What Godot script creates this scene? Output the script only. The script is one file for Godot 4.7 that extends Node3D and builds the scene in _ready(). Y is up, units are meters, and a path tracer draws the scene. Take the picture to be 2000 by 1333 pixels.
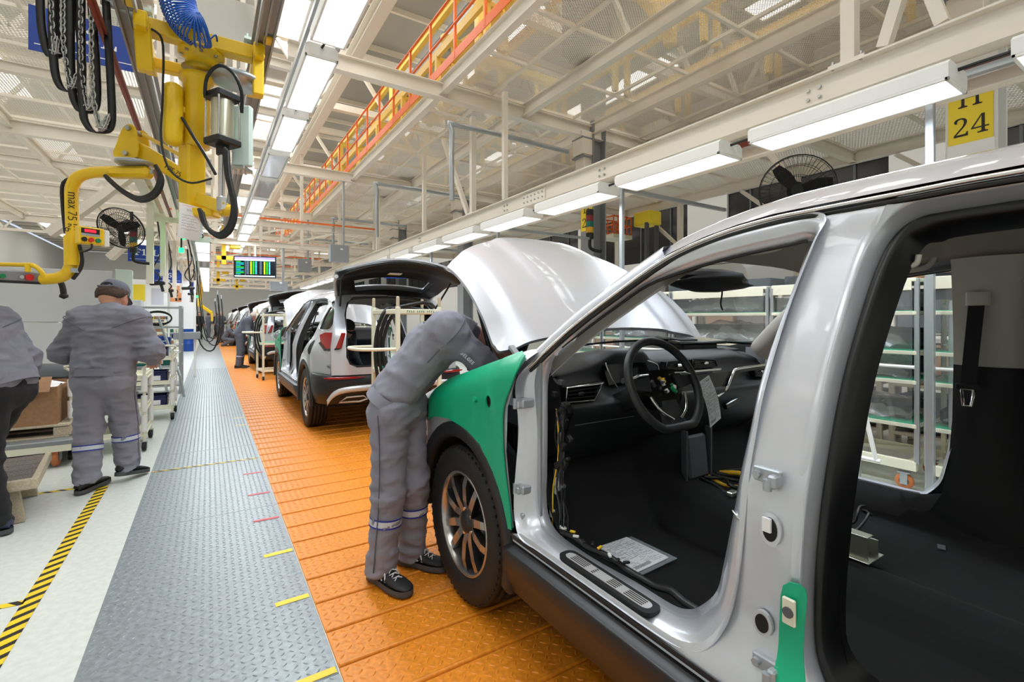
extends Node3D
var M := {}
var taken := {}
var rng := RandomNumberGenerator.new()
var wrinkle := FastNoiseLite.new()
const UPV := Vector3.UP

func _ready():
	rng.seed = 7
	camera_and_light()
	materials()
	setting()
	overhead()
	line_cars()
	hoist()
	left_zone()
	right_zone()
	far_zone()
	people()

func camera_and_light():
	var c := Camera3D.new()
	c.name = "camera"
	# lens: 930 px focal length in a 2000 x 1333 frame, horizon 44.5 px above the middle
	c.projection = Camera3D.PROJECTION_FRUSTUM
	c.near = 0.05
	c.far = 200.0
	c.size = 0.05 * 1333.0 / 930.0
	c.frustum_offset = Vector2(0, -44.5 / 930.0 * 0.05)
	add_child(c)
	c.position = Vector3(0, 1.34, 0)
	c.rotation.y = -deg_to_rad(32.523)
	c.current = true
	var we := WorldEnvironment.new()
	we.name = "environment"
	var e := Environment.new()
	e.background_mode = Environment.BG_SKY
	var sky := Sky.new()
	var ps := ProceduralSkyMaterial.new()
	ps.sky_top_color = Color(0.62, 0.72, 0.86)
	ps.sky_horizon_color = Color(0.86, 0.88, 0.9)
	ps.ground_bottom_color = Color(0.4, 0.4, 0.38)
	ps.ground_horizon_color = Color(0.7, 0.7, 0.68)
	sky.sky_material = ps
	e.sky = sky
	e.tonemap_mode = Environment.TONE_MAPPER_LINEAR
	e.tonemap_exposure = 1.22
	e.sdfgi_enabled = true
	e.ssao_enabled = true
	e.ssil_enabled = true
	we.environment = e
	add_child(we)

func area_light(called, at, size, energy, color, parent):
	var l := AreaLight3D.new()
	l.name = called
	l.area_size = size
	l.area_normalize_energy = true
	l.light_energy = energy
	l.light_color = color
	l.area_range = 60.0
	l.shadow_enabled = true
	parent.add_child(l, true)
	l.position = at
	l.rotation.x = -PI / 2
	return l

# ---------- materials
func mt(key, col, rough = 0.5, metal = 0.0):
	var m := StandardMaterial3D.new()
	m.resource_name = key
	m.albedo_color = col
	m.roughness = rough
	m.metallic = metal
	M[key] = m
	return m

func noise_tex(freq, c0, c1, seed_n, octaves = 4, size = 512):
	var n := FastNoiseLite.new()
	n.seed = seed_n
	n.frequency = freq
	n.fractal_octaves = octaves
	var t := NoiseTexture2D.new()
	t.width = size
	t.height = size
	t.seamless = true
	t.noise = n
	var g := Gradient.new()
	g.set_color(0, c0)
	g.set_color(1, c1)
	t.color_ramp = g
	return t

func grainy(m, tex, sc):
	m.albedo_texture = tex
	m.uv1_triplanar = true
	m.uv1_world_triplanar = true
	m.uv1_scale = Vector3(sc, sc, sc)
	return m

func bumpy(m, freq, sc, depth, seed_n):
	m.heightmap_enabled = true
	m.heightmap_scale = depth
	m.heightmap_texture = noise_tex(freq, Color.BLACK, Color.WHITE, seed_n)
	m.uv1_triplanar = true
	m.uv1_world_triplanar = true
	m.uv1_scale = Vector3(sc, sc, sc)
	return m

# ---------- names and nodes
func numbered(n: String) -> String:
	if not taken.has(n):
		taken[n] = 0
		return n
	taken[n] += 1
	return "%s_%03d" % [n, taken[n]]

func tag(o, label, category = "", group = "", kind = ""):
	if label: o.set_meta("label", label)
	if category: o.set_meta("category", category)
	if group: o.set_meta("group", group)
	if kind: o.set_meta("kind", kind)
	return o

func thing(called, label, category, at = Vector3.ZERO, turn = 0.0, group = "", kind = ""):
	var o := Node3D.new()
	o.name = numbered(called)
	add_child(o)
	o.position = at
	o.rotation.y = turn
	return tag(o, label, category, group, kind)

func new_st() -> SurfaceTool:
	var st := SurfaceTool.new()
	st.begin(Mesh.PRIMITIVE_TRIANGLES)
	return st

func mesh_of(st: SurfaceTool) -> ArrayMesh:
	st.generate_normals()
	st.index()
	return st.commit()

func put(parent, called, what, m, xf = Transform3D()):
	var o := MeshInstance3D.new()
	o.mesh = mesh_of(what) if what is SurfaceTool else what
	o.material_override = m if m is Material else M[m]
	if parent == self:
		o.name = numbered(called)
		add_child(o)
	else:
		o.name = called
		parent.add_child(o, true)
	o.transform = xf
	return o

func copy(o, at, label = "", turn = null):
	var base: String = String(o.name)
	if base.length() > 4 and base[-4] == "_" and base.right(3).is_valid_int():
		base = base.left(-4)
	var c = o.duplicate()
	c.name = numbered(base)
	add_child(c)
	c.position = at
	if turn != null: c.rotation.y = turn
	if label: c.set_meta("label", label)
	return c

# ---------- shapes
func tri(st, a, b, c):
	st.add_vertex(a)
	st.add_vertex(b)
	st.add_vertex(c)

func quad(st, a, b, c, d):
	tri(st, a, b, c)
	tri(st, a, c, d)

func flat(st):
	st.set_smooth_group(-1)

func smooth(st, n = 0):
	st.set_smooth_group(n)

# a box with chamfered edges when bev > 0
func box(st, c: Vector3, s: Vector3, b := Basis.IDENTITY, bev := 0.0):
	st.set_smooth_group(-1)
	var h := s * 0.5
	if bev <= 0.0:
		var p := []
		for k in 8:
			p.append(c + b * Vector3(h.x if k & 1 else -h.x, h.y if k & 2 else -h.y, h.z if k & 4 else -h.z))
		for f in [[0, 1, 3, 2], [4, 6, 7, 5], [0, 4, 5, 1], [2, 3, 7, 6], [0, 2, 6, 4], [1, 5, 7, 3]]:
			quad(st, p[f[0]], p[f[3]], p[f[2]], p[f[1]])
		return
	var q := minf(bev, minf(h.x, minf(h.y, h.z)) * 0.98)
	var v := func(sx, sy, sz, ax):
		var w := Vector3((h.x - (0.0 if ax == 0 else q)) * sx, (h.y - (0.0 if ax == 1 else q)) * sy, (h.z - (0.0 if ax == 2 else q)) * sz)
		return c + b * w
	for s1 in [-1, 1]:
		var fl: bool = s1 > 0
		face(st, [v.call(s1, -1, -1, 0), v.call(s1, 1, -1, 0), v.call(s1, 1, 1, 0), v.call(s1, -1, 1, 0)], fl)
		face(st, [v.call(-1, s1, -1, 1), v.call(-1, s1, 1, 1), v.call(1, s1, 1, 1), v.call(1, s1, -1, 1)], fl)
		face(st, [v.call(-1, -1, s1, 2), v.call(1, -1, s1, 2), v.call(1, 1, s1, 2), v.call(-1, 1, s1, 2)], fl)
		for s2 in [-1, 1]:
			var g: bool = s1 * s2 > 0
			face(st, [v.call(s1, s2, -1, 0), v.call(s1, s2, -1, 1), v.call(s1, s2, 1, 1), v.call(s1, s2, 1, 0)], g)
			face(st, [v.call(-1, s1, s2, 1), v.call(-1, s1, s2, 2), v.call(1, s1, s2, 2), v.call(1, s1, s2, 1)], g)
			face(st, [v.call(s1, -1, s2, 2), v.call(s1, -1, s2, 0), v.call(s1, 1, s2, 0), v.call(s1, 1, s2, 2)], g)
			for s3 in [-1, 1]:
				var t := [v.call(s1, s2, s3, 0), v.call(s1, s2, s3, 1), v.call(s1, s2, s3, 2)]
				if s1 * s2 * s3 > 0:
					tri(st, t[0], t[2], t[1])
				else:
					tri(st, t[0], t[1], t[2])

func face(st, p, keep):
	if keep:
		quad(st, p[3], p[2], p[1], p[0])
	else:
		quad(st, p[0], p[1], p[2], p[3])

func frame_to(d: Vector3) -> Basis:
	var z := d.normalized()
	var x := UPV.cross(z)
	if x.length() < 0.01: x = Vector3.RIGHT
	x = x.normalized()
	return Basis(x, z.cross(x), z)

# bar of w (across) by h (up) between two points
func bar(st, a: Vector3, b: Vector3, w, h, bev := 0.0):
	box(st, (a + b) * 0.5, Vector3(w, h, a.distance_to(b)), frame_to(b - a), bev)

func ibeam(st, a: Vector3, b: Vector3, h, w, t := 0.014):
	var f := frame_to(b - a)
	var c := (a + b) * 0.5
	var l := a.distance_to(b)
	box(st, c + f.y * (h - t) * 0.5, Vector3(w, t, l), f)
	box(st, c - f.y * (h - t) * 0.5, Vector3(w, t, l), f)
	box(st, c, Vector3(t, h - 2 * t, l), f)

func tube(st, pts: Array, r, sides := 8, cap := true, closed := false):
	st.set_smooth_group(0)
	var n := pts.size()
	var rings := []
	var x := Vector3.ZERO
	for i in n:
		var a: Vector3 = pts[(i - 1 + n) % n] if closed else pts[maxi(i - 1, 0)]
		var b: Vector3 = pts[(i + 1) % n] if closed else pts[mini(i + 1, n - 1)]
		var t := (b - a).normalized()
		if x == Vector3.ZERO:
			x = t.cross(UPV)
			if x.length() < 0.05: x = t.cross(Vector3.RIGHT)
		x = (x - t * x.dot(t)).normalized()
		var y := t.cross(x)
		var rr: float = r[i] if r is Array else r
		var ring := []
		for k in sides:
			var an := TAU * k / sides
			ring.append(pts[i] + (x * cos(an) + y * sin(an)) * rr)
		rings.append(ring)
	for i in (n if closed else n - 1):
		var j := (i + 1) % n
		for k in sides:
			var l := (k + 1) % sides
			quad(st, rings[i][k], rings[i][l], rings[j][l], rings[j][k])
	if cap and not closed:
		st.set_smooth_group(-1)
		for k in range(1, sides - 1):
			tri(st, rings[0][0], rings[0][k + 1], rings[0][k])
			tri(st, rings[n - 1][0], rings[n - 1][k], rings[n - 1][k + 1])

func cyl(st, a, b, r, sides := 12):
	tube(st, [a, b], r, sides)

# profile of Vector2(radius, height) turned round the y axis of xf
func lathe(st, prof: Array, xf := Transform3D(), sides := 24, smooth_it := true):
	st.set_smooth_group(0 if smooth_it else -1)
	for i in prof.size() - 1:
		var p: Vector2 = prof[i]
		var q: Vector2 = prof[i + 1]
		for k in sides:
			var a := TAU * k / sides
			var b := TAU * (k + 1) / sides
			var p0 := xf * Vector3(p.x * cos(a), p.y, p.x * sin(a))
			var p1 := xf * Vector3(p.x * cos(b), p.y, p.x * sin(b))
			var q0 := xf * Vector3(q.x * cos(a), q.y, q.x * sin(a))
			var q1 := xf * Vector3(q.x * cos(b), q.y, q.x * sin(b))
			if p.x > 1e-5: tri(st, p0, q1, p1)
			if q.x > 1e-5: tri(st, p0, q0, q1)

func axis(at: Vector3, up: Vector3) -> Transform3D:
	var y := up.normalized()
	var x := y.cross(Vector3.FORWARD)
	if x.length() < 0.05: x = y.cross(Vector3.RIGHT)
	x = x.normalized()
	return Transform3D(Basis(x, y, x.cross(y)), at)

# outline in the xy plane of xf, depth along -z..+z
func prism(st, poly: PackedVector2Array, depth, xf := Transform3D(), smooth_side := false):
	if Geometry2D.is_polygon_clockwise(poly):
		poly = poly.duplicate()
		poly.reverse()
	st.set_smooth_group(-1)
	var d: float = depth * 0.5
	var ix := Geometry2D.triangulate_polygon(poly)
	for k in range(0, ix.size(), 3):
		var a := poly[ix[k]]
		var b := poly[ix[k + 1]]
		var c := poly[ix[k + 2]]
		if (b - a).cross(c - a) < 0:
			var s := b
			b = c
			c = s
		tri(st, xf * Vector3(a.x, a.y, d), xf * Vector3(c.x, c.y, d), xf * Vector3(b.x, b.y, d))
		tri(st, xf * Vector3(a.x, a.y, -d), xf * Vector3(b.x, b.y, -d), xf * Vector3(c.x, c.y, -d))
	st.set_smooth_group(1 if smooth_side else -1)
	for k in poly.size():
		var a := poly[k]
		var b := poly[(k + 1) % poly.size()]
		quad(st, xf * Vector3(a.x, a.y, d), xf * Vector3(b.x, b.y, d), xf * Vector3(b.x, b.y, -d), xf * Vector3(a.x, a.y, -d))

# rows of points joined into a sheet
func loft(st, rows: Array, close_row := false, close_all := false):
	st.set_smooth_group(0)
	var n := rows.size()
	for i in (n if close_all else n - 1):
		var a: Array = rows[i]
		var b: Array = rows[(i + 1) % n]
		var m := a.size()
		for k in (m if close_row else m - 1):
			var l := (k + 1) % m
			quad(st, a[k], a[l], b[l], b[k])

# flat outline cut into cells and carried by f onto a curved surface, with a back and an edge when thick > 0
func skin(st, poly: PackedVector2Array, cell: float, f: Callable, thick := 0.0, holes := []):
	st.set_smooth_group(0)
	if Geometry2D.is_polygon_clockwise(poly):
		poly = poly.duplicate()
		poly.reverse()
	var lo := poly[0]
	var hi := poly[0]
	for p in poly:
		lo = lo.min(p)
		hi = hi.max(p)
	var nx := maxi(1, ceili((hi.x - lo.x) / cell))
	var ny := maxi(1, ceili((hi.y - lo.y) / cell))
	var e := cell * 0.15
	var nrm := func(p: Vector2) -> Vector3:
		var du: Vector3 = f.call(p + Vector2(e, 0)) - f.call(p - Vector2(e, 0))
		var dv: Vector3 = f.call(p + Vector2(0, e)) - f.call(p - Vector2(0, e))
		return du.cross(dv).normalized()
	var put_tri := func(a: Vector2, b: Vector2, c: Vector2):
		if (b - a).cross(c - a) < 0.0:
			var s := b
			b = c
			c = s
		st.set_smooth_group(0)
		tri(st, f.call(a), f.call(c), f.call(b))
		if thick > 0.0:
			st.set_smooth_group(2)
			tri(st, f.call(a) - nrm.call(a) * thick, f.call(b) - nrm.call(b) * thick, f.call(c) - nrm.call(c) * thick)
	for i in nx:
		for j in ny:
			var p0 := lo + Vector2((hi.x - lo.x) * i / nx, (hi.y - lo.y) * j / ny)
			var p1 := lo + Vector2((hi.x - lo.x) * (i + 1) / nx, (hi.y - lo.y) * (j + 1) / ny)
			var sq := PackedVector2Array([p0, Vector2(p1.x, p0.y), p1, Vector2(p0.x, p1.y)])
			var parts: Array = Geometry2D.intersect_polygons(sq, poly)
			for hole in holes:
				var left := []
				for q in parts:
					left.append_array(Geometry2D.clip_polygons(q, hole))
				parts = left
			for q in parts:
				if Geometry2D.is_polygon_clockwise(q): continue
				var ix := Geometry2D.triangulate_polygon(q)
				for k in range(0, ix.size(), 3):
					put_tri.call(q[ix[k]], q[ix[k + 1]], q[ix[k + 2]])
	if thick > 0.0:
		for ring in [poly] + holes:
			st.set_smooth_group(3)
			for k in ring.size():
				var a: Vector2 = ring[k]
				var b: Vector2 = ring[(k + 1) % ring.size()]
				var m := maxi(1, ceili(a.distance_to(b) / cell))
				for s in m:
					var u := a.lerp(b, float(s) / m)
					var v := a.lerp(b, float(s + 1) / m)
					quad(st, f.call(u), f.call(v), f.call(v) - nrm.call(v) * thick, f.call(u) - nrm.call(u) * thick)

# smooth curve through points
func curve(pts: Array, per := 4, closed := false) -> Array:
	var out := []
	var n := pts.size()
	for i in (n if closed else n - 1):
		var p0 = pts[(i - 1 + n) % n] if closed else pts[maxi(i - 1, 0)]
		var p1 = pts[i]
		var p2 = pts[(i + 1) % n]
		var p3 = pts[(i + 2) % n] if closed else pts[mini(i + 2, n - 1)]
		for k in per:
			var t := float(k) / per
			out.append(0.5 * ((2.0 * p1) + (p2 - p0) * t + (2.0 * p0 - 5.0 * p1 + 4.0 * p2 - p3) * t * t + (3.0 * p1 - p0 - 3.0 * p2 + p3) * t * t * t))
	if not closed: out.append(pts[n - 1])
	return out

func circle(c: Vector2, r, n := 16, ry = null) -> PackedVector2Array:
	var o := PackedVector2Array()
	for k in n:
		o.append(c + Vector2(cos(TAU * k / n) * r, sin(TAU * k / n) * (r if ry == null else ry)))
	return o

func round_rect(w, h, r, n := 4) -> PackedVector2Array:
	var o := PackedVector2Array()
	for q in 4:
		var c := Vector2((w * 0.5 - r) * [1, -1, -1, 1][q], (h * 0.5 - r) * [1, 1, -1, -1][q])
		for k in n + 1:
			var a := PI * 0.5 * (q + float(k) / n)
			o.append(c + Vector2(cos(a), sin(a)) * r)
	return o

func words(parent, s: String, height, m, xf, serif := false, bold := 400, depth := 0.002):
	var t := TextMesh.new()
	var f := SystemFont.new()
	f.font_names = PackedStringArray(["Droid Serif" if serif else "Droid Sans"])
	f.font_weight = bold
	t.font = f
	t.font_size = 32
	t.pixel_size = height / 24.0
	t.depth = depth
	t.text = s
	return put(parent, "lettering", t, m, xf)

# thin card with its own picture coordinates, facing +z of xf
func card(w, h, thick := 0.001, bend := 0.0) -> ArrayMesh:
	var st := new_st()
	var n := 6
	for side in [1, -1]:
		st.set_smooth_group(0 if side > 0 else 1)
		for i in n:
			var p := []
			for q in [[i, 0], [i + 1, 0], [i + 1, 1], [i, 1]]:
				var y: float = h * (0.5 - float(q[0]) / n)
				var zz: float = bend * sin(PI * q[0] / n) + side * thick * 0.5
				p.append([Vector3(w * (q[1] - 0.5), y, zz), Vector2(q[1], float(q[0]) / n)])
			for k in ([0, 2, 1, 0, 3, 2] if side < 0 else [0, 1, 2, 0, 2, 3]):
				st.set_uv(p[k][1])
				st.add_vertex(p[k][0])
	st.generate_normals()
	return st.commit()

func picture(key, im: Image, rough := 0.6, glow := 0.0):
	var m = mt(key, Color.WHITE, rough)
	m.albedo_texture = ImageTexture.create_from_image(im)
	if glow > 0.0:
		m.emission_enabled = true
		m.emission_texture = m.albedo_texture
		m.emission = Color.BLACK
		m.emission_energy_multiplier = glow
	return m

func materials():
	wrinkle.seed = 3
	wrinkle.frequency = 1.0
	wrinkle.fractal_octaves = 2
	wrinkle.fractal_type = FastNoiseLite.FRACTAL_RIDGED
	grainy(mt("epoxy", Color(0.89, 0.9, 0.875), 0.28), noise_tex(0.03, Color(0.93, 0.935, 0.92), Color(1, 1, 1), 1), 1.3)
	grainy(mt("tread_steel", Color(0.63, 0.66, 0.68), 0.36, 0.25), noise_tex(0.05, Color(0.78, 0.78, 0.76), Color(1, 1, 1), 2, 5), 1.1)
	grainy(mt("orange_slat", Color(0.97, 0.6, 0.14), 0.4), noise_tex(0.06, Color(0.82, 0.78, 0.72), Color(1, 1, 1), 3, 5), 1.3)
	mt("beige_steel", Color(0.91, 0.875, 0.815), 0.5)
	mt("mesh_steel", Color(0.91, 0.88, 0.83), 0.45, 0.1)
	mt("grey_steel", Color(0.55, 0.56, 0.57), 0.45, 0.2)
	mt("dark_grey", Color(0.33, 0.34, 0.35), 0.5)
	mt("rail_grey", Color(0.62, 0.61, 0.6), 0.45, 0.1)
	mt("galvanised", Color(0.66, 0.68, 0.69), 0.35, 0.6)
	mt("bolt", Color(0.7, 0.7, 0.68), 0.35, 0.8)
	mt("white_paint", Color(0.9, 0.9, 0.88), 0.45)
	mt("wall_white", Color(0.92, 0.92, 0.91), 0.6)
	mt("roof_sheet", Color(0.66, 0.65, 0.63), 0.7)
	mt("wall_grey", Color(0.78, 0.785, 0.79), 0.5)
	mt("cream", Color(0.87, 0.86, 0.77), 0.5)
	mt("pale_green", Color(0.8, 0.86, 0.82), 0.45)
	mt("machine_yellow", Color(0.92, 0.75, 0.07), 0.32)
	mt("soft_yellow", Color(0.93, 0.78, 0.35), 0.5)
	mt("rail_orange", Color(0.93, 0.42, 0.12), 0.45)
	mt("sign_blue", Color(0.04, 0.23, 0.6), 0.4)
	mt("sign_yellow", Color(0.97, 0.86, 0.2), 0.5)
	mt("sign_white", Color(0.95, 0.95, 0.95), 0.5)
	mt("black_print", Color(0.06, 0.06, 0.06), 0.5)
	mt("rubber", Color(0.06, 0.06, 0.065), 0.62)
	mt("orange_lug", Color(0.88, 0.52, 0.11), 0.42)
	mt("cable", Color(0.05, 0.05, 0.055), 0.42)
	mt("black_plastic", Color(0.065, 0.065, 0.07), 0.5)
	mt("matt_black", Color(0.035, 0.035, 0.04), 0.75)
	mt("chrome", Color(0.86, 0.86, 0.86), 0.14, 1.0)
	mt("brushed", Color(0.74, 0.74, 0.72), 0.3, 0.9)
	mt("champagne", Color(0.8, 0.79, 0.7), 0.28, 0.85)
	mt("copper_red", Color(0.5, 0.2, 0.13), 0.45)
	mt("hose_blue", Color(0.06, 0.35, 0.72), 0.3)
	mt("crate_blue", Color(0.08, 0.12, 0.3), 0.5)
	mt("drum_blue", Color(0.03, 0.27, 0.62), 0.4)
	grainy(mt("cardboard", Color(0.66, 0.5, 0.36), 0.8), noise_tex(0.03, Color(0.88, 0.88, 0.88), Color(1, 1, 1), 9), 1.5)
	grainy(mt("pale_wood", Color(0.83, 0.78, 0.68), 0.75), noise_tex(0.05, Color(0.82, 0.8, 0.78), Color(1, 1, 1), 10), 2.0)
	grainy(mt("worn_wood", Color(0.62, 0.58, 0.55), 0.8), noise_tex(0.06, Color(0.45, 0.42, 0.4), Color(1, 1, 1), 11), 2.5)
	mt("paper", Color(0.93, 0.93, 0.93), 0.7)
	mt("tape_yellow", Color(0.96, 0.82, 0.2), 0.5)
	mt("tape_red", Color(0.83, 0.33, 0.33), 0.5)
	mt("lamp_red", Color(0.5, 0.1, 0.12), 0.3)
	mt("lamp_amber", Color(0.8, 0.6, 0.1), 0.3)
	mt("lamp_green", Color(0.05, 0.4, 0.35), 0.3)
	mt("button_green", Color(0.05, 0.5, 0.3), 0.35)
	mt("button_red", Color(0.8, 0.12, 0.12), 0.35)
	mt("orange_caster", Color(0.72, 0.42, 0.22), 0.6)
	mt("signal_green", Color(0.2, 0.9, 0.5), 0.3)
	M.signal_green.emission_enabled = true
	M.signal_green.emission = Color(0.1, 1.0, 0.5)
	M.signal_green.emission_energy_multiplier = 2.0
	mt("display_red", Color(0.8, 0.1, 0.15), 0.3)
	M.display_red.emission_enabled = true
	M.display_red.emission = Color(1.0, 0.12, 0.2)
	M.display_red.emission_energy_multiplier = 1.5
	mt("lamp_glow", Color(0.95, 0.97, 1.0), 0.4)
	M.lamp_glow.emission_enabled = true
	M.lamp_glow.emission = Color(0.97, 0.985, 1.0)
	M.lamp_glow.emission_energy_multiplier = 3.0
	mt("skylight_glow", Color(0.95, 0.97, 1.0), 0.4)
	M.skylight_glow.emission_enabled = true
	M.skylight_glow.emission = Color(1.0, 0.985, 0.96)
	M.skylight_glow.emission_energy_multiplier = 2.2
	var d = mt("lamp_off", Color(0.8, 0.83, 0.86), 0.08)
	d.transparency = BaseMaterial3D.TRANSPARENCY_ALPHA
	d.albedo_color.a = 0.25
	var g = mt("glass", Color(0.9, 0.96, 0.94), 0.02)
	g.transparency = BaseMaterial3D.TRANSPARENCY_ALPHA
	g.albedo_color.a = 0.06
	var dg = mt("dark_glass", Color(0.05, 0.06, 0.06), 0.03)
	dg.transparency = BaseMaterial3D.TRANSPARENCY_ALPHA
	dg.albedo_color.a = 0.6
	var pf = mt("plastic_film", Color(0.93, 0.95, 0.95), 0.16)
	pf.transparency = BaseMaterial3D.TRANSPARENCY_ALPHA
	pf.albedo_color.a = 0.13
	var pl = mt("curtain_film", Color(0.93, 0.95, 0.95), 0.08)
	pl.transparency = BaseMaterial3D.TRANSPARENCY_ALPHA
	pl.albedo_color.a = 0.04
	mt("window_dark", Color(0.16, 0.16, 0.17), 0.15)
	# car
	var p = mt("silver_paint", Color(0.8, 0.81, 0.835), 0.36, 0.55)
	p.clearcoat_enabled = true
	p.clearcoat = 1.0
	p.clearcoat_roughness = 0.04
	mt("inner_silver", Color(0.66, 0.68, 0.7), 0.35, 0.4)
	mt("bay_grey", Color(0.3, 0.31, 0.33), 0.5, 0.2)
	mt("cladding", Color(0.085, 0.085, 0.095), 0.42)
	mt("green_cover", Color(0.02, 0.66, 0.48), 0.36)
	mt("seal", Color(0.035, 0.035, 0.04), 0.35)
	mt("dash_black", Color(0.085, 0.09, 0.1), 0.5)
	mt("dash_soft", Color(0.1, 0.105, 0.115), 0.5)
	mt("gloss_black", Color(0.03, 0.03, 0.035), 0.1)
	bumpy(mt("carpet", Color(0.025, 0.025, 0.03), 0.95), 0.2, 6.0, 0.25, 12)
	mt("trim_beige", Color(0.74, 0.72, 0.68), 0.75)
	mt("headliner", Color(0.6, 0.575, 0.54), 0.9)
	mt("wood_trim", Color(0.2, 0.15, 0.12), 0.15)
	mt("taillight_red", Color(0.55, 0.02, 0.04), 0.1)
	mt("machined", Color(0.72, 0.71, 0.7), 0.22, 0.9)
	mt("rim_dark", Color(0.2, 0.2, 0.21), 0.3, 0.5)
	mt("tyre", Color(0.065, 0.065, 0.07), 0.62)
	mt("satin_silver", Color(0.8, 0.8, 0.8), 0.32, 0.35)
	mt("zinc", Color(0.72, 0.73, 0.68), 0.3, 0.85)
	mt("wire_yellow", Color(0.9, 0.72, 0.1), 0.5)
	mt("connector_white", Color(0.85, 0.85, 0.82), 0.5)
	mt("belt", Color(0.04, 0.04, 0.045), 0.8)
	# people
	for q in [["overall_grey", Color(0.52, 0.515, 0.56)], ["overall_back", Color(0.46, 0.46, 0.5)], ["overall_dark", Color(0.36, 0.37, 0.41)], ["jeans", Color(0.2, 0.22, 0.32)], ["overall_black", Color(0.07, 0.07, 0.085)]]:
		var c = bumpy(mt(q[0], q[1], 0.85), 0.35, 9.0, 0.06, 13)
		c.rim_enabled = true
		c.rim = 0.25
	mt("stripe_blue", Color(0.12, 0.2, 0.6), 0.6)
	mt("stripe_silver", Color(0.78, 0.8, 0.82), 0.35)
	var sk = mt("skin", Color(0.82, 0.6, 0.5), 0.55)
	sk.subsurf_scatter_enabled = true
	sk.subsurf_scatter_strength = 0.1
	mt("hair_brown", Color(0.28, 0.22, 0.18), 0.8)
	mt("hair_grey", Color(0.72, 0.66, 0.6), 0.8)
	mt("shoe_black", Color(0.1, 0.1, 0.11), 0.6)
	mt("sole", Color(0.3, 0.3, 0.31), 0.8)
	mt("lace", Color(0.85, 0.85, 0.85), 0.7)
	mt("monitor_bezel", Color(0.05, 0.05, 0.06), 0.3)
	picture("hazard_tape", hazard_image(), 0.5)
	picture("document", document_image(), 0.55)
	picture("notice", notice_image(), 0.7)
	picture("screen", screen_image(), 0.2, 1.6)

func hazard_image() -> Image:
	var im := Image.create(64, 256, false, Image.FORMAT_RGB8)
	rng.seed = 5
	for y in 256:
		for x in 64:
			var b := posmod(y + x * 0.55, 64.0) < 27.0
			var c := Color(0.13, 0.12, 0.1) if b else Color(0.96, 0.82, 0.16)
			if rng.randf() < 0.05: c = c.lerp(Color(0.4, 0.38, 0.3), 0.5)
			im.set_pixel(x, y, c)
	return im

func document_image() -> Image:
	var im := Image.create(192, 256, false, Image.FORMAT_RGB8)
	im.fill(Color(0.9, 0.91, 0.92))
	rng.seed = 6
	for r in 40:
		var y := 8 + r * 6
		var x := 10
		while x < 180:
			var w := rng.randi_range(4, 26)
			if rng.randf() < 0.62: im.fill_rect(Rect2i(x, y, mini(w, 182 - x), 2), Color(0.55, 0.56, 0.6))
			x += w + 4
	for k in 6:
		im.fill_rect(Rect2i(8, 90 + k * 18, 176, 1), Color(0.4, 0.42, 0.5))
		im.fill_rect(Rect2i(8 + k * 35, 90, 1, 92), Color(0.4, 0.42, 0.5))
	for k in 30:
		im.fill_rect(Rect2i(20 + k * 3, 228, 1 + k % 2, 14), Color(0.2, 0.2, 0.22))
	for k in 22:
		im.fill_rect(Rect2i(120 + k * 2, 14, 1, 8), Color(0.2, 0.2, 0.22))
	return im

func notice_image() -> Image:
	var im := Image.create(128, 192, false, Image.FORMAT_RGB8)
	im.fill(Color(0.92, 0.91, 0.91))
	im.fill_rect(Rect2i(18, 8, 100, 2), Color(0.85, 0.5, 0.5))
	for k in 5:
		im.fill_rect(Rect2i(46 + k * 8, 26 + k % 2, 2, 12), Color(0.35, 0.35, 0.4))
	rng.seed = 8
	for r in 6:
		var y := 62 + r * 15
		var x := 16
		while x < 80 + (r * 13) % 34:
			var w := rng.randi_range(3, 10)
			im.fill_rect(Rect2i(x, y + rng.randi_range(-2, 2), w, 2), Color(0.35, 0.36, 0.42))
			x += w + 3
	return im

func screen_image() -> Image:
	var im := Image.create(256, 128, false, Image.FORMAT_RGB8)
	im.fill(Color(0.01, 0.03, 0.06))
	im.fill_rect(Rect2i(0, 0, 256, 15), Color(0.5, 0.45, 0.85))
	im.fill_rect(Rect2i(0, 15, 256, 8), Color(0.7, 0.85, 0.95))
	im.fill_rect(Rect2i(0, 120, 256, 8), Color(0.75, 0.8, 0.85))
	for c in [[74, 16, Color(0.3, 0.35, 0.4)], [98, 10, Color(0.75, 0.85, 0.05)], [114, 10, Color(0.1, 0.8, 0.05)], [130, 10, Color(0.2, 0.7, 0.8)], [158, 14, Color(0.3, 0.35, 0.4)], [184, 10, Color(0.75, 0.85, 0.05)], [200, 10, Color(0.1, 0.8, 0.05)], [216, 10, Color(0.3, 0.75, 0.9)]]:
		for r in 14:
			im.fill_rect(Rect2i(c[0], 28 + r * 6, c[1], 4), c[2])
	im.fill_rect(Rect2i(66, 24, 2, 96), Color(0.4, 0.6, 0.6))
	for r in 10:
		im.fill_rect(Rect2i(8, 28 + r * 9, 50 if r % 3 else 30, 4), Color(0.05, 0.6, 0.6) if r % 4 else Color(0.1, 0.8, 0.1))
	return im

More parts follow.
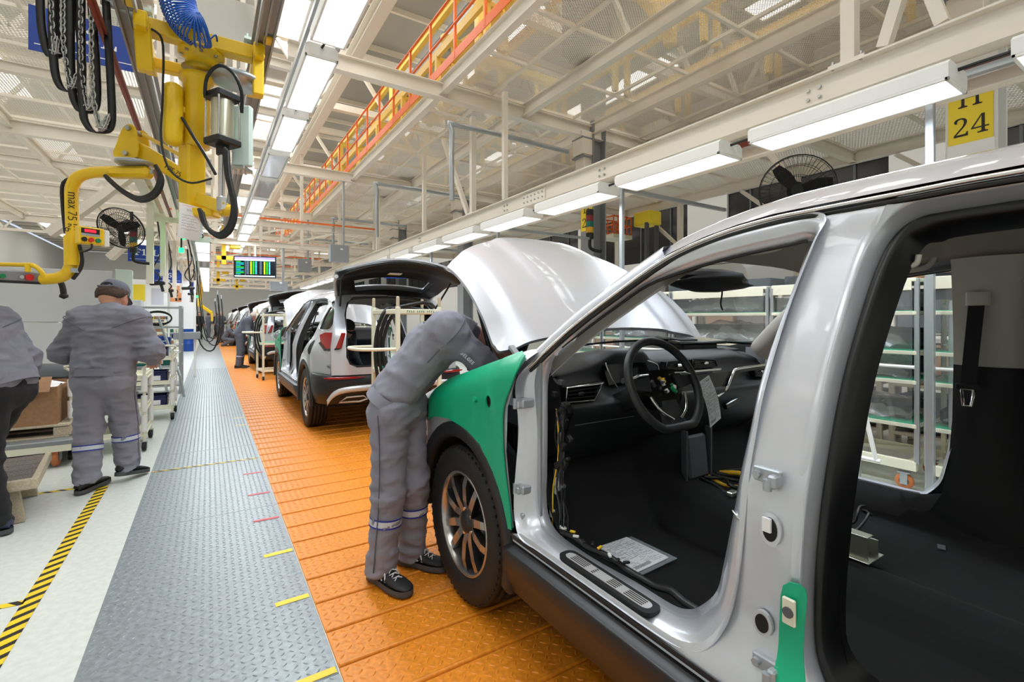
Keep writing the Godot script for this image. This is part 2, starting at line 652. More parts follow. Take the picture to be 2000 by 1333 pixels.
func setting():
	var st := new_st()
	box(st, Vector3(1, -0.1, -32), Vector3(30, 0.2, 84))
	tag(put(self, "floor", st, "epoxy"), "pale greenish white epoxy floor of the hall", "", "", "structure")
	# hall shell
	st = new_st()
	box(st, Vector3(-14.1, 4.5, -32), Vector3(0.2, 9.4, 84))
	tag(put(self, "wall_left", st, "wall_white"), "white outer wall of the hall at the far left", "", "", "structure")
	st = new_st()
	box(st, Vector3(1, 4.5, -74.1), Vector3(30, 9.4, 0.2))
	tag(put(self, "wall_back", st, "wall_white"), "white end wall of the hall far behind the cars", "", "", "structure")
	st = new_st()
	box(st, Vector3(1, 4.5, 10.1), Vector3(30, 9.4, 0.2))
	tag(put(self, "wall_front", st, "wall_white"), "white wall of the hall behind the viewer", "", "", "structure")
	right_wall()
	roof()
	walkway("steel tread plate walkway beside the orange conveyor", -0.418, 0.416)
	walkway("grey tread plate walkway on the far side of the cars", 3.4, 4.24)
	conveyor()
	floor_tapes()

func right_wall():
	# wall with a band of dark windows
	var st := new_st()
	box(st, Vector3(15.1, 1.8, -32), Vector3(0.2, 3.6, 84))
	box(st, Vector3(15.1, 7.4, -32), Vector3(0.2, 3.6, 84))
	var w = tag(put(self, "wall_right", st, "wall_white"), "white outer wall with a band of dark windows on the right", "", "", "structure")
	for k in 12:
		var z := 8.0 - k * 6.2
		st = new_st()
		box(st, Vector3(15.1, 4.6, z), Vector3(0.22, 2.05, 1.6))
		put(w, "pier", st, "wall_white")
	for k in 12:
		var z := 4.9 - k * 6.2
		var n := Node3D.new()
		n.name = "window_%d" % (k + 1)
		add_child(n)
		n.position = Vector3(15.1, 4.6, z)
		tag(n, "dark strip window in the right outer wall", "", "dark windows of the right wall", "structure")
		st = new_st()
		box(st, Vector3.ZERO, Vector3(0.04, 2.0, 4.6))
		put(n, "pane", st, "window_dark")
		st = new_st()
		for s in [-1.5, 0.0, 1.5]:
			box(st, Vector3(-0.04, 0, s), Vector3(0.05, 2.0, 0.06))
		put(n, "mullion", st, "dark_grey")

func roof():
	# roof sheets between glowing skylight strips
	var strips := [[-11.0, 1.6], [-6.0, 1.6], [-1.6, 1.6], [2.0, 1.7], [6.5, 1.7], [11.5, 1.6]]
	var st := new_st()
	box(st, Vector3(1, 9.42, -32), Vector3(30, 0.1, 84))
	var c = tag(put(self, "ceiling", st, "roof_sheet"), "pale sheet metal roof high above the line", "", "", "structure")
	st = new_st()
	for k in 42:
		box(st, Vector3(1, 9.3, 8 - k * 2.0), Vector3(29.6, 0.14, 0.08))
	tag(put(c, "purlin", st, "beige_steel"), "", "", "", "stuff")
	var n := 0
	for s in strips:
		for k in 9:
			var z := 4.0 - k * 8.2
			st = new_st()
			box(st, Vector3.ZERO, Vector3(s[1], 0.06, 5.6))
			n += 1
			var o = put(self, "skylight", st, "skylight_glow", Transform3D(Basis(), Vector3(s[0], 9.2, z)))
			tag(o, "bright translucent skylight panel in the roof", "skylight", "skylight panels of the roof")
			st = new_st()
			for q in [-1, 1]:
				box(st, Vector3(s[1] * 0.5 * q, 0, 0), Vector3(0.06, 0.12, 5.7))
				box(st, Vector3(0, 0, 2.82 * q), Vector3(s[1], 0.12, 0.06))
			put(o, "frame", st, "beige_steel")
			if k < 6 and s[0] > -9 and s[0] < 10:
				area_light("skylight_light", Vector3(0, -0.06, 0), Vector2(s[1], 5.6), 11.5, Color(0.95, 0.975, 1.0), o)
	# roof trusses on the column lines
	for k in 9:
		var z := 4.6 - k * 6.2
		var t = thing("roof_truss", ["cream steel roof truss nearest the viewer", "cream steel roof truss above the hoist"][k] if k < 2 else "cream steel roof truss spanning the hall over column line %s" % ["of the first lamp posts", "behind the yellow numbered column", "over the middle of the line", "beyond the hanging monitor", "deep in the hall", "far down the hall", "farthest down the hall"][k - 2], "truss", Vector3(0, 0, z), 0.0, "roof trusses")
		st = new_st()
		box(st, Vector3(0.5, 8.9, 0), Vector3(29, 0.2, 0.2))
		put(t, "top_chord", st, "beige_steel")
		st = new_st()
		box(st, Vector3(0.5, 7.3, 0), Vector3(29, 0.18, 0.18))
		put(t, "bottom_chord", st, "beige_steel")
		for i in 14:
			st = new_st()
			var x0 := -13.5 + i * 2.0
			bar(st, Vector3(x0, 7.38, 0), Vector3(x0 + 1.0, 8.82, 0), 0.1, 0.1)
			bar(st, Vector3(x0 + 1.0, 8.82, 0), Vector3(x0 + 2.0, 7.38, 0), 0.1, 0.1)
			put(t, "web_brace", st, "beige_steel")
	# long girders and pipes under the roof, between the two decks
	for q in [[0.2, 6.7, 0.22, "cream longitudinal girder under the roof left of the gap"], [2.6, 6.9, 0.22, "cream longitudinal girder under the roof beside the orange railing"]]:
		st = new_st()
		ibeam(st, Vector3(q[0], q[1], 6), Vector3(q[0], q[1], -60), 0.3, q[2])
		tag(put(self, "roof_girder", st, "beige_steel"), q[3], "girder")
	for q in [[0.9, 7.0, 0.05, "pale_green", "thin green pipe running under the roof"], [1.5, 6.6, 0.07, "white_paint", "white pipe running under the roof above the lamps"], [2.1, 6.55, 0.06, "galvanised", "galvanised conduit running under the roof"]]:
		st = new_st()
		cyl(st, Vector3(q[0], q[1], 6), Vector3(q[0], q[1], -60), q[2], 8)
		tag(put(self, "pipe", st, q[3]), q[4], "pipe")

func lug_mesh(s := 1.0) -> ArrayMesh:
	var st := new_st()
	st.set_smooth_group(0)
	var ring := []
	for k in 8:
		var a := TAU * k / 8
		ring.append([Vector3(cos(a) * 0.012, 0, sin(a) * 0.004) * s, Vector3(cos(a) * 0.0075, 0.0024, sin(a) * 0.0018) * s])
	for k in 8:
		var l := (k + 1) % 8
		quad(st, ring[k][0], ring[k][1], ring[l][1], ring[l][0])
		tri(st, ring[0][1], ring[l][1], ring[k][1])
	return mesh_of(st)

func lugs(parent, m, lug, x0, x1, z0, z1, pitch, y, skip = null):
	var places := []
	var i := 0
	var x: float = x0 + pitch * 0.6
	while x < x1 - pitch * 0.4:
		var z: float = z0 - pitch * 0.6
		var j := 0
		while z > z1 + pitch * 0.4:
			var a := 0.785 if (i + j) % 2 else -0.785
			if skip == null or not skip.call(x, z):
				places.append(Transform3D(Basis(UPV, a + PI * 0.5), Vector3(x, y, z)))
			z -= pitch
			j += 1
		x += pitch
		i += 1
	var mm := MultiMesh.new()
	mm.transform_format = MultiMesh.TRANSFORM_3D
	mm.mesh = lug
	mm.instance_count = places.size()
	for k in places.size():
		mm.set_instance_transform(k, places[k])
	var o := MultiMeshInstance3D.new()
	o.name = "tread_lugs"
	o.multimesh = mm
	o.material_override = M[m]
	o.set_meta("kind", "stuff")
	parent.add_child(o, true)

func walkway(label, x0, x1):
	var w = thing("walkway", label, "walkway")
	var lug := lug_mesh()
	for k in 22:
		var za := 2.0 - k * 1.93
		var st := new_st()
		box(st, Vector3((x0 + x1) * 0.5, 0.002, za - 0.965), Vector3(x1 - x0, 0.006, 1.926), Basis.IDENTITY, 0.002)
		put(w, "tread_plate", st, "tread_steel")
	lugs(w, "tread_steel", lug, x0, x1, -0.6, -15.0, 0.034, 0.005)
	var st2 := new_st()
	box(st2, Vector3((x0 + x1) * 0.5, 0.002, -55.0), Vector3(x1 - x0, 0.006, 30.0))
	put(w, "far_plates", st2, "tread_steel")

func conveyor():
	var w = thing("slat_conveyor", "wide orange slat conveyor of tread plates that carries the cars", "conveyor")
	var x0 := 0.42
	var x1 := 3.39
	var pitch := 0.2383
	var st := new_st()
	box(st, Vector3((x0 + x1) * 0.5, 0.002, -pitch * 0.5), Vector3(x1 - x0, 0.006, pitch - 0.004), Basis.IDENTITY, 0.002)
	tube(st, [Vector3(x0 + 0.004, 0.002, -0.012), Vector3(x1 - 0.004, 0.002, -0.012)], 0.0115, 8)
	var slat := mesh_of(st)
	var n := 0
	for k in 75:
		var z := 0.496 - k * pitch
		put(w, "slat", slat, "orange_slat", Transform3D(Basis(), Vector3(0, 0, z)))
	var far := new_st()
	for k in 160:
		box(far, Vector3((x0 + x1) * 0.5, 0.002, 0.496 - (75 + k) * pitch - pitch * 0.5), Vector3(x1 - x0, 0.006, pitch - 0.012))
	tag(put(w, "far_slats", far, "orange_slat"), "", "", "", "stuff")
	lugs(w, "orange_lug", lug_mesh(1.25), x0, x1, -0.41, -15.0, 0.0397, 0.005)

func tape(label, a: Vector3, b: Vector3, width, m, lift = 0.0):
	var c := card(width, a.distance_to(b), 0.0008)
	var d := (b - a).normalized()
	var xf := Transform3D(Basis(d.cross(UPV).normalized(), d, UPV), (a + b) * 0.5 + Vector3(0, 0.0012 + lift, 0))
	xf.basis = Basis(-xf.basis.x if xf.basis.determinant() < 0 else xf.basis.x, xf.basis.y, xf.basis.z)
	return tag(put(self, "floor_tape", c, m, xf), label, "tape")

func hazard(label, a, b, width, lift = 0.0):
	var o = tape(label, a, b, width, "hazard_tape", lift)
	var m = M.hazard_tape.duplicate()
	m.uv1_scale = Vector3(1, a.distance_to(b) / 0.34, 1)
	o.material_override = m

func floor_tapes():
	hazard("long yellow and black striped floor tape beside the walkway", Vector3(-0.705, 0, -1.2), Vector3(-0.705, 0, -4.95), 0.068)
	hazard("short striped floor tape branching left from the long tape", Vector3(-0.73, 0, -3.13), Vector3(-1.6, 0, -3.2), 0.045)
	hazard("striped floor tape running left behind the walking man in a cap", Vector3(-0.73, 0, -5.0), Vector3(-2.4, 0, -5.03), 0.045)
	hazard("thin striped tape across the grey walkway plates", Vector3(-0.41, 0, -5.15), Vector3(0.4, 0, -5.14), 0.03, 0.006)
	for q in [[-4.655, "farthest red tape mark on the walkway edge"], [-4.085, "middle red tape mark on the walkway edge"], [-3.54, "nearest red tape mark on the walkway edge"]]:
		tape(q[1], Vector3(0.25, 0, q[0]), Vector3(0.4, 0, q[0] + 0.004), 0.026, "tape_red", 0.006)
	for q in [[-2.99, "yellow tape mark on the walkway nearest the red marks"], [-2.455, "yellow tape mark on the walkway beside the worker's shoe"], [-1.88, "torn yellow tape mark at the bottom edge of the picture"]]:
		tape(q[1], Vector3(0.262, 0, q[0]), Vector3(0.408, 0, q[0] - 0.004), 0.036, "tape_yellow", 0.006)
	for q in [[-6.83, "first thin yellow tape mark past the striped crossing"], [-7.35, "second thin yellow tape mark past the striped crossing"]]:
		tape(q[1], Vector3(0.28, 0, q[0]), Vector3(0.4, 0, q[0]), 0.024, "tape_yellow", 0.006)

func overhead():
	mesh_panels = [expanded_mesh(1.86, 1.5, 0.1, 0.045), expanded_mesh(1.86, 1.5, 0.13, 0.06)]
	platform()
	left_deck()
	low_deck()
	columns()
	lamp_beam()
	lamp_rows()
	service_frame()
	cross_frames()

var mesh_panels := []

# sheet of expanded metal: crossing slanted strands
func expanded_mesh(w, l, px, pz) -> ArrayMesh:
	var st := new_st()
	st.set_smooth_group(-1)
	var rect := PackedVector2Array([Vector2(-w / 2, -l / 2), Vector2(w / 2, -l / 2), Vector2(w / 2, l / 2), Vector2(-w / 2, l / 2)])
	for s in [-1.0, 1.0]:
		var d := Vector2(px * 0.5, pz * 0.5 * s).normalized()
		var nn := Vector2(-d.y, d.x)
		var step: float = px * pz * 0.5 / Vector2(px * 0.5, pz * 0.5).length()
		var reach: float = (w + l) * 0.6
		var k := -ceili(reach / step)
		while k * step < reach:
			var seg := Geometry2D.intersect_polyline_with_polygon(PackedVector2Array([nn * k * step - d * reach * 2, nn * k * step + d * reach * 2]), rect)
			for q in seg:
				var a := Vector3(q[0].x, 0, q[0].y)
				var b := Vector3(q[1].x, 0, q[1].y)
				var f := Vector3(nn.x, 0, nn.y) * (step * 0.15)
				var u := Vector3(0, 0.004, 0)
				quad(st, a - f, a + f + u, b + f + u, b - f)
				quad(st, a - f - u * 0.3, b - f - u * 0.3, b + f + u * 0.7, a + f + u * 0.7)
			k += 1
	return mesh_of(st)

func deck_grid(t, x0, x1, y, zs, nx, m = "beige_steel", fine = true):
	# bearer bars under the sheets, one mesh sheet per field
	for k in zs.size() - 1:
		var za: float = zs[k]
		var zb: float = zs[k + 1]
		var nz := 5
		var st := new_st()
		for i in nx + 1:
			var x: float = lerpf(x0, x1, float(i) / nx)
			box(st, Vector3(x, y - 0.03, (za + zb) * 0.5), Vector3(0.05, 0.05, absf(zb - za)))
		tag(put(t, "bearer_bars", st, m), "", "", "", "stuff")
		for j in nz:
			var z: float = lerpf(za, zb, (j + 0.5) / nz)
			for i in nx:
				var x: float = lerpf(x0, x1, (i + 0.5) / nx)
				var sx: float = (x1 - x0) / nx / 1.86
				put(t, "mesh_sheet", mesh_panels[0 if fine and k < 2 else 1], "mesh_steel", Transform3D(Basis.from_scale(Vector3(sx, 1, absf(zb - za) / nz / 1.5)), Vector3(x, y, z)))
			st = new_st()
			box(st, Vector3((x0 + x1) * 0.5, y - 0.035, lerpf(za, zb, float(j + 1) / nz)), Vector3(x1 - x0, 0.05, 0.05))
			put(t, "cross_bar", st, m)

func platform():
	var t = thing("mezzanine", "cream mesh mezzanine with orange railing above the right side of the line", "mezzanine")
	var zs := [4.6, -1.6, -7.8, -14.0, -20.2, -26.4, -32.6]
	deck_grid(t, 3.5, 10.5, 5.6, zs, 7)
	for x in [3.5, 5.25, 7.0, 8.75, 10.5]:
		var st := new_st()
		ibeam(st, Vector3(x, 5.42, 4.6), Vector3(x, 5.42, -32.6), 0.24, 0.12)
		put(t, "girder", st, "beige_steel")
	for z in zs:
		var st := new_st()
		ibeam(st, Vector3(1.0, 5.36, z), Vector3(10.6, 5.36, z), 0.26, 0.16)
		put(t, "cross_beam", st, "beige_steel")
	var tb := new_st()
	box(tb, Vector3(3.42, 5.68, -14), Vector3(0.012, 0.16, 37.2))
	put(t, "toe_board", tb, "rail_orange")
	for q in [6.2, 6.72]:
		var st := new_st()
		cyl(st, Vector3(3.42, q, 4.6), Vector3(3.42, q, -32.6), 0.022, 8)
		put(t, "handrail", st, "rail_orange")
	for k in 36:
		var st := new_st()
		box(st, Vector3(3.43, 6.18, 4.2 - k * 1.03), Vector3(0.04, 1.1, 0.04))
		put(t, "railing_post", st, "rail_orange")
	# yellow hanger machines on the mezzanine
	var m = thing("overhead_carrier", "yellow C-shaped body carrier on the mezzanine nearest the viewer", "carrier", Vector3(5.0, 5.62, -3.4), 0.0, "yellow carriers on the mezzanine")
	var parts := [["post", [Vector3(0.9, 0, 0), Vector3(0.9, 2.0, 0)], 0.16], ["upper_arm", [Vector3(0.9, 1.95, 0), Vector3(-0.9, 1.95, 0)], 0.16], ["lower_arm", [Vector3(0.9, 0.25, 0), Vector3(-0.8, 0.25, 0)], 0.14], ["fork", [Vector3(-0.8, 0.25, -0.7), Vector3(-0.8, 0.25, 0.7)], 0.12], ["trolley", [Vector3(-0.2, 2.1, -0.5), Vector3(-0.2, 2.1, 0.5)], 0.2], ["brace", [Vector3(0.9, 0.9, 0), Vector3(0.2, 0.25, 0)], 0.1], ["guard", [Vector3(-0.8, 0.3, 0.7), Vector3(-0.8, 0.95, 0.7)], 0.07]]
	for q in parts:
		var st := new_st()
		bar(st, q[1][0], q[1][1], q[2], q[2], 0.01)
		put(m, q[0], st, "soft_yellow")
	var wh := ["over the first lamp of the right row", "above the second right hand lamp", "in front of the numbered column", "behind the first column", "halfway along the mezzanine", "past the middle of the mezzanine", "far along the mezzanine"]
	for k in 7:
		copy(m, Vector3(4.9 + (k % 2) * 0.35, 5.62, -0.9 - k * 2.6 - (1.2 if k > 0 else 0.0)), "yellow C-shaped body carrier on the mezzanine " + wh[k], [0.0, 0.3, PI, 0.2, PI + 0.4, -0.2, PI][k])
	mezzanine_clutter()
	# the carriers' track
	for x in [4.3, 6.2]:
		var st := new_st()
		ibeam(st, Vector3(x, 7.95, 5), Vector3(x, 7.95, -34), 0.2, 0.12)
		tag(put(self, "carrier_track", st, "soft_yellow"), "yellow overhead track of the carriers, %s side" % ("railing" if x < 5 else "column"), "track")

func left_deck():
	var t = thing("mesh_ceiling", "cream mesh deck hung over the left side of the hall", "mezzanine")
	var zs := [-1.6, -7.8, -14.0, -20.2, -26.4]
	deck_grid(t, -8.9, -0.8, 5.6, zs, 6, "beige_steel", false)
	for x in [-8.9, -6.2, -3.5, -0.8]:
		var st := new_st()
		ibeam(st, Vector3(x, 5.42, 0), Vector3(x, 5.42, -26.4), 0.2, 0.12)
		put(t, "girder", st, "beige_steel")
	for z in zs:
		var st := new_st()
		ibeam(st, Vector3(-9.2, 5.34, z), Vector3(-0.6, 5.34, z), 0.28, 0.18)
		put(t, "cross_beam", st, "beige_steel")
	for z in [-10.9, -17.1]:
		var st := new_st()
		ibeam(st, Vector3(-9.2, 5.42, z), Vector3(-0.6, 5.42, z), 0.16, 0.12)
		put(t, "joist", st, "beige_steel")

func low_deck():
	var t = thing("side_deck", "lower cream mesh deck beyond the numbered columns on the right", "mezzanine")
	var zs := [2.0, -4.4, -10.6, -16.8, -23.0]
	deck_grid(t, 7.5, 11.0, 4.75, zs, 2, "beige_steel", false)
	for x in [7.5, 11.0]:
		var st := new_st()
		ibeam(st, Vector3(x, 4.6, 2.0), Vector3(x, 4.6, -23), 0.24, 0.12)
		put(t, "girder", st, "beige_steel")
	for z in zs:
		var st := new_st()
		ibeam(st, Vector3(7.5, 4.58, z), Vector3(11.0, 4.58, z), 0.2, 0.12)
		put(t, "cross_beam", st, "beige_steel")
	var k := 0
	for z in [-2.4, -5.5, -8.6]:
		var st := new_st()
		box(st, Vector3(11.0, 2.24, z), Vector3(0.12, 4.48, 0.12))
		put(t, "post", st, "beige_steel")
		st = new_st()
		bar(st, Vector3(11.0, 4.45, z - 1.3), Vector3(11.0, 3.3, z), 0.08, 0.08)
		put(t, "brace", st, "beige_steel")

func columns():
	var n := ["24", "23", "22", "21"]
	for k in 4:
		var z := -1.68 - 6.2 * k
		var c = thing("column", "grey box column carrying the yellow H %s sign" % n[k] if k < 2 else "grey box column of the right row, %s" % ["behind the second car", "deep in the hall"][k - 2], "column", Vector3(7.15, 0, z))
		var st := new_st()
		box(st, Vector3(0, 4.6, 0), Vector3(0.34, 9.2, 0.1), Basis.IDENTITY, 0.01)
		for s in [-1, 1]:
			box(st, Vector3(0.17 * s, 4.6, 0), Vector3(0.03, 9.2, 0.42), Basis.IDENTITY, 0.005)
		put(c, "shaft", st, "grey_steel" if k else "white_paint")
		st = new_st()
		box(st, Vector3(-0.3, 5.1, 0), Vector3(0.3, 0.5, 0.34), Basis.IDENTITY, 0.01)
		box(st, Vector3(-0.27, 4.6, 0), Vector3(0.24, 0.5, 0.3), Basis.IDENTITY, 0.01)
		put(c, "corbel", st, "beige_steel")
		for q in [4.42, 4.8, 5.2]:
			st = new_st()
			box(st, Vector3(-0.29, q, 0), Vector3(0.34, 0.03, 0.36))
			put(c, "corbel_plate", st, "grey_steel")
		if k < 2:
			var s = thing("column_sign", "yellow sign reading H %s on a column%s" % [n[k], " at the right edge" if k == 0 else " above the raised hood"], "sign", Vector3(6.955, 0, z))
			var yaw := Basis(UPV, -PI / 2)
			st = new_st()
			box(st, Vector3(0, 3.56, 0), Vector3(0.008, 0.62, 0.36))
			put(s, "panel", st, "sign_yellow")
			words(s, "H", 0.2, "black_print", Transform3D(yaw, Vector3(-0.006, 3.73, 0)), true)
			words(s, n[k], 0.2, "black_print", Transform3D(yaw, Vector3(-0.006, 3.42, 0)), true)
			if k == 0:
				st = new_st()
				box(st, Vector3(0.004, 2.75, 0), Vector3(0.012, 1.0, 0.38))
				put(s, "white_backing", st, "sign_white")

func lamp_beam():
	# long I-beam that carries the right row of lamps, with posts up to the mezzanine
	var t = thing("lamp_beam", "long cream I-beam above the right row of lamps", "beam")
	var st := new_st()
	ibeam(st, Vector3(4.38, 3.265, 3), Vector3(4.38, 3.265, -32), 0.25, 0.16, 0.016)
	put(t, "beam", st, "beige_steel")
	for z in [-1.78, -8.3, -14.5, -20.7]:
		st = new_st()
		box(st, Vector3(4.38, 4.35, z), Vector3(0.1, 1.9, 0.1))
		put(t, "post", st, "beige_steel")
		st = new_st()
		box(st, Vector3(4.38, 3.4, z), Vector3(0.16, 0.02, 0.26))
		put(t, "foot_plate", st, "beige_steel")
		for s in [-1, 1]:
			for w in [-1, 1]:
				st = new_st()
				cyl(st, Vector3(4.38 + 0.06 * w, 3.37, z + 0.1 * s), Vector3(4.38 + 0.06 * w, 3.44, z + 0.1 * s), 0.012, 6)
				put(t, "bolt", st, "bolt")
	for q in [[-1.2, -1.7], [-1.55, -1.0], [-7.1, -7.1], [-8.5, -9.7], [-10.8, -10.8]]:
		st = new_st()
		bar(st, Vector3(4.38, 3.42, q[0]), Vector3(4.38, 5.3, q[1]), 0.08, 0.08)
		put(t, "strut", st, "beige_steel")
	for z in [-2.0, -4.6, -7.0, -11.0]:
		st = new_st()
		for i in 2:
			for j in 2:
				cyl(st, Vector3(4.365, 3.22 + i * 0.08, z - j * 0.09), Vector3(4.35, 3.22 + i * 0.08, z - j * 0.09), 0.016, 6)
		put(t, "bolt_group", st, "bolt")
	st = new_st()
	box(st, Vector3(4.36, 3.26, -6.2), Vector3(0.02, 0.18, 0.62))
	put(t, "splice_plate", st, "beige_steel")
	st = new_st()
	for i in 6:
		for j in 2:
			cyl(st, Vector3(4.36, 3.22 + j * 0.08, -5.95 - i * 0.1), Vector3(4.335, 3.22 + j * 0.08, -5.95 - i * 0.1), 0.014, 6)
	put(t, "splice_bolts", st, "bolt")
	# copper conductor rail and its pale duct under the beam
	st = new_st()
	box(st, Vector3(4.75, 3.18, -14), Vector3(0.03, 0.07, 34))
	tag(put(self, "conductor_rail", st, "copper_red"), "brown conductor rail behind the right row of lamps", "rail")
	st = new_st()
	box(st, Vector3(4.85, 3.08, -14), Vector3(0.12, 0.1, 34), Basis.IDENTITY, 0.01)
	tag(put(self, "cable_duct", st, "beige_steel"), "cream cable duct running behind the right lamps", "duct")

func lamp(called, label, group, at, w, l, h, lit, energy):
	var t = thing(called, label, "lamp", at, 0.0, group)
	var st := new_st()
	prism(st, PackedVector2Array([Vector2(-w / 2, 0), Vector2(w / 2, 0), Vector2(w / 2, h * 0.75), Vector2(w * 0.4, h), Vector2(-w * 0.4, h), Vector2(-w / 2, h * 0.75)]), l, Transform3D(Basis(), Vector3(0, 0.004, 0)))
	for s in [-1, 1]:
		box(st, Vector3((w - 0.02) * 0.5 * s, -0.005, 0), Vector3(0.02, 0.02, l), Basis.IDENTITY, 0.003)
		box(st, Vector3(0, -0.005, (l - 0.02) * 0.5 * s), Vector3(w, 0.02, 0.02), Basis.IDENTITY, 0.003)
	put(t, "housing", st, "white_paint")
	st = new_st()
	box(st, Vector3(0, 0.0, 0), Vector3(w - 0.045, 0.01, l - 0.045))
	put(t, "diffuser", st, "lamp_glow" if lit else "lamp_off")
	st = new_st()
	tube(st, curve([Vector3(0, h * 0.8, l * 0.5), Vector3(0.01, h * 0.85, l * 0.5 + 0.1), Vector3(0.0, h * 0.8, l * 0.5 + 0.29)], 4), 0.012, 6)
	put(t, "cable", st, "cable")
	if lit:
		area_light("lamp_light", Vector3(0, -0.02, 0), Vector2(w - 0.05, l - 0.05), energy, Color(0.9, 0.955, 1.0), t)
	return t

func lamp_rows():
	var order := ["cut off at the right edge of the picture", "nearest full lamp of the right row", "second full lamp of the right row", "third full lamp of the right row", "fourth full lamp of the right row", "fifth full lamp of the right row", "sixth full lamp of the right row", "seventh full lamp of the right row", "eighth full lamp of the right row", "ninth full lamp of the right row", "tenth full lamp of the right row", "eleventh full lamp of the right row", "twelfth full lamp of the right row", "thirteenth full lamp of the right row", "fourteenth full lamp of the right row", "fifteenth full lamp of the right row", "last full lamp of the right row"]
	for k in 17:
		lamp("lamp", "long white box lamp, " + order[k], "right row of lamps", Vector3(4.01, 2.825, -0.11 - 1.56 * k), 0.355, 1.29, 0.115, true, 1.9)
	var o2 := ["cut off at the top of the picture", "nearest full lamp of the left row", "second full lamp of the left row", "third full lamp of the left row", "first unlit lamp of the left row", "second unlit lamp of the left row", "lit again after the two unlit ones", "second lit one after the unlit pair", "third lit one after the unlit pair", "fourth lit one after the unlit pair", "fifth lit one after the unlit pair", "last one of the row"]
	for k in 12:
		lamp("lamp", "white box lamp over the walkway, " + o2[k], "left row of lamps", Vector3(0.88, 3.74, -2.16 - 1.56 * k), 0.29, 1.31, 0.11, k != 4 and k != 5, 2.1)
	for k in 11:
		lamp("strip_lamp", "low strip lamp over the walkway, %s from the viewer in its row" % ["first", "second", "third", "fourth", "fifth", "sixth", "seventh", "eighth", "ninth", "tenth", "last"][k], "low row of strip lamps", Vector3(-0.08, 2.6, -10.1 - 1.56 * k), 0.24, 1.5, 0.09, k != 2, 1.2)
	for s in [-0.14, 0.14]:
		var st := new_st()
		box(st, Vector3(0.88 + s, 3.9, -9), Vector3(0.03, 0.05, 17))
		tag(put(self, "lamp_rail", st, "galvanised"), "galvanised rail carrying the left lamps, %s side" % ("aisle" if s < 0 else "car"), "rail")

func service_frame():
	# frame hung along the left of the walkway that carries tools and signs
	var t = thing("service_frame", "cream steel frame hung along the left of the walkway", "frame")
	var st := new_st()
	ibeam(st, Vector3(-0.75, 3.2, -6.5), Vector3(-0.75, 3.2, -32), 0.2, 0.12)
	put(t, "beam", st, "beige_steel")
	st = new_st()
	ibeam(st, Vector3(-0.35, 3.0, -8.5), Vector3(-0.35, 3.0, -32), 0.16, 0.1)
	put(t, "inner_beam", st, "beige_steel")
	for k in 6:
		var z := -8.8 - k * 3.1
		st = new_st()
		box(st, Vector3(-0.75, 4.3, z), Vector3(0.08, 2.1, 0.08))
		put(t, "hanger", st, "beige_steel")
		st = new_st()
		box(st, Vector3(-0.75, 2.52, z - 0.3), Vector3(0.09, 1.3, 0.09))
		put(t, "drop_post", st, "beige_steel")
		st = new_st()
		box(st, Vector3(-0.62, 2.52, z - 0.7), Vector3(0.07, 1.0, 0.05))
		put(t, "drop_post", st, "beige_steel")
		st = new_st()
		box(st, Vector3(-0.55, 3.02, z - 1.2), Vector3(0.5, 0.08, 0.08))
		put(t, "cross_tie", st, "beige_steel")
	for q in [[Vector3(-0.8, 3.25, -7.9), Vector3(-1.7, 2.42, -8.3)], [Vector3(-0.8, 2.75, -9.1), Vector3(-1.25, 2.25, -9.3)]]:
		st = new_st()
		bar(st, q[0], q[1], 0.1, 0.1)
		put(t, "long_brace", st, "beige_steel")

func cross_frames():
	# light cross beams farther along the line, seen as a stack of horizontals
	var labels := ["nearest cream cross frame above the hanging monitor", "second cream cross frame behind the hanging monitor", "third cream cross frame down the hall", "fourth cream cross frame down the hall", "fifth cream cross frame down the hall", "last cream cross frame down the hall"]
	for k in 6:
		var z := -17.0 - k * 5.0
		var t = thing("cross_frame", labels[k], "frame", Vector3(0, 0, z), 0.0, "cross frames down the hall")
		for y in [3.7, 4.35]:
			var st := new_st()
			ibeam(st, Vector3(-1.2, y, 0), Vector3(5.2, y, 0), 0.18, 0.12)
			put(t, "beam", st, "beige_steel")
		var o := new_st()
		box(o, Vector3(2.0, 4.5, 0.1), Vector3(6.2, 0.05, 0.03))
		put(t, "orange_strip", o, "rail_orange")
		for x in [-1.0, 0.2, 1.4, 2.6, 3.8, 5.0]:
			var st := new_st()
			var top := 6.56 if x == 0.2 else (6.76 if x == 2.6 else 5.5)
			box(st, Vector3(x, (top + 3.65) * 0.5, 0), Vector3(0.09, top - 3.65, 0.09))
			put(t, "hanger", st, "beige_steel")
		for i in 4:
			var st := new_st()
			bar(st, Vector3(-1.0 + i * 1.6, 3.78, 0), Vector3(0.6 + i * 1.6, 4.28, 0), 0.06, 0.06)
			put(t, "brace", st, "beige_steel")
		if k < 4:
			var y2 = thing("overhead_carrier", "yellow carrier hanging %s" % ["left of the monitor", "behind the monitor", "far down the line", "at the end of the line"][k], "carrier", Vector3(0.4 + (k % 2), 3.0, z - 0.14), 0.0, "yellow carriers down the hall")
			var st := new_st()
			bar(st, Vector3(0, 0, 0), Vector3(0, 1.3, 0), 0.12, 0.12)
			put(y2, "post", st, "machine_yellow")
			st = new_st()
			bar(st, Vector3(-0.2, 0.2, 0), Vector3(0.3, 0.2, 0), 0.12, 0.12)
			put(y2, "arm", st, "machine_yellow")
			st = new_st()
			box(st, Vector3(0.3, 0.65, 0), Vector3(0.3, 0.3, 0.25), Basis.IDENTITY, 0.02)
			put(y2, "motor", st, "machine_yellow")

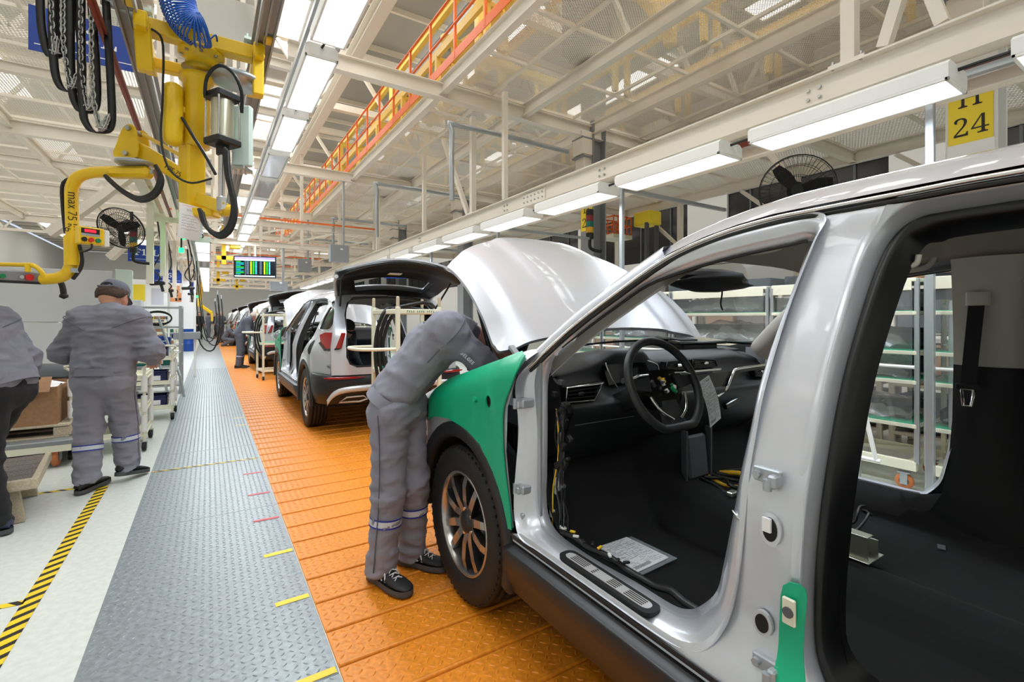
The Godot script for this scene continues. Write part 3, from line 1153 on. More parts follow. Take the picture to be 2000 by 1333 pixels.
func mezzanine_clutter():
	# conveyor frame, ducts, cabinets and pipes that stand on the mezzanine
	for q in [[3.84, "yellow conveyor frame along the railing side of the mezzanine"], [6.6, "yellow conveyor frame along the column side of the mezzanine"], [8.4, "yellow conveyor frame on the far side of the mezzanine"]]:
		var t = thing("conveyor_frame", q[1], "conveyor frame", Vector3(q[0], 5.61, 0))
		for x in [-0.16, 0.16]:
			var st := new_st()
			box(st, Vector3(x, 0.75, -13), Vector3(0.07, 0.16, 34))
			put(t, "side_rail", st, "soft_yellow")
		for k in 18:
			var st := new_st()
			for x in [-0.16, 0.16]: box(st, Vector3(x, 0.35, 3.0 - k * 1.9), Vector3(0.09, 0.7, 0.09))
			box(st, Vector3(0, 0.66, 3.0 - k * 1.9), Vector3(0.32, 0.07, 0.07))
			put(t, "stand", st, "soft_yellow")
	for q in [[5.25, 8.4, 0.3, "wide galvanised air duct over the mezzanine"], [7.85, 7.0, 0.24, "galvanised air duct beyond the column line"]]:
		var st := new_st()
		cyl(st, Vector3(q[0], q[1], 5), Vector3(q[0], q[1], -40), q[2], 16)
		var d = tag(put(self, "air_duct", st, "galvanised"), q[3], "duct")
		for k in 14:
			st = new_st()
			lathe(st, [Vector2(q[2] + 0.03, -0.03), Vector2(q[2] + 0.03, 0.03)], axis(Vector3(q[0], q[1], 4 - k * 3.0), Vector3(0, 0, 1)), 16)
			put(d, "joint_ring", st, "grey_steel")
	rng.seed = 55
	for k in 16:
		var inner := k % 2 == 1
		var x := rng.randf_range(5.0, 5.6) if inner else rng.randf_range(9.3, 9.8)
		var z: float = [-2.1, -6.0, -8.6, -11.2, -13.8, -16.4, -18.2, -21.0][k / 2] if inner else 2.0 - k * 1.7
		var h := rng.randf_range(0.5, 1.4)
		var t = thing("machine_cabinet", "%s machine cabinet on the mezzanine, %s from the viewer" % [["dark grey", "grey", "cream", "dark"][k % 4], ["first", "second", "third", "fourth", "fifth", "sixth", "seventh", "eighth", "ninth", "tenth", "eleventh", "twelfth", "thirteenth", "fourteenth", "fifteenth", "last"][k]], "cabinet", Vector3(x, 5.605, z), 0.0, "machine cabinets on the mezzanine")
		var st := new_st()
		box(st, Vector3(0, h * 0.5 + 0.05, 0), Vector3(rng.randf_range(0.4, 0.8), h, 0.4 if inner else rng.randf_range(0.4, 0.9)), Basis.IDENTITY, 0.02)
		put(t, "body", st, ["dark_grey", "grey_steel", "cream", "bay_grey"][k % 4])
		st = new_st()
		box(st, Vector3(0, 0.025, 0), Vector3(0.4, 0.05, 0.4))
		put(t, "plinth", st, "dark_grey")
		st = new_st()
		tube(st, curve([Vector3(0.1, h, 0), Vector3(0.15, h + 0.4, 0.1), Vector3(0.25, h + 0.2, 0.15), Vector3(0.42, h * 0.5, 0.15)], 4), 0.02, 6)
		put(t, "cable", st, "cable")

const FRONT_IN := [Vector3(-0.778, 1.134, 0.548), Vector3(-0.783, 1.064, 0.532), Vector3(-0.79, 0.901, 0.541), Vector3(-0.79, 0.721, 0.54), Vector3(-0.79, 0.651, 0.538), Vector3(-0.79, 0.578, 0.549), Vector3(-0.79, 0.535, 0.589), Vector3(-0.79, 0.517, 0.655), Vector3(-0.79, 0.511, 0.816), Vector3(-0.79, 0.519, 0.993), Vector3(-0.79, 0.519, 1.132), Vector3(-0.79, 0.534, 1.19), Vector3(-0.79, 0.565, 1.23), Vector3(-0.79, 0.627, 1.276), Vector3(-0.79, 0.713, 1.297), Vector3(-0.79, 0.856, 1.325), Vector3(-0.784, 0.968, 1.346), Vector3(-0.756, 1.069, 1.356), Vector3(-0.726, 1.164, 1.36), Vector3(-0.683, 1.284, 1.378), Vector3(-0.641, 1.397, 1.403), Vector3(-0.608, 1.493, 1.428), Vector3(-0.604, 1.52, 1.431), Vector3(-0.604, 1.53, 1.407), Vector3(-0.612, 1.524, 1.362), Vector3(-0.62, 1.509, 1.217), Vector3(-0.633, 1.483, 1.071), Vector3(-0.654, 1.442, 0.926), Vector3(-0.689, 1.37, 0.811), Vector3(-0.73, 1.277, 0.674), Vector3(-0.762, 1.202, 0.576)]
const FRONT_OUT := [Vector3(-0.85, 1.13, 0.47), Vector3(-0.865, 1.06, 0.43), Vector3(-0.865, 0.9, 0.455), Vector3(-0.88, 0.72, 0.455), Vector3(-0.89, 0.64, 0.46), Vector3(-0.9, 0.56, 0.48), Vector3(-0.915, 0.505, 0.54), Vector3(-0.915, 0.505, 0.66), Vector3(-0.915, 0.505, 0.83), Vector3(-0.915, 0.505, 1), Vector3(-0.915, 0.505, 1.16), Vector3(-0.91, 0.512, 1.26), Vector3(-0.9, 0.545, 1.325), Vector3(-0.88, 0.62, 1.365), Vector3(-0.87, 0.72, 1.385), Vector3(-0.865, 0.86, 1.398), Vector3(-0.86, 0.968, 1.405), Vector3(-0.835, 1.068, 1.408), Vector3(-0.805, 1.163, 1.41), Vector3(-0.76, 1.283, 1.42), Vector3(-0.715, 1.4, 1.435), Vector3(-0.665, 1.52, 1.455), Vector3(-0.632, 1.58, 1.465), Vector3(-0.619, 1.603, 1.415), Vector3(-0.619, 1.602, 1.37), Vector3(-0.63, 1.585, 1.215), Vector3(-0.645, 1.556, 1.09), Vector3(-0.678, 1.49, 0.948), Vector3(-0.722, 1.406, 0.822), Vector3(-0.78, 1.28, 0.647), Vector3(-0.815, 1.195, 0.55)]
const RAIL := [Vector3(-0.836, 1.138, 0.486), Vector3(-0.776, 1.287, 0.655), Vector3(-0.718, 1.414, 0.833), Vector3(-0.662, 1.524, 1.006), Vector3(-0.633, 1.578, 1.169), Vector3(-0.621, 1.6, 1.315), Vector3(-0.618, 1.604, 1.44), Vector3(-0.617, 1.607, 1.64), Vector3(-0.616, 1.608, 1.8), Vector3(-0.625, 1.595, 2.5), Vector3(-0.645, 1.55, 2.9), Vector3(-0.68, 1.45, 3.2)]
const REAR_IN := [Vector2(1.63, 1.54), Vector2(1.7, 1.548), Vector2(2.0, 1.55), Vector2(2.4, 1.54), Vector2(2.62, 1.5), Vector2(2.75, 1.42), Vector2(2.78, 1.3), Vector2(2.72, 1.12), Vector2(2.62, 0.99), Vector2(2.44, 0.9), Vector2(2.28, 0.77), Vector2(2.2, 0.64), Vector2(2.1, 0.555), Vector2(1.95, 0.53), Vector2(1.72, 0.53), Vector2(1.6, 0.552), Vector2(1.545, 0.615), Vector2(1.535, 0.72), Vector2(1.545, 0.9), Vector2(1.55, 1.05), Vector2(1.553, 1.2), Vector2(1.565, 1.35), Vector2(1.577, 1.45), Vector2(1.595, 1.51)]
const REAR_OUT := [Vector2(1.6, 1.6), Vector2(1.7, 1.606), Vector2(2.0, 1.605), Vector2(2.42, 1.597), Vector2(2.68, 1.568), Vector2(2.84, 1.47), Vector2(2.87, 1.31), Vector2(2.8, 1.09), Vector2(2.68, 0.945), Vector2(2.5, 0.87), Vector2(2.34, 0.74), Vector2(2.25, 0.6), Vector2(2.12, 0.51), Vector2(1.95, 0.5), Vector2(1.72, 0.5), Vector2(1.575, 0.512), Vector2(1.51, 0.59), Vector2(1.498, 0.72), Vector2(1.505, 0.9), Vector2(1.508, 1.05), Vector2(1.51, 1.2), Vector2(1.518, 1.35), Vector2(1.525, 1.45), Vector2(1.545, 1.53)]

func hw(y: float) -> float:
	var d := maxf(0.0, y - 0.95)
	return 0.9 - 0.3 * d - 0.2 * d * d

func taper(z: float) -> float:
	var d := maxf(0.0, z - 2.8)
	return 0.35 * d * d

func flip(p: Vector3, s) -> Vector3:
	return Vector3(p.x * s, p.y, p.z)

func flips(a: Array, s) -> Array:
	var o := []
	for p in a: o.append(flip(p, s))
	return o

# band between two matched loops, pressed into steps: prof holds Vector2(way from inner to outer, rise)
func band(st, ins: Array, outs: Array, prof: Array, s, rise_dir = null):
	var n := ins.size()
	var rows := []
	for q in prof:
		var row := []
		for i in n:
			var a: Vector3 = ins[i]
			var b: Vector3 = outs[i]
			var t: Vector3 = (ins[(i + 1) % n] - ins[(i - 1 + n) % n]).normalized()
			var nn := t.cross(b - a).normalized()
			if nn.x > 0.35 or (absf(nn.x) <= 0.35 and nn.y < 0): nn = -nn
			row.append(flip(a.lerp(b, q.x) + nn * q.y, s))
		rows.append(row)
	loft(st, rows, true)

func car_side(car, s, near):
	var fi := curve(FRONT_IN, 4, true)
	var fo := curve(FRONT_OUT, 4, true)
	var ri3 := []
	var ro3 := []
	var rm3 := []
	for k in REAR_IN.size():
		var a: Vector2 = REAR_IN[k]
		var b: Vector2 = REAR_OUT[k]
		ri3.append(Vector3(-(hw(a.y) - 0.085 - taper(a.x)), a.y, a.x))
		var low := smoothstep(0.6, 0.5, b.y)
		var top := smoothstep(1.5, 1.6, b.y)
		ro3.append(Vector3(-(lerpf(hw(b.y) - 0.035 - taper(b.x), 0.915, low) + top * 0.03), b.y, b.x))
	var ri := curve(ri3, 4, true)
	var ro := curve(ro3, 4, true)
	var st := new_st()
	band(st, fi, fo, [Vector2(0, -0.02), Vector2(0, 0), Vector2(0.2, 0.0), Vector2(0.3, 0.007), Vector2(0.36, 0.009), Vector2(0.62, 0.009), Vector2(0.72, 0.007), Vector2(0.8, 0.0), Vector2(1, 0)], s)
	band(st, ri, ro, [Vector2(0, -0.02), Vector2(0, 0), Vector2(0.55, 0.0), Vector2(0.68, 0.008), Vector2(0.85, 0.008), Vector2(1, 0)], s)
	# pillar between the openings and the sill under them
	var poly := PackedVector2Array()
	for p in curve(FRONT_OUT.slice(6, 24), 3):
		poly.append(Vector2(p.z, p.y))
	poly.append(Vector2(1.5, 1.603))
	poly.append(Vector2(1.565, 1.592))
	for p in curve(rev(REAR_OUT.slice(12, 24)), 3):
		poly.append(p)
	poly.append(Vector2(2.25, 0.49))
	poly.append(Vector2(0.5, 0.49))
	var f := func(p: Vector2) -> Vector3:
		var low := smoothstep(0.64, 0.5, p.y)
		var top := smoothstep(1.5, 1.6, p.y)
		var w := lerpf(hw(p.y) - 0.035, 0.915, low) + top * 0.03
		var mid := (p.x - 1.455) / 0.055
		w += 0.012 * maxf(0.0, 1.0 - mid * mid) * smoothstep(0.7, 0.95, p.y) * (1.0 - top)
		return Vector3(-(w - 0.004) * s, p.y, p.x)
	var wide := Geometry2D.offset_polygon(poly, 0.016)
	skin(st, wide[0], 0.04, f)
	# windscreen pillar skin
	var rail := curve(RAIL.slice(0, 4), 6)
	var rows := [[], [], [], []]
	for i in rail.size():
		var p: Vector3 = rail[i]
		var t: Vector3 = (rail[mini(i + 1, rail.size() - 1)] - rail[maxi(i - 1, 0)]).normalized()
		var up := Vector3(0, t.z, -t.y).normalized()
		rows[0].append(flip(p, s))
		rows[1].append(flip(p + up * 0.034 + Vector3(0.006, 0, 0), s))
		rows[2].append(flip(p + up * 0.052 + Vector3(0.024, 0, 0), s))
		rows[3].append(flip(p + up * 0.06 + Vector3(0.07, 0, 0), s))
	loft(st, rows)
	# rear quarter
	var q := PackedVector2Array([Vector2(2.68, 1.568), Vector2(2.9, 1.55), Vector2(3.1, 1.5), Vector2(3.26, 1.38), Vector2(3.36, 1.24), Vector2(3.44, 1.1), Vector2(3.46, 0.9), Vector2(3.46, 0.68), Vector2(3.12, 0.66)])
	for k in 11:
		var a := lerpf(0.72, PI - 0.35, k / 10.0)
		q.append(Vector2(2.67 + cos(a) * 0.472, 0.36 + sin(a) * 0.472))
	var back := []
	for k in range(12, 3, -1): back.append(REAR_OUT[k])
	for p in curve(back, 3): q.append(p)
	var win := PackedVector2Array([Vector2(2.97, 1.2), Vector2(2.95, 1.36), Vector2(2.98, 1.46), Vector2(3.08, 1.46), Vector2(3.2, 1.38), Vector2(3.27, 1.27), Vector2(3.24, 1.2)])
	var fq := func(p: Vector2) -> Vector3:
		var w := hw(p.y) - taper(p.x) - 0.02 * smoothstep(1.0, 1.1, p.y) + 0.012 * smoothstep(1.12, 1.0, p.y)
		return Vector3(-w * s, p.y, p.x)
	skin(st, q, 0.06, fq, 0.0, [win])
	var side = put(car, "side_frame", st, "silver_paint")
	st = new_st()
	var fw := func(p: Vector2) -> Vector3:
		var v: Vector3 = fq.call(p)
		return v + Vector3(0.008 * s, 0, 0)
	skin(st, win, 0.1, fw)
	put(side, "quarter_window", st, "gloss_black")
	st = new_st()
	var wr := []
	for p in win: wr.append(fq.call(p))
	tube(st, curve(wr, 3, true), 0.008, 6, false, true)
	put(side, "window_trim", st, "chrome")
	st = new_st()
	skin(st, circle(Vector2(2.98, 0.99), 0.055, 16, 0.085), 0.05, func(p): return fq.call(p) + Vector3(-0.004 * s, 0, 0))
	put(side, "filler_recess", st, "matt_black")
	# bright and black strips along the roof line
	st = new_st()
	tube(st, flips(curve(RAIL, 4), s), 0.006, 6)
	put(side, "chrome_strip", st, "chrome")
	st = new_st()
	var low_rail := []
	for p in curve(RAIL, 4): low_rail.append(flip(p + Vector3(0.004, -0.014, 0.005), s))
	tube(st, low_rail, 0.008, 6)
	put(side, "gutter_strip", st, "seal")
	# black rubber round the rear opening
	st = new_st()
	var seal_a := []
	var seal_b := []
	var seal_c := []
	for i in ri.size():
		seal_a.append(flip(ri[i].lerp(ro[i], -0.6) + Vector3(0.03, 0, 0), s))
		seal_b.append(flip(ri[i].lerp(ro[i], -0.15) + Vector3(-0.014, 0, 0), s))
		seal_c.append(flip(ri[i].lerp(ro[i], 0.2) + Vector3(-0.002, 0, 0), s))
	var mid_a := []
	var mid_b := []
	for i in ri.size():
		mid_a.append(seal_a[i].lerp(seal_b[i], 0.5) + Vector3(-0.012 * s, 0, 0))
		mid_b.append(seal_b[i].lerp(seal_c[i], 0.5) + Vector3(-0.008 * s, 0, 0))
	loft(st, [seal_a, mid_a, seal_b, mid_b, seal_c], true)
	put(car, "door_seal", st, "seal")
	if near:
		# thin dark rubber edge and weld studs of the front opening
		st = new_st()
		tube(st, flips(fi.slice(92, 120), s), 0.005, 5)
		put(car, "edge_trim", st, "seal")

func rev(a: Array) -> Array:
	var b := a.duplicate()
	b.reverse()
	return b

func arch(st, hub: Vector2, s, a0, a1):
	var rows := []
	for q in [[0.478, 0.885], [0.478, 0.908], [0.466, 0.918], [0.42, 0.918], [0.406, 0.905], [0.402, 0.87], [0.402, 0.72]]:
		var row := []
		for k in 25:
			var a := lerpf(a0, a1, k / 24.0)
			row.append(Vector3(-(q[1]) * s, hub.y + sin(a) * q[0], hub.x + cos(a) * q[0]))
		rows.append(row)
	loft(st, rows)

func shoulder(z: float) -> float:
	return clampf(0.955 + 0.27 * (z + 0.15), 0.84, 1.12)

func fender_at(p: Vector2, lift: float, s) -> Vector3:
	var yb := shoulder(p.x)
	var t := maxf(0.0, p.y - yb)
	var t0 := minf(t, 0.05)
	var dip := 0.035 * smoothstep(0.3, 0.75, -p.x)
	var crease := 0.006 * smoothstep(0.03, 0.0, absf(p.x - 0.2 - (p.y - 0.8) * 0.2))
	return Vector3(-(0.9 - dip - crease - 0.45 * t * t / 0.06 * minf(1.0, 0.12 / maxf(t, 0.12)) + lift) * s, minf(p.y, yb) + t * 0.78 + lift * minf(1.0, t * 8.0), p.x)

func car_lower(car, s, near):
	var st := new_st()
	arch(st, Vector2(0, 0.36), s, -0.22, PI + 0.1)
	put(car, "arch_cladding", st, "cladding")
	st = new_st()
	arch(st, Vector2(2.67, 0.36), s, -0.1, PI + 0.22)
	put(car, "arch_cladding", st, "cladding")
	# sill cladding
	st = new_st()
	var rows := []
	for q in [[0.9, 0.5], [0.914, 0.499], [0.915, 0.497], [0.906, 0.462], [0.905, 0.46], [0.906, 0.458], [0.94, 0.452], [0.945, 0.45], [0.947, 0.445], [0.941, 0.39], [0.94, 0.385], [0.905, 0.275], [0.9, 0.27], [0.8, 0.24], [0.6, 0.24]]:
		var row := []
		for z in [0.42, 0.47, 0.5, 1.0, 1.5, 2.0, 2.16, 2.24]:
			var e := 0.03 if z < 0.45 or z > 2.2 else 0.0
			row.append(Vector3(-(q[0] - e) * s, q[1] + (0.0 if z > 0.45 else -0.02), z))
		rows.append(row)
	loft(st, rows)
	put(car, "sill_cladding", st, "cladding")
	# front fender and wheelhouse
	var low := [Vector2(0.45, 0.5)]
	for k in 11:
		var a := lerpf(0.28, PI - 0.1, k / 10.0)
		low.append(Vector2(cos(a) * 0.47, 0.36 + sin(a) * 0.47))
	low.append_array([Vector2(-0.6, 0.5), Vector2(-0.78, 0.62), Vector2(-0.74, 0.8), Vector2(-0.4, 0.97), Vector2(-0.2, 1.06), Vector2(0.1, 1.14), Vector2(0.4, 1.22), Vector2(0.52, 1.24), Vector2(0.5, 1.12), Vector2(0.43, 0.98), Vector2(0.42, 0.8), Vector2(0.45, 0.64), Vector2(0.475, 0.52)])
	st = new_st()
	skin(st, PackedVector2Array(low), 0.06, func(p): return fender_at(p, 0.0, s))
	var fen = put(car, "fender", st, "silver_paint")
	for hub in [0.0, 2.67]:
		st = new_st()
		var r2 := [[], [], []]
		for k in 17:
			var a := lerpf(-0.1, PI + 0.1, k / 16.0)
			var e := Vector3(0, 0.36 + sin(a) * 0.44, hub + cos(a) * 0.44)
			r2[0].append(e + Vector3(-0.88 * s, 0, 0))
			r2[1].append(e + Vector3(-0.5 * s, 0, 0))
			r2[2].append(Vector3(-0.5 * s, 0.3, hub))
		loft(st, r2)
		put(car, "wheel_liner", st, "matt_black")
	# protective cover
	var cov := [Vector2(0.476, 0.512), Vector2(0.44, 0.506), Vector2(0.377, 0.553), Vector2(0.302, 0.65), Vector2(0.226, 0.732), Vector2(0.142, 0.792), Vector2(0.024, 0.832), Vector2(-0.108, 0.842), Vector2(-0.292, 0.82), Vector2(-0.353, 0.79)]
	var topc := []
	for z in [-0.345, -0.25, -0.1, 0.05, 0.2, 0.33, 0.44]:
		topc.append(Vector2(z, shoulder(z) + 0.1 - (0.1 if z < -0.3 else 0.0)))
	cov.append_array(curve(topc, 2))
	cov.append_array(curve([Vector2(0.5, 1.2), Vector2(0.515, 1.143), Vector2(0.47, 1.07), Vector2(0.415, 0.98), Vector2(0.404, 0.89), Vector2(0.411, 0.795), Vector2(0.433, 0.682), Vector2(0.462, 0.58)], 3))
	var hole := circle(Vector2(0.305, 0.985), 0.022, 12, 0.026)
	st = new_st()
	skin(st, PackedVector2Array(cov), 0.045, func(p): return fender_at(p, 0.012 + 0.006 * smoothstep(0.05, 0.03, p.distance_to(Vector2(0.305, 0.985))), s), 0.006, [hole])
	var c = put(car, "fender_cover", st, "green_cover")
	c.set_meta("label", "green plastic protective cover on the front fender")
	st = new_st()
	skin(st, hole, 0.02, func(p): return fender_at(p, 0.006, s))
	put(c, "hole_shade_disc", st, "matt_black")  # black disc behind the cover's hole, shade inside it put in as colour
	st = new_st()
	cyl(st, Vector3(-0.9 * s, 0.975, 0.19), Vector3(-0.925 * s, 0.978, 0.19), 0.012, 10)
	put(c, "peg", st, "green_cover")
	# hinge gap behind the fender
	st = new_st()
	box(st, Vector3(-0.815 * s, 0.82, 0.46), Vector3(0.01, 0.68, 0.16))
	put(car, "hinge_pillar", st, "inner_silver")
	st = new_st()
	for q in [[0.93, 0.17], [0.67, 0.07], [0.59, 0.06]]:
		prism(st, round_rect(0.045, q[1], 0.02), 0.006, Transform3D(Basis(UPV, PI / 2), Vector3(-0.823 * s, q[0], 0.455)))
	put(car, "pillar_openings", st, "matt_black")
	for q in [1.0, 0.665, 0.56]:
		st = new_st()
		box(st, Vector3(-0.85 * s, q, 0.485), Vector3(0.06, 0.035, 0.045), Basis.IDENTITY, 0.006)
		box(st, Vector3(-0.868 * s, q - 0.008, 0.462), Vector3(0.035, 0.03, 0.04), Basis.IDENTITY, 0.006)
		cyl(st, Vector3(-0.88 * s, q - 0.025, 0.455), Vector3(-0.88 * s, q + 0.015, 0.455), 0.01, 8)
		put(car, "door_hinge", st, "inner_silver")
	return fen

func make_wheel(car, x, z, s):
	var w := Node3D.new()
	w.name = "wheel"
	car.add_child(w, true)
	w.position = Vector3(x, 0.362, z)
	var ax := axis(Vector3.ZERO, Vector3(-s, 0, 0))
	var st := new_st()
	var prof := [Vector2(0.235, -0.1), Vector2(0.3, -0.112), Vector2(0.34, -0.105), Vector2(0.358, -0.09)]
	for g in [-0.06, -0.02, 0.02, 0.06]:
		prof.append_array([Vector2(0.362, g - 0.006), Vector2(0.354, g - 0.005), Vector2(0.354, g + 0.005), Vector2(0.362, g + 0.006)])
	prof.append_array([Vector2(0.358, 0.09), Vector2(0.345, 0.103), Vector2(0.32, 0.111), Vector2(0.3, 0.112), Vector2(0.27, 0.107), Vector2(0.247, 0.1), Vector2(0.24, 0.092)])
	lathe(st, prof, ax, 48)
	put(w, "tyre", st, "tyre")
	st = new_st()
	for k in 60:
		var a := TAU * k / 60
		var b := Basis(Vector3(1, 0, 0), a)
		for e in [-1, 1]:
			box(st, b * Vector3(0.09 * e, 0.3465, 0), Vector3(0.026, 0.012, 0.012), b)
	put(w, "tread_blocks", st, "tyre")
	st = new_st()
	lathe(st, [Vector2(0.243, 0.088), Vector2(0.24, 0.098), Vector2(0.23, 0.098), Vector2(0.222, 0.085), Vector2(0.215, 0.04), Vector2(0.2, -0.08)], ax, 40)
	put(w, "rim", st, "machined")
	st = new_st()
	lathe(st, [Vector2(0.22, -0.02), Vector2(0.0, -0.02)], ax, 24)
	lathe(st, [Vector2(0.15, 0.0), Vector2(0.15, -0.03)], ax, 24)
	put(w, "brake_disc", st, "rim_dark")
	for k in 5:
		for e in [-1, 1]:
			var a: float = TAU * k / 5 + e * 0.2 + 0.3
			st = new_st()
			var b := Basis(Vector3(-s, 0, 0), a) * ax.basis
			# from the hub outwards: dark flank with a bright face
			var dir := (b * Vector3(1, 0, 0)).normalized()
			var tang: Vector3 = Vector3(-s, 0, 0).cross(dir).normalized() * e
			var hub_p := dir * 0.045
			var out_p: Vector3 = dir * 0.226 + tang * 0.012
			var up := Vector3(-s, 0, 0)
			var rows := []
			for t in [0.0, 0.3, 0.7, 1.0]:
				var c: Vector3 = hub_p.lerp(out_p, t) + tang * sin(t * PI) * 0.008 + up * (0.072 + 0.018 * sin(t * PI * 0.8))
				var wd := lerpf(0.02, 0.016, t)
				rows.append([c - tang * wd - up * 0.035, c - tang * wd, c + tang * wd, c + tang * wd - up * 0.035])
			st.set_smooth_group(-1)
			for i in 3:
				quad(st, rows[i][1], rows[i][2], rows[i + 1][2], rows[i + 1][1])
			put(w, "spoke_face", st, "machined")
			st = new_st()
			st.set_smooth_group(-1)
			for i in 3:
				quad(st, rows[i][0], rows[i][1], rows[i + 1][1], rows[i + 1][0])
				quad(st, rows[i][2], rows[i][3], rows[i + 1][3], rows[i + 1][2])
			put(w, "spoke_flank", st, "rim_dark")
	st = new_st()
	lathe(st, [Vector2(0.055, 0.05), Vector2(0.05, 0.082), Vector2(0.032, 0.088), Vector2(0.0, 0.09)], ax, 20)
	put(w, "hub_cap", st, "rim_dark")
	for k in 5:
		st = new_st()
		var a := TAU * k / 5 + 0.3
		var c: Vector3 = ax * Vector3(cos(a) * 0.058, 0.06, sin(a) * 0.058)
		cyl(st, c, c + Vector3(-0.018 * s, 0, 0), 0.01, 6)
		put(w, "wheel_nut", st, "chrome")
	return w

func hood_at(p: Vector2) -> Vector3:
	var a := p.x
	var b := p.y
	var r := pow(absf(a), 2.6)
	var base := Vector3(0.78 * a, 1.265 - 0.09 * a * a, 0.18 - 0.03 * a * a)
	var front := Vector3(0.765 * a, 1.875 - 0.225 * r, -0.67 + 0.24 * r)
	var n := Vector3(0, 0.82, 0.57)
	var h := 0.045 * sin(PI * b) - 0.03 * pow(b, 6.0)
	h += 0.02 * smoothstep(0.5, 0.4, absf(a)) * (0.4 + 0.6 * b)
	h += 0.014 * smoothstep(0.86, 0.79, absf(a)) - 0.018 * smoothstep(0.7, 0.98, absf(a)) * smoothstep(0.3, 0.0, b) 
	return base.lerp(front, b) + n * h

func roof_at(p: Vector2) -> Vector3:
	var z := p.y
	var edge := Vector3.ZERO
	for k in RAIL.size() - 1:
		if z <= RAIL[k + 1].z or k == RAIL.size() - 2:
			var t := clampf((z - RAIL[k].z) / (RAIL[k + 1].z - RAIL[k].z), 0.0, 1.0)
			edge = RAIL[k].lerp(RAIL[k + 1], t)
			break
	var a := absf(p.x)
	var y := edge.y + 0.012 + 0.016 * smoothstep(1.0, 0.97, a) + 0.1 * (1.0 - pow(a, 3.6))
	return Vector3(-edge.x * p.x, y, z - 0.12 * (1.0 - a * a) * smoothstep(1.3, 0.9, z))

func tailgate_at(p: Vector2, drop: float) -> Vector3:
	var b := p.y
	var z := 3.07 + 0.8 * b
	var y := 1.64 + 0.34 * sin(minf(b / 0.75, 1.0) * PI * 0.5)
	var a := p.x
	return Vector3(a * (0.6 + 0.17 * b), y - 0.12 * a * a * b - 0.05 * a * a - drop, z - 0.06 * a * a)

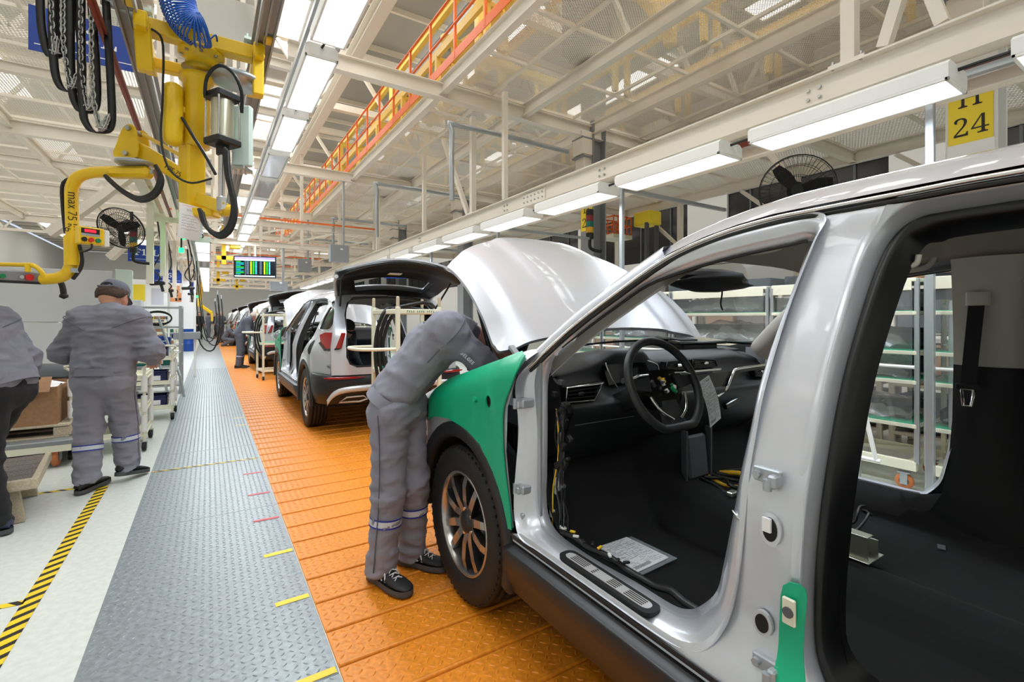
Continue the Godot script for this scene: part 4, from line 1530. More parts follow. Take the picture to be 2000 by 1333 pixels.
func make_car(label, at, near, group):
	var car = thing("car", label, "car", at, 0.0, group)
	for s in [1, -1]:
		car_side(car, s, near)
		car_lower(car, s, near)
		make_wheel(car, -0.79 * s, 0.0, s)
		make_wheel(car, -0.79 * s, 2.67, s)
	# hood
	var st := new_st()
	var hp := curve([Vector2(-0.9, 0.01), Vector2(-0.985, 0.06), Vector2(-1.0, 0.2), Vector2(-1.0, 0.9), Vector2(-0.97, 0.985), Vector2(-0.8, 1.0), Vector2(0, 1.0), Vector2(0.8, 1.0), Vector2(0.97, 0.985), Vector2(1.0, 0.9), Vector2(1.0, 0.2), Vector2(0.985, 0.06), Vector2(0.9, 0.01), Vector2(0.3, 0.0), Vector2(-0.3, 0.0)], 3, true)
	skin(st, PackedVector2Array(hp), 0.05, hood_at, 0.02)
	var hood = put(car, "hood", st, "silver_paint")
	for s in [-1, 1]:
		st = new_st()
		bar(st, Vector3(0.68 * s, 1.05, 0.32), Vector3(0.7 * s, 1.2, 0.14), 0.03, 0.014)
		put(hood, "hood_hinge", st, "inner_silver")
	st = new_st()
	tube(st, [Vector3(-0.62, 0.98, -0.1), Vector3(-0.66, 1.38, -0.25)], 0.012, 8)
	put(hood, "gas_strut", st, "cable")
	# roof and windscreen
	st = new_st()
	var rp := PackedVector2Array([Vector2(-1, 0.97), Vector2(-0.5, 0.93), Vector2(0.5, 0.93), Vector2(1, 0.97), Vector2(1, 3.02), Vector2(-1, 3.02)])
	skin(st, rp, 0.1, roof_at)
	var roof_part = put(car, "roof", st, "silver_paint")
	st = new_st()
	var scr := []
	var pill := curve(RAIL.slice(0, 4), 4)
	for i in pill.size():
		var p: Vector3 = pill[i] + Vector3(0.07, 0.043, -0.042)
		var t := float(i) / (pill.size() - 1)
		var row := []
		for k in 13:
			var a := k / 6.0 - 1.0
			row.append(Vector3(-p.x * a, p.y + 0.03 * (1.0 - a * a), p.z - (0.2 - 0.09 * t) * (1.0 - a * a)))
		scr.append(row)
	loft(st, scr)
	var ws = put(car, "windscreen", st, "glass")
	st = new_st()
	for q in [[0, 1], [scr.size() - 2, scr.size() - 1]]:
		var lo := []
		var hi := []
		for k in 13:
			lo.append(scr[q[0]][k] + Vector3(0, -0.004, 0.004))
			hi.append(scr[q[0]][k].lerp(scr[q[1]][k], 0.45 if q[0] == 0 else 0.8) + Vector3(0, -0.004, 0.004))
		loft(st, [lo, hi] if q[0] == 0 else [hi, scr[q[1]]])
	put(ws, "black_border", st, "gloss_black")
	rear_end(car)
	interior(car, near)
	# nose: bumper, lamps and engine bay
	st = new_st()
	var plan := [Vector2(-0.86, -0.42), Vector2(-0.84, -0.65), Vector2(-0.7, -0.82), Vector2(-0.35, -0.9), Vector2(0, -0.92), Vector2(0.35, -0.9), Vector2(0.7, -0.82), Vector2(0.84, -0.65), Vector2(0.86, -0.42)]
	var rws := []
	for q in [[0.86, 0.06], [0.8, 0.01], [0.65, 0.0], [0.5, 0.01], [0.36, 0.02], [0.24, 0.08]]:
		var row := []
		for p in curve(plan, 3): row.append(Vector3(p.x * (1 - q[1] * 0.3), q[0], p.y + q[1]))
		rws.append(row)
	loft(st, rws)
	put(car, "front_bumper", st, "silver_paint")
	st = new_st()
	box(st, Vector3(0, 0.66, -0.16), Vector3(0.94, 0.55, 1.0), Basis.IDENTITY, 0.03)
	box(st, Vector3(0, 0.95, -0.2), Vector3(0.62, 0.12, 0.6), Basis.IDENTITY, 0.03)
	put(car, "engine", st, "matt_black")
	for s in [-1, 1]:
		st = new_st()
		prism(st, PackedVector2Array([Vector2(0.5, 0.78), Vector2(0.82, 0.86), Vector2(0.8, 0.76), Vector2(0.5, 0.72)]), 0.06, Transform3D(Basis.from_scale(Vector3(s, 1, 1)), Vector3(0, 0, -0.76)))
		put(car, "headlamp", st, "gloss_black")
		st = new_st()
		box(st, Vector3(0.6 * s, 0.9, 0.1), Vector3(0.3, 0.14, 0.5), Basis.IDENTITY, 0.03)
		put(car, "strut_tower", st, "bay_grey")
	st = new_st()
	box(st, Vector3(0, 0.86, 0.33), Vector3(1.5, 0.48, 0.04))
	box(st, Vector3(0, 1.09, 0.22), Vector3(1.36, 0.04, 0.24), Basis.IDENTITY, 0.01)
	put(car, "firewall", st, "matt_black")
	return car

func rear_end(car):
	var plan := [Vector2(-0.905, 3.12), Vector2(-0.9, 3.25), Vector2(-0.865, 3.38), Vector2(-0.77, 3.49), Vector2(-0.55, 3.56), Vector2(-0.25, 3.585), Vector2(0, 3.59), Vector2(0.25, 3.585), Vector2(0.55, 3.56), Vector2(0.77, 3.49), Vector2(0.865, 3.38), Vector2(0.9, 3.25), Vector2(0.905, 3.12)]
	var st := new_st()
	var rows := []
	for q in [[0.71, 0.09], [0.705, 0.03], [0.68, 0.0], [0.6, -0.01], [0.52, 0.0], [0.44, 0.04], [0.36, 0.12]]:
		var row := []
		for p in curve(plan, 4): row.append(Vector3(p.x * (1 - q[1] * 0.35), q[0], p.y - q[1]))
		rows.append(row)
	loft(st, rows)
	var bum = put(car, "rear_bumper", st, "cladding")
	# bright skid trim with its tail pipe frames
	st = new_st()
	var tr := curve([Vector3(-0.8, 0.4, 3.46), Vector3(-0.74, 0.5, 3.515), Vector3(-0.62, 0.55, 3.555), Vector3(-0.3, 0.565, 3.6), Vector3(0.3, 0.565, 3.6), Vector3(0.62, 0.55, 3.555), Vector3(0.74, 0.5, 3.515), Vector3(0.8, 0.4, 3.46)], 4)
	var r2 := [[], [], [], []]
	for p in tr:
		r2[0].append(p + Vector3(0, 0.02, -0.01))
		r2[1].append(p + Vector3(0, 0.018, 0.022))
		r2[2].append(p + Vector3(0, -0.035, 0.028))
		r2[3].append(p + Vector3(0, -0.05, -0.01))
	loft(st, r2)
	put(bum, "skid_trim", st, "satin_silver")
	for s in [-1, 1]:
		st = new_st()
		var pp := []
		for q in [[0.68, 0.4], [0.6, 0.45], [0.42, 0.455], [0.38, 0.42], [0.46, 0.395]]:
			pp.append(Vector3(q[0] * s, q[1], 3.6 - 0.12 * q[0]))
		tube(st, pp, 0.011, 6, false, true)
		put(bum, "tailpipe_trim", st, "satin_silver")
		st = new_st()
		var rr := []
		for x in [0.42, 0.55, 0.68, 0.78, 0.84]:
			rr.append(Vector3(x * s, 0.672, 3.594 - 0.35 * maxf(0.0, x - 0.5) * maxf(0.0, x - 0.5) * 2.2))
		tube(st, rr, [0.004, 0.014, 0.017, 0.016, 0.006], 6)
		put(bum, "reflector", st, "taillight_red")
		# tail lamp
		st = new_st()
		var fl := func(p: Vector2) -> Vector3:
			var z := 3.16 + p.x
			var w := hw(p.y) - taper(z) + 0.026
			if z > 3.46:
				w = hw(p.y) - taper(3.46) + 0.026 - (z - 3.46) * 1.1
				z = 3.46 + (z - 3.46) * 1.6
			return Vector3(-w * s, p.y, z)
		skin(st, PackedVector2Array([Vector2(0.0, 1.14), Vector2(0.1, 1.17), Vector2(0.36, 1.17), Vector2(0.37, 1.0), Vector2(0.22, 0.98), Vector2(0.08, 1.06)]), 0.04, fl, 0.02)
		put(car, "tail_lamp", st, "taillight_red")
		st = new_st()
		var fl2 := func(p: Vector2) -> Vector3: return fl.call(p) + Vector3(-0.004 * s, 0, 0.003)
		skin(st, PackedVector2Array([Vector2(0.05, 1.05), Vector2(0.22, 0.965), Vector2(0.37, 0.985), Vector2(0.37, 1.005), Vector2(0.23, 0.99), Vector2(0.08, 1.065)]), 0.04, fl2)
		put(car, "lamp_edge", st, "gloss_black")
		# painted frame beside the opening
		st = new_st()
		var ff := func(p: Vector2) -> Vector3:
			return Vector3(-p.x * s, p.y, 3.51 - maxf(0.0, p.y - 1.18) * 0.98 + 0.06 * smoothstep(0.74, 0.6, p.x) * smoothstep(1.3, 0.9, p.y) - 0.03)
		skin(st, PackedVector2Array([Vector2(0.76, 0.7), Vector2(0.765, 1.0), Vector2(0.74, 1.2), Vector2(0.68, 1.4), Vector2(0.64, 1.56), Vector2(0.3, 1.66), Vector2(0, 1.67), Vector2(0, 1.6), Vector2(0.42, 1.58), Vector2(0.52, 1.5), Vector2(0.58, 1.35), Vector2(0.61, 1.1), Vector2(0.61, 0.9), Vector2(0.58, 0.82), Vector2(0.5, 0.78), Vector2(0, 0.78), Vector2(0, 0.7)]), 0.06, ff, 0.03)
		put(car, "rear_frame", st, "silver_paint")
		st = new_st()
		tube(st, [Vector3(-0.6 * s, 1.45, 3.2), Vector3(-0.66 * s, 1.77, 3.55)], 0.012, 8)
		put(car, "gas_strut", st, "cable")
		st = new_st()
		var so := []
		for q in [[0, 1.595], [0.42, 1.572], [0.52, 1.49], [0.575, 1.35], [0.603, 1.1], [0.603, 0.9], [0.57, 0.825], [0.5, 0.79], [0, 0.79]]:
			so.append(ff.call(Vector2(q[0], q[1])) + Vector3(0, 0, 0.012))
		tube(st, curve(so, 3), 0.016, 6)
		put(car, "tailgate_seal", st, "seal")
	# open tailgate
	st = new_st()
	var gp := curve([Vector2(-0.95, 0.0), Vector2(-1.0, 0.1), Vector2(-1.02, 0.6), Vector2(-0.95, 0.95), Vector2(-0.8, 1.0), Vector2(0, 1.03), Vector2(0.8, 1.0), Vector2(0.95, 0.95), Vector2(1.02, 0.6), Vector2(1.0, 0.1), Vector2(0.95, 0.0), Vector2(0, -0.02)], 3, true)
	var hole := PackedVector2Array([Vector2(-0.72, 0.14), Vector2(-0.8, 0.5), Vector2(0.8, 0.5), Vector2(0.72, 0.14)])
	skin(st, PackedVector2Array(gp), 0.08, func(p): return tailgate_at(p, 0.0), 0.02, [hole])
	var gate = put(car, "tailgate", st, "silver_paint")
	st = new_st()
	skin(st, hole, 0.1, func(p): return tailgate_at(p, 0.006))
	put(gate, "rear_window", st, "dark_glass")
	st = new_st()
	var ip := PackedVector2Array()
	for p in gp: ip.append(Vector2(p.x * 0.97, 0.5 + (p.y - 0.5) * 0.94))
	var hole2 := PackedVector2Array([Vector2(-0.66, 0.17), Vector2(-0.72, 0.46), Vector2(0.72, 0.46), Vector2(0.66, 0.17)])
	skin(st, ip, 0.08, func(p): return tailgate_at(p, 0.03 + 0.07 * smoothstep(0.0, 0.3, p.y) * smoothstep(1.02, 0.85, p.y)), 0.02, [hole2])
	put(gate, "inner_trim", st, "black_plastic")
	for s in [-1, 1]:
		st = new_st()
		tube(st, curve([tailgate_at(Vector2(0.99 * s, 0.04), 0.02), tailgate_at(Vector2(1.02 * s, 0.4), 0.05), tailgate_at(Vector2(1.0 * s, 0.8), 0.05)], 4), 0.022, 6)
		put(gate, "side_edge", st, "satin_silver")
	st = new_st()
	box(st, tailgate_at(Vector2(-0.12, 0.72), 0.135), Vector3(0.15, 0.003, 0.06), Basis(Vector3.RIGHT, -0.2))
	put(gate, "sticker", st, "paper")
	st = new_st()
	box(st, tailgate_at(Vector2(-0.12, 0.66), 0.134), Vector3(0.15, 0.003, 0.03), Basis(Vector3.RIGHT, -0.2))
	put(gate, "sticker_head", st, "sign_yellow")
	st = new_st()
	box(st, Vector3(0, 0.74, 3.38), Vector3(1.2, 0.06, 0.2), Basis.IDENTITY, 0.02)
	put(car, "loading_sill", st, "black_plastic")

# strip of trim between stations: each row holds [y, x, z0, z1]
func trim_strip(rows: Array, s, bulge) -> SurfaceTool:
	var st := new_st()
	var out := []
	for q in rows:
		var row := []
		for k in 7:
			var t := k / 6.0
			row.append(Vector3(-(q[1] - bulge * sin(PI * t)) * s, q[0], lerpf(q[2], q[3], t)))
		out.append(row)
	loft(st, out)
	return st

func dash_profile(x: float) -> Array:
	# Vector2(z, y) from the windscreen down to the knees, with the hood over the dials
	var c := smoothstep(0.2, 0.08, absf(x + 0.33))
	var e := smoothstep(0.5, 0.72, absf(x))
	return [Vector2(0.2, 1.1), Vector2(0.3, 1.165 - 0.02 * e), Vector2(0.42 + 0.03 * c, 1.165 - 0.03 * e + 0.03 * c), Vector2(0.49 + 0.04 * c, 1.135 - 0.03 * e + 0.05 * c), Vector2(0.5 + 0.035 * c, 1.115 - 0.02 * e + 0.045 * c), Vector2(0.5 - 0.03 * c, 1.09), Vector2(0.525 - 0.05 * c, 1.07 - 0.01 * c), Vector2(0.545 - 0.03 * c, 1.0), Vector2(0.59, 0.985), Vector2(0.6, 0.965), Vector2(0.575, 0.93), Vector2(0.55, 0.86), Vector2(0.49, 0.78), Vector2(0.42, 0.72), Vector2(0.34, 0.7)]

func interior(car, near):
	var st := new_st()
	# carpet with tunnel, toe board and boot step
	var rows := []
	for z in [0.34, 0.42, 0.5, 0.62, 0.8, 1.2, 1.6, 2.0, 2.3, 2.42, 2.5, 3.0, 3.45]:
		var row := []
		for k in 25:
			var x := -0.79 + 1.58 * k / 24.0
			var y := 0.4 + (0.03 + 0.13 * smoothstep(1.25, 0.85, z)) * smoothstep(0.2, 0.1, absf(x)) * smoothstep(2.4, 1.6, z) + 0.1 * smoothstep(0.7, 0.78, absf(x))
			y += 0.34 * smoothstep(0.66, 0.34, z) + 0.3 * smoothstep(2.3, 2.5, z)
			row.append(Vector3(x, y, z))
		rows.append(row)
	loft(st, rows)
	put(car, "carpet", st, "carpet")
	st = new_st()
	box(st, Vector3(0, 0.3, 1.6), Vector3(1.5, 0.04, 3.0))
	put(car, "underbody", st, "matt_black")
	# ceiling lining
	st = new_st()
	skin(st, PackedVector2Array([Vector2(-0.93, 0.95), Vector2(0.93, 0.95), Vector2(0.93, 2.98), Vector2(-0.93, 2.98)]), 0.12, func(p): return roof_at(p) - Vector3(0, 0.05 + 0.06 * pow(absf(p.x), 5.0), 0))
	put(car, "headliner", st, "headliner")
	for s in [1, -1]:
		# middle pillar trim: pale above, black below
		var up := []
		var lo := []
		for y in [1.14, 1.2, 1.3, 1.4, 1.5, 1.56]:
			up.append([y, hw(y) - 0.115, 1.345 + 0.1 * (y - 1.14), 1.555 + 0.09 * (y - 1.14)])
		for q in [[0.42, 0.1, 0.12], [0.5, 0.06, 0.06], [0.58, 0.03, 0.02], [0.7, 0.015, 0.0], [0.9, 0.01, 0.0], [1.14, 0.0, 0.0]]:
			lo.append([q[0], hw(q[0]) - 0.115 - 0.03 * (1.14 - q[0]) * 0.5, 1.345 - q[1] - 0.2 * (1.14 - q[0]) * 0.2, 1.555 + q[2]])
		put(car, "upper_pillar_trim", trim_strip(up, s, 0.035), "trim_beige")
		put(car, "lower_pillar_trim", trim_strip(lo, s, 0.04), "black_plastic")
		# windscreen pillar trim
		st = new_st()
		var rail := curve(RAIL.slice(0, 5), 3)
		var r3 := [[], [], [], []]
		for i in rail.size():
			var t: Vector3 = (rail[mini(i + 1, rail.size() - 1)] - rail[maxi(i - 1, 0)]).normalized()
			var upv := Vector3(0, t.z, -t.y).normalized()
			var p: Vector3 = rail[i]
			r3[0].append(flip(p + upv * 0.06 + Vector3(0.08, 0, 0), s))
			r3[1].append(flip(p + upv * 0.035 + Vector3(0.115, 0, 0), s))
			r3[2].append(flip(p - upv * 0.025 + Vector3(0.115, 0, 0), s))
			r3[3].append(flip(p - upv * 0.06 + Vector3(0.06, 0, 0), s))
		loft(st, r3)
		put(car, "windscreen_pillar_trim", st, "trim_beige")
		# inner quarter trim behind the rear opening
		st = new_st()
		var qp := PackedVector2Array([Vector2(2.3, 0.55), Vector2(2.3, 0.75), Vector2(2.46, 0.88), Vector2(2.64, 0.97), Vector2(2.74, 1.12), Vector2(2.79, 1.3), Vector2(2.77, 1.42), Vector2(2.66, 1.52), Vector2(3.0, 1.5), Vector2(3.2, 1.35), Vector2(3.4, 1.1), Vector2(3.44, 0.6)])
		skin(st, qp, 0.1, func(p): return Vector3(-(hw(p.y) - taper(p.x) - 0.1) * s, p.y, p.x), 0.0, [PackedVector2Array([Vector2(2.97, 1.2), Vector2(2.98, 1.42), Vector2(3.1, 1.38), Vector2(3.22, 1.22)])])
		put(car, "quarter_trim", st, "black_plastic")
		# seat belt on the middle pillar
		st = new_st()
		var bx: float = hw(1.4) - 0.175
		tube(st, [Vector3(-bx * s, 1.43, 1.46), Vector3(-bx * s, 1.38, 1.46)], 0.035, 8)
		put(car, "belt_guide", st, "trim_beige")
		st = new_st()
		var pts := [Vector3(-(bx + 0.004) * s, 1.38, 1.455), Vector3(-(bx + 0.05) * s, 1.2, 1.43), Vector3(-(bx + 0.09) * s, 1.06, 1.41)]
		st.set_smooth_group(0)
		for k in 2:
			var w := Vector3(0.004 * s, 0, 0.024)
			quad(st, pts[k] - w, pts[k] + w, pts[k + 1] + w, pts[k + 1] - w)
			var e := Vector3(0.003 * s, 0, 0)
			quad(st, pts[k] - w + e, pts[k + 1] - w + e, pts[k + 1] + w + e, pts[k] + w + e)
		put(car, "seat_belt", st, "belt")
		st = new_st()
		box(st, pts[2] + Vector3(0.004 * s, 0.0, 0), Vector3(0.014, 0.025, 0.075), Basis.IDENTITY, 0.005)
		put(car, "belt_stop", st, "belt")
		st = new_st()
		tube(st, [pts[2] + Vector3(0.004 * s, -0.01, -0.018), pts[2] + Vector3(0.004 * s, -0.075, -0.012), pts[2] + Vector3(0.004 * s, -0.075, 0.012), pts[2] + Vector3(0.004 * s, -0.01, 0.018)], 0.006, 6, true, true)
		put(car, "belt_tongue", st, "chrome")
		st = new_st()
		tube(st, curve([Vector3(-0.56 * s, 1.57, 1.14), Vector3(-0.54 * s, 1.535, 1.17), Vector3(-0.54 * s, 1.535, 1.3), Vector3(-0.56 * s, 1.575, 1.33)], 4), 0.012, 6)
		put(car, "grab_handle", st, "trim_beige")
		st = new_st()
		tube(st, curve([Vector3(-(hw(1.46) - 0.125) * s, 1.47, 1.575), Vector3(-(hw(1.46) - 0.14) * s, 1.45, 1.595), Vector3(-(hw(1.46) - 0.14) * s, 1.455, 1.615), Vector3(-(hw(1.46) - 0.14) * s, 1.475, 1.62)], 4), 0.006, 6)
		put(car, "coat_hook", st, "trim_beige")
	# black sill cover inside the far doorway
	st = new_st()
	var sr := [[], [], [], []]
	for q in [[0.56, 0.64], [0.6, 0.56], [0.68, 0.535], [0.9, 0.53], [1.15, 0.53], [1.22, 0.535], [1.29, 0.56], [1.36, 0.62]]:
		sr[0].append(Vector3(0.815, q[1] - 0.02, q[0]))
		sr[1].append(Vector3(0.8, q[1] + 0.012, q[0]))
		sr[2].append(Vector3(0.775, q[1] + 0.012, q[0]))
		sr[3].append(Vector3(lerpf(0.71, 0.78, smoothstep(1.1, 1.3, q[0])), 0.4, q[0]))
	loft(st, sr)
	put(car, "sill_cover", st, "matt_black")
	dashboard(car, near)

func dashboard(car, near):
	var st := new_st()
	var rows := []
	for k in 37:
		var x := -0.72 + 1.44 * k / 36.0
		var row := []
		for q in dash_profile(x): row.append(Vector3(x, q.y, q.x))
		rows.append(row)
	loft(st, rows)
	var d = put(car, "dashboard", st, "dash_black")
	for s in [-1, 1]:
		st = new_st()
		var poly := PackedVector2Array()
		for q in dash_profile(0.72): poly.append(Vector2(q.x, q.y))
		poly.append(Vector2(0.2, 0.75))
		prism(st, poly, 0.03, Transform3D(Basis(UPV, -PI / 2) * Basis.from_scale(Vector3(1, 1, 1)), Vector3(0.715 * s, 0, 0)))
		put(d, "end_cap", st, "black_plastic")
	# steering wheel
	var w := Node3D.new()
	w.name = "steering_wheel"
	car.add_child(w)
	w.transform = Transform3D(Basis(Vector3.RIGHT, -0.42), Vector3(-0.4, 1.072, 0.785))
	st = new_st()
	var ring := []
	for k in 40:
		var a := TAU * k / 40
		var y := sin(a) * 0.183
		ring.append(Vector3(cos(a) * 0.186, maxf(y, -0.165), 0))
	tube(st, ring, 0.0165, 10, false, true)
	put(w, "rim", st, "dash_soft")
	st = new_st()
	var hubp := curve([Vector2(-0.12, 0.045), Vector2(0, 0.06), Vector2(0.12, 0.045), Vector2(0.1, -0.035), Vector2(0.05, -0.085), Vector2(-0.05, -0.085), Vector2(-0.1, -0.035)], 4, true)
	prism(st, PackedVector2Array(hubp), 0.05, Transform3D(Basis(), Vector3(0, 0.005, -0.035)), true)
	put(w, "hub", st, "gloss_black")
	for s in [-1, 1]:
		st = new_st()
		prism(st, PackedVector2Array([Vector2(0.07 * s, 0.038), Vector2(0.178 * s, 0.03), Vector2(0.178 * s, -0.005), Vector2(0.08 * s, -0.02)]), 0.022, Transform3D(Basis(), Vector3(0, 0, -0.012)))
		put(w, "spoke", st, "dash_black")
		st = new_st()
		tube(st, curve([Vector3(0.075 * s, 0.045, 0.002), Vector3(0.13 * s, 0.042, 0.004), Vector3(0.165 * s, 0.034, 0.004)], 3), 0.004, 6)
		put(w, "chrome_edge", st, "chrome")
		st = new_st()
		tube(st, curve([Vector3(0.1 * s, -0.04, 0), Vector3(0.07 * s, -0.1, 0.004), Vector3(0.02 * s, -0.135, 0.004)], 4), 0.006, 6)
		put(w, "lower_trim", st, "chrome")
	st = new_st()
	prism(st, PackedVector2Array([Vector2(-0.04, -0.06), Vector2(0.04, -0.06), Vector2(0.06, -0.16), Vector2(-0.06, -0.16)]), 0.02, Transform3D(Basis(), Vector3(0, 0, -0.014)))
	put(w, "lower_spoke", st, "dash_black")
	rng.seed = 21
	for k in 16:
		st = new_st()
		box(st, Vector3(rng.randf_range(-0.06, 0.06), rng.randf_range(-0.05, 0.03), -0.006), Vector3(rng.randf_range(0.008, 0.022), rng.randf_range(0.006, 0.02), 0.012), Basis(Vector3(0, 0, 1), rng.randf() * 3.0), 0.002)
		put(w, "connector", st, ["connector_white", "wire_yellow", "rim_dark", "button_green", "bay_grey"][k % 5])
	st = new_st()
	cyl(st, Vector3(0, 0, -0.03), Vector3(0, 0, -0.3), 0.045, 12)
	put(w, "column", st, "black_plastic")
	for s in [-1, 1]:
		st = new_st()
		tube(st, [Vector3(0.04 * s, 0.02, -0.09), Vector3(0.14 * s, 0.05, -0.07)], [0.008, 0.012], 8)
		put(w, "stalk", st, "black_plastic")
	if not near: return
	# air vent with bright frame at the left end, the two in the middle, one at the right end
	for v in [[[Vector2(-0.722, 1.003), Vector2(-0.717, 1.058), Vector2(-0.525, 1.066), Vector2(-0.575, 0.998)], 0.575], [[Vector2(-0.09, 1.085), Vector2(-0.08, 1.125), Vector2(0.09, 1.128), Vector2(0.09, 1.085)], 0.535], [[Vector2(0.11, 1.085), Vector2(0.11, 1.128), Vector2(0.28, 1.12), Vector2(0.3, 1.085)], 0.535], [[Vector2(0.59, 1.02), Vector2(0.58, 1.06), Vector2(0.71, 1.062), Vector2(0.71, 1.012)], 0.57]]:
		st = new_st()
		prism(st, PackedVector2Array(v[0]), 0.05, Transform3D(Basis(), Vector3(0, 0, v[1] - 0.03)))
		var vent = put(d, "air_vent", st, "gloss_black")
		st = new_st()
		var fr := []
		for p in v[0]: fr.append(Vector3(p.x, p.y, v[1]))
		tube(st, fr, 0.0042, 6, false, true)
		put(vent, "vent_frame", st, "chrome" if v[0][0].x < -0.5 else "black_plastic")
		for i in 3:
			st = new_st()
			var t := (i + 1) / 4.0
			var a: Vector2 = v[0][0].lerp(v[0][1], t)
			var b: Vector2 = v[0][3].lerp(v[0][2], t)
			bar(st, Vector3(a.x + 0.01, a.y, v[1] - 0.002), Vector3(b.x - 0.01, b.y, v[1] - 0.002), 0.012, 0.004)
			put(vent, "vane", st, "dash_black")
		st = new_st()
		box(st, Vector3((v[0][0].x + v[0][3].x) * 0.5, (v[0][0].y + v[0][1].y) * 0.5, v[1] + 0.004), Vector3(0.03, 0.014, 0.012), Basis.IDENTITY, 0.003)
		put(vent, "tab", st, "dash_soft" if v[0][0].x < -0.5 else "chrome")
	st = new_st()
	tube(st, curve([Vector3(-0.484, 1.144, 0.545), Vector3(-0.478, 1.11, 0.555), Vector3(-0.45, 1.06, 0.56), Vector3(-0.43, 1.035, 0.56)], 4), 0.0035, 6)
	tube(st, curve([Vector3(-0.23, 1.14, 0.545), Vector3(-0.17, 1.12, 0.55), Vector3(-0.155, 1.08, 0.55)], 4), 0.0035, 6)
	put(d, "dial_trim", st, "chrome")
	st = new_st()
	prism(st, PackedVector2Array([Vector2(-0.47, 1.13), Vector2(-0.2, 1.13), Vector2(-0.17, 1.07), Vector2(-0.43, 1.04)]), 0.01, Transform3D(Basis(Vector3.RIGHT, -0.3), Vector3(0, 0.0, 0.5 + 0.32)) if false else Transform3D(Basis(), Vector3(0, 0, 0.505)))
	put(d, "dial_panel", st, "gloss_black")
	st = new_st()
	bar(st, Vector3(-0.13, 1.075, 0.55), Vector3(0.31, 1.072, 0.55), 0.006, 0.009)
	put(d, "chrome_line", st, "chrome")
	st = new_st()
	prism(st, PackedVector2Array([Vector2(-0.05, 1.06), Vector2(0.36, 1.06), Vector2(0.3, 0.97), Vector2(0.22, 0.94), Vector2(-0.02, 0.96)]), 0.02, Transform3D(Basis(), Vector3(0, 0, 0.57)))
	put(d, "centre_screen", st, "gloss_black")
	st = new_st()
	prism(st, PackedVector2Array([Vector2(0.31, 1.06), Vector2(0.71, 1.075), Vector2(0.71, 1.055), Vector2(0.45, 1.05), Vector2(0.35, 0.99), Vector2(0.29, 0.96)]), 0.02, Transform3D(Basis(), Vector3(0, 0, 0.565)))
	put(d, "wood_inlay", st, "wood_trim")
	st = new_st()
	tube(st, curve([Vector3(0.22, 0.945, 0.59), Vector3(0.3, 0.98, 0.59), Vector3(0.36, 1.05, 0.585), Vector3(0.42, 1.07, 0.58), Vector3(0.71, 1.078, 0.57)], 5), 0.008, 6)
	put(d, "chrome_sweep", st, "chrome")
	for q in [0.945, 1.0]:
		st = new_st()
		var line := []
		for k in 14:
			var x := -0.7 + 0.025 * k
			line.append(Vector3(x, q - 0.02 + (0.0 if q > 0.99 else -0.01), 0.602 if q < 0.99 else 0.585))
		tube(st, line, 0.002, 5)
		put(d, "stitching", st, "bay_grey")
	st = new_st()
	box(st, Vector3(0.375, 0.893, 0.565), Vector3(0.11, 0.03, 0.02), Basis(Vector3(0, 0, 1), 0.25), 0.004)
	put(d, "glovebox_handle", st, "gloss_black")
	# soft top pads
	for q in [[-0.68, -0.5], [0.45, 0.68]]:
		st = new_st()
		box(st, Vector3((q[0] + q[1]) * 0.5, 1.155, 0.37), Vector3(q[1] - q[0], 0.012, 0.1), Basis(Vector3.RIGHT, 0.1), 0.004)
		put(d, "top_vent", st, "black_plastic")
	# open electronics left of the dashboard
	rng.seed = 31
	for k in 26:
		st = new_st()
		var y := rng.randf_range(0.5, 1.1)
		box(st, Vector3(-0.755 + rng.randf_range(-0.01, 0.02), y, 0.555 + rng.randf_range(-0.02, 0.06)), Vector3(0.02, rng.randf_range(0.015, 0.05), rng.randf_range(0.012, 0.03)), Basis(Vector3.RIGHT, rng.randf()), 0.003)
		put(d, "connector", st, ["matt_black", "black_plastic", "bay_grey", "matt_black", "connector_white", "rim_dark", "black_plastic"][k % 7])
	for k in 9:
		st = new_st()
		var z := 0.56 + rng.randf_range(-0.015, 0.05)
		var pts := []
		for i in 6:
			pts.append(Vector3(-0.765 + rng.randf_range(-0.006, 0.014), 0.98 - i * 0.1, z + rng.randf_range(-0.02, 0.02)))
		tube(st, curve(pts, 3), 0.003, 5)
		put(d, "wire", st, ["cable", "cable", "cable", "bay_grey", "cable", "wire_yellow", "cable", "cable", "bay_grey"][k])
	near_fittings(car)

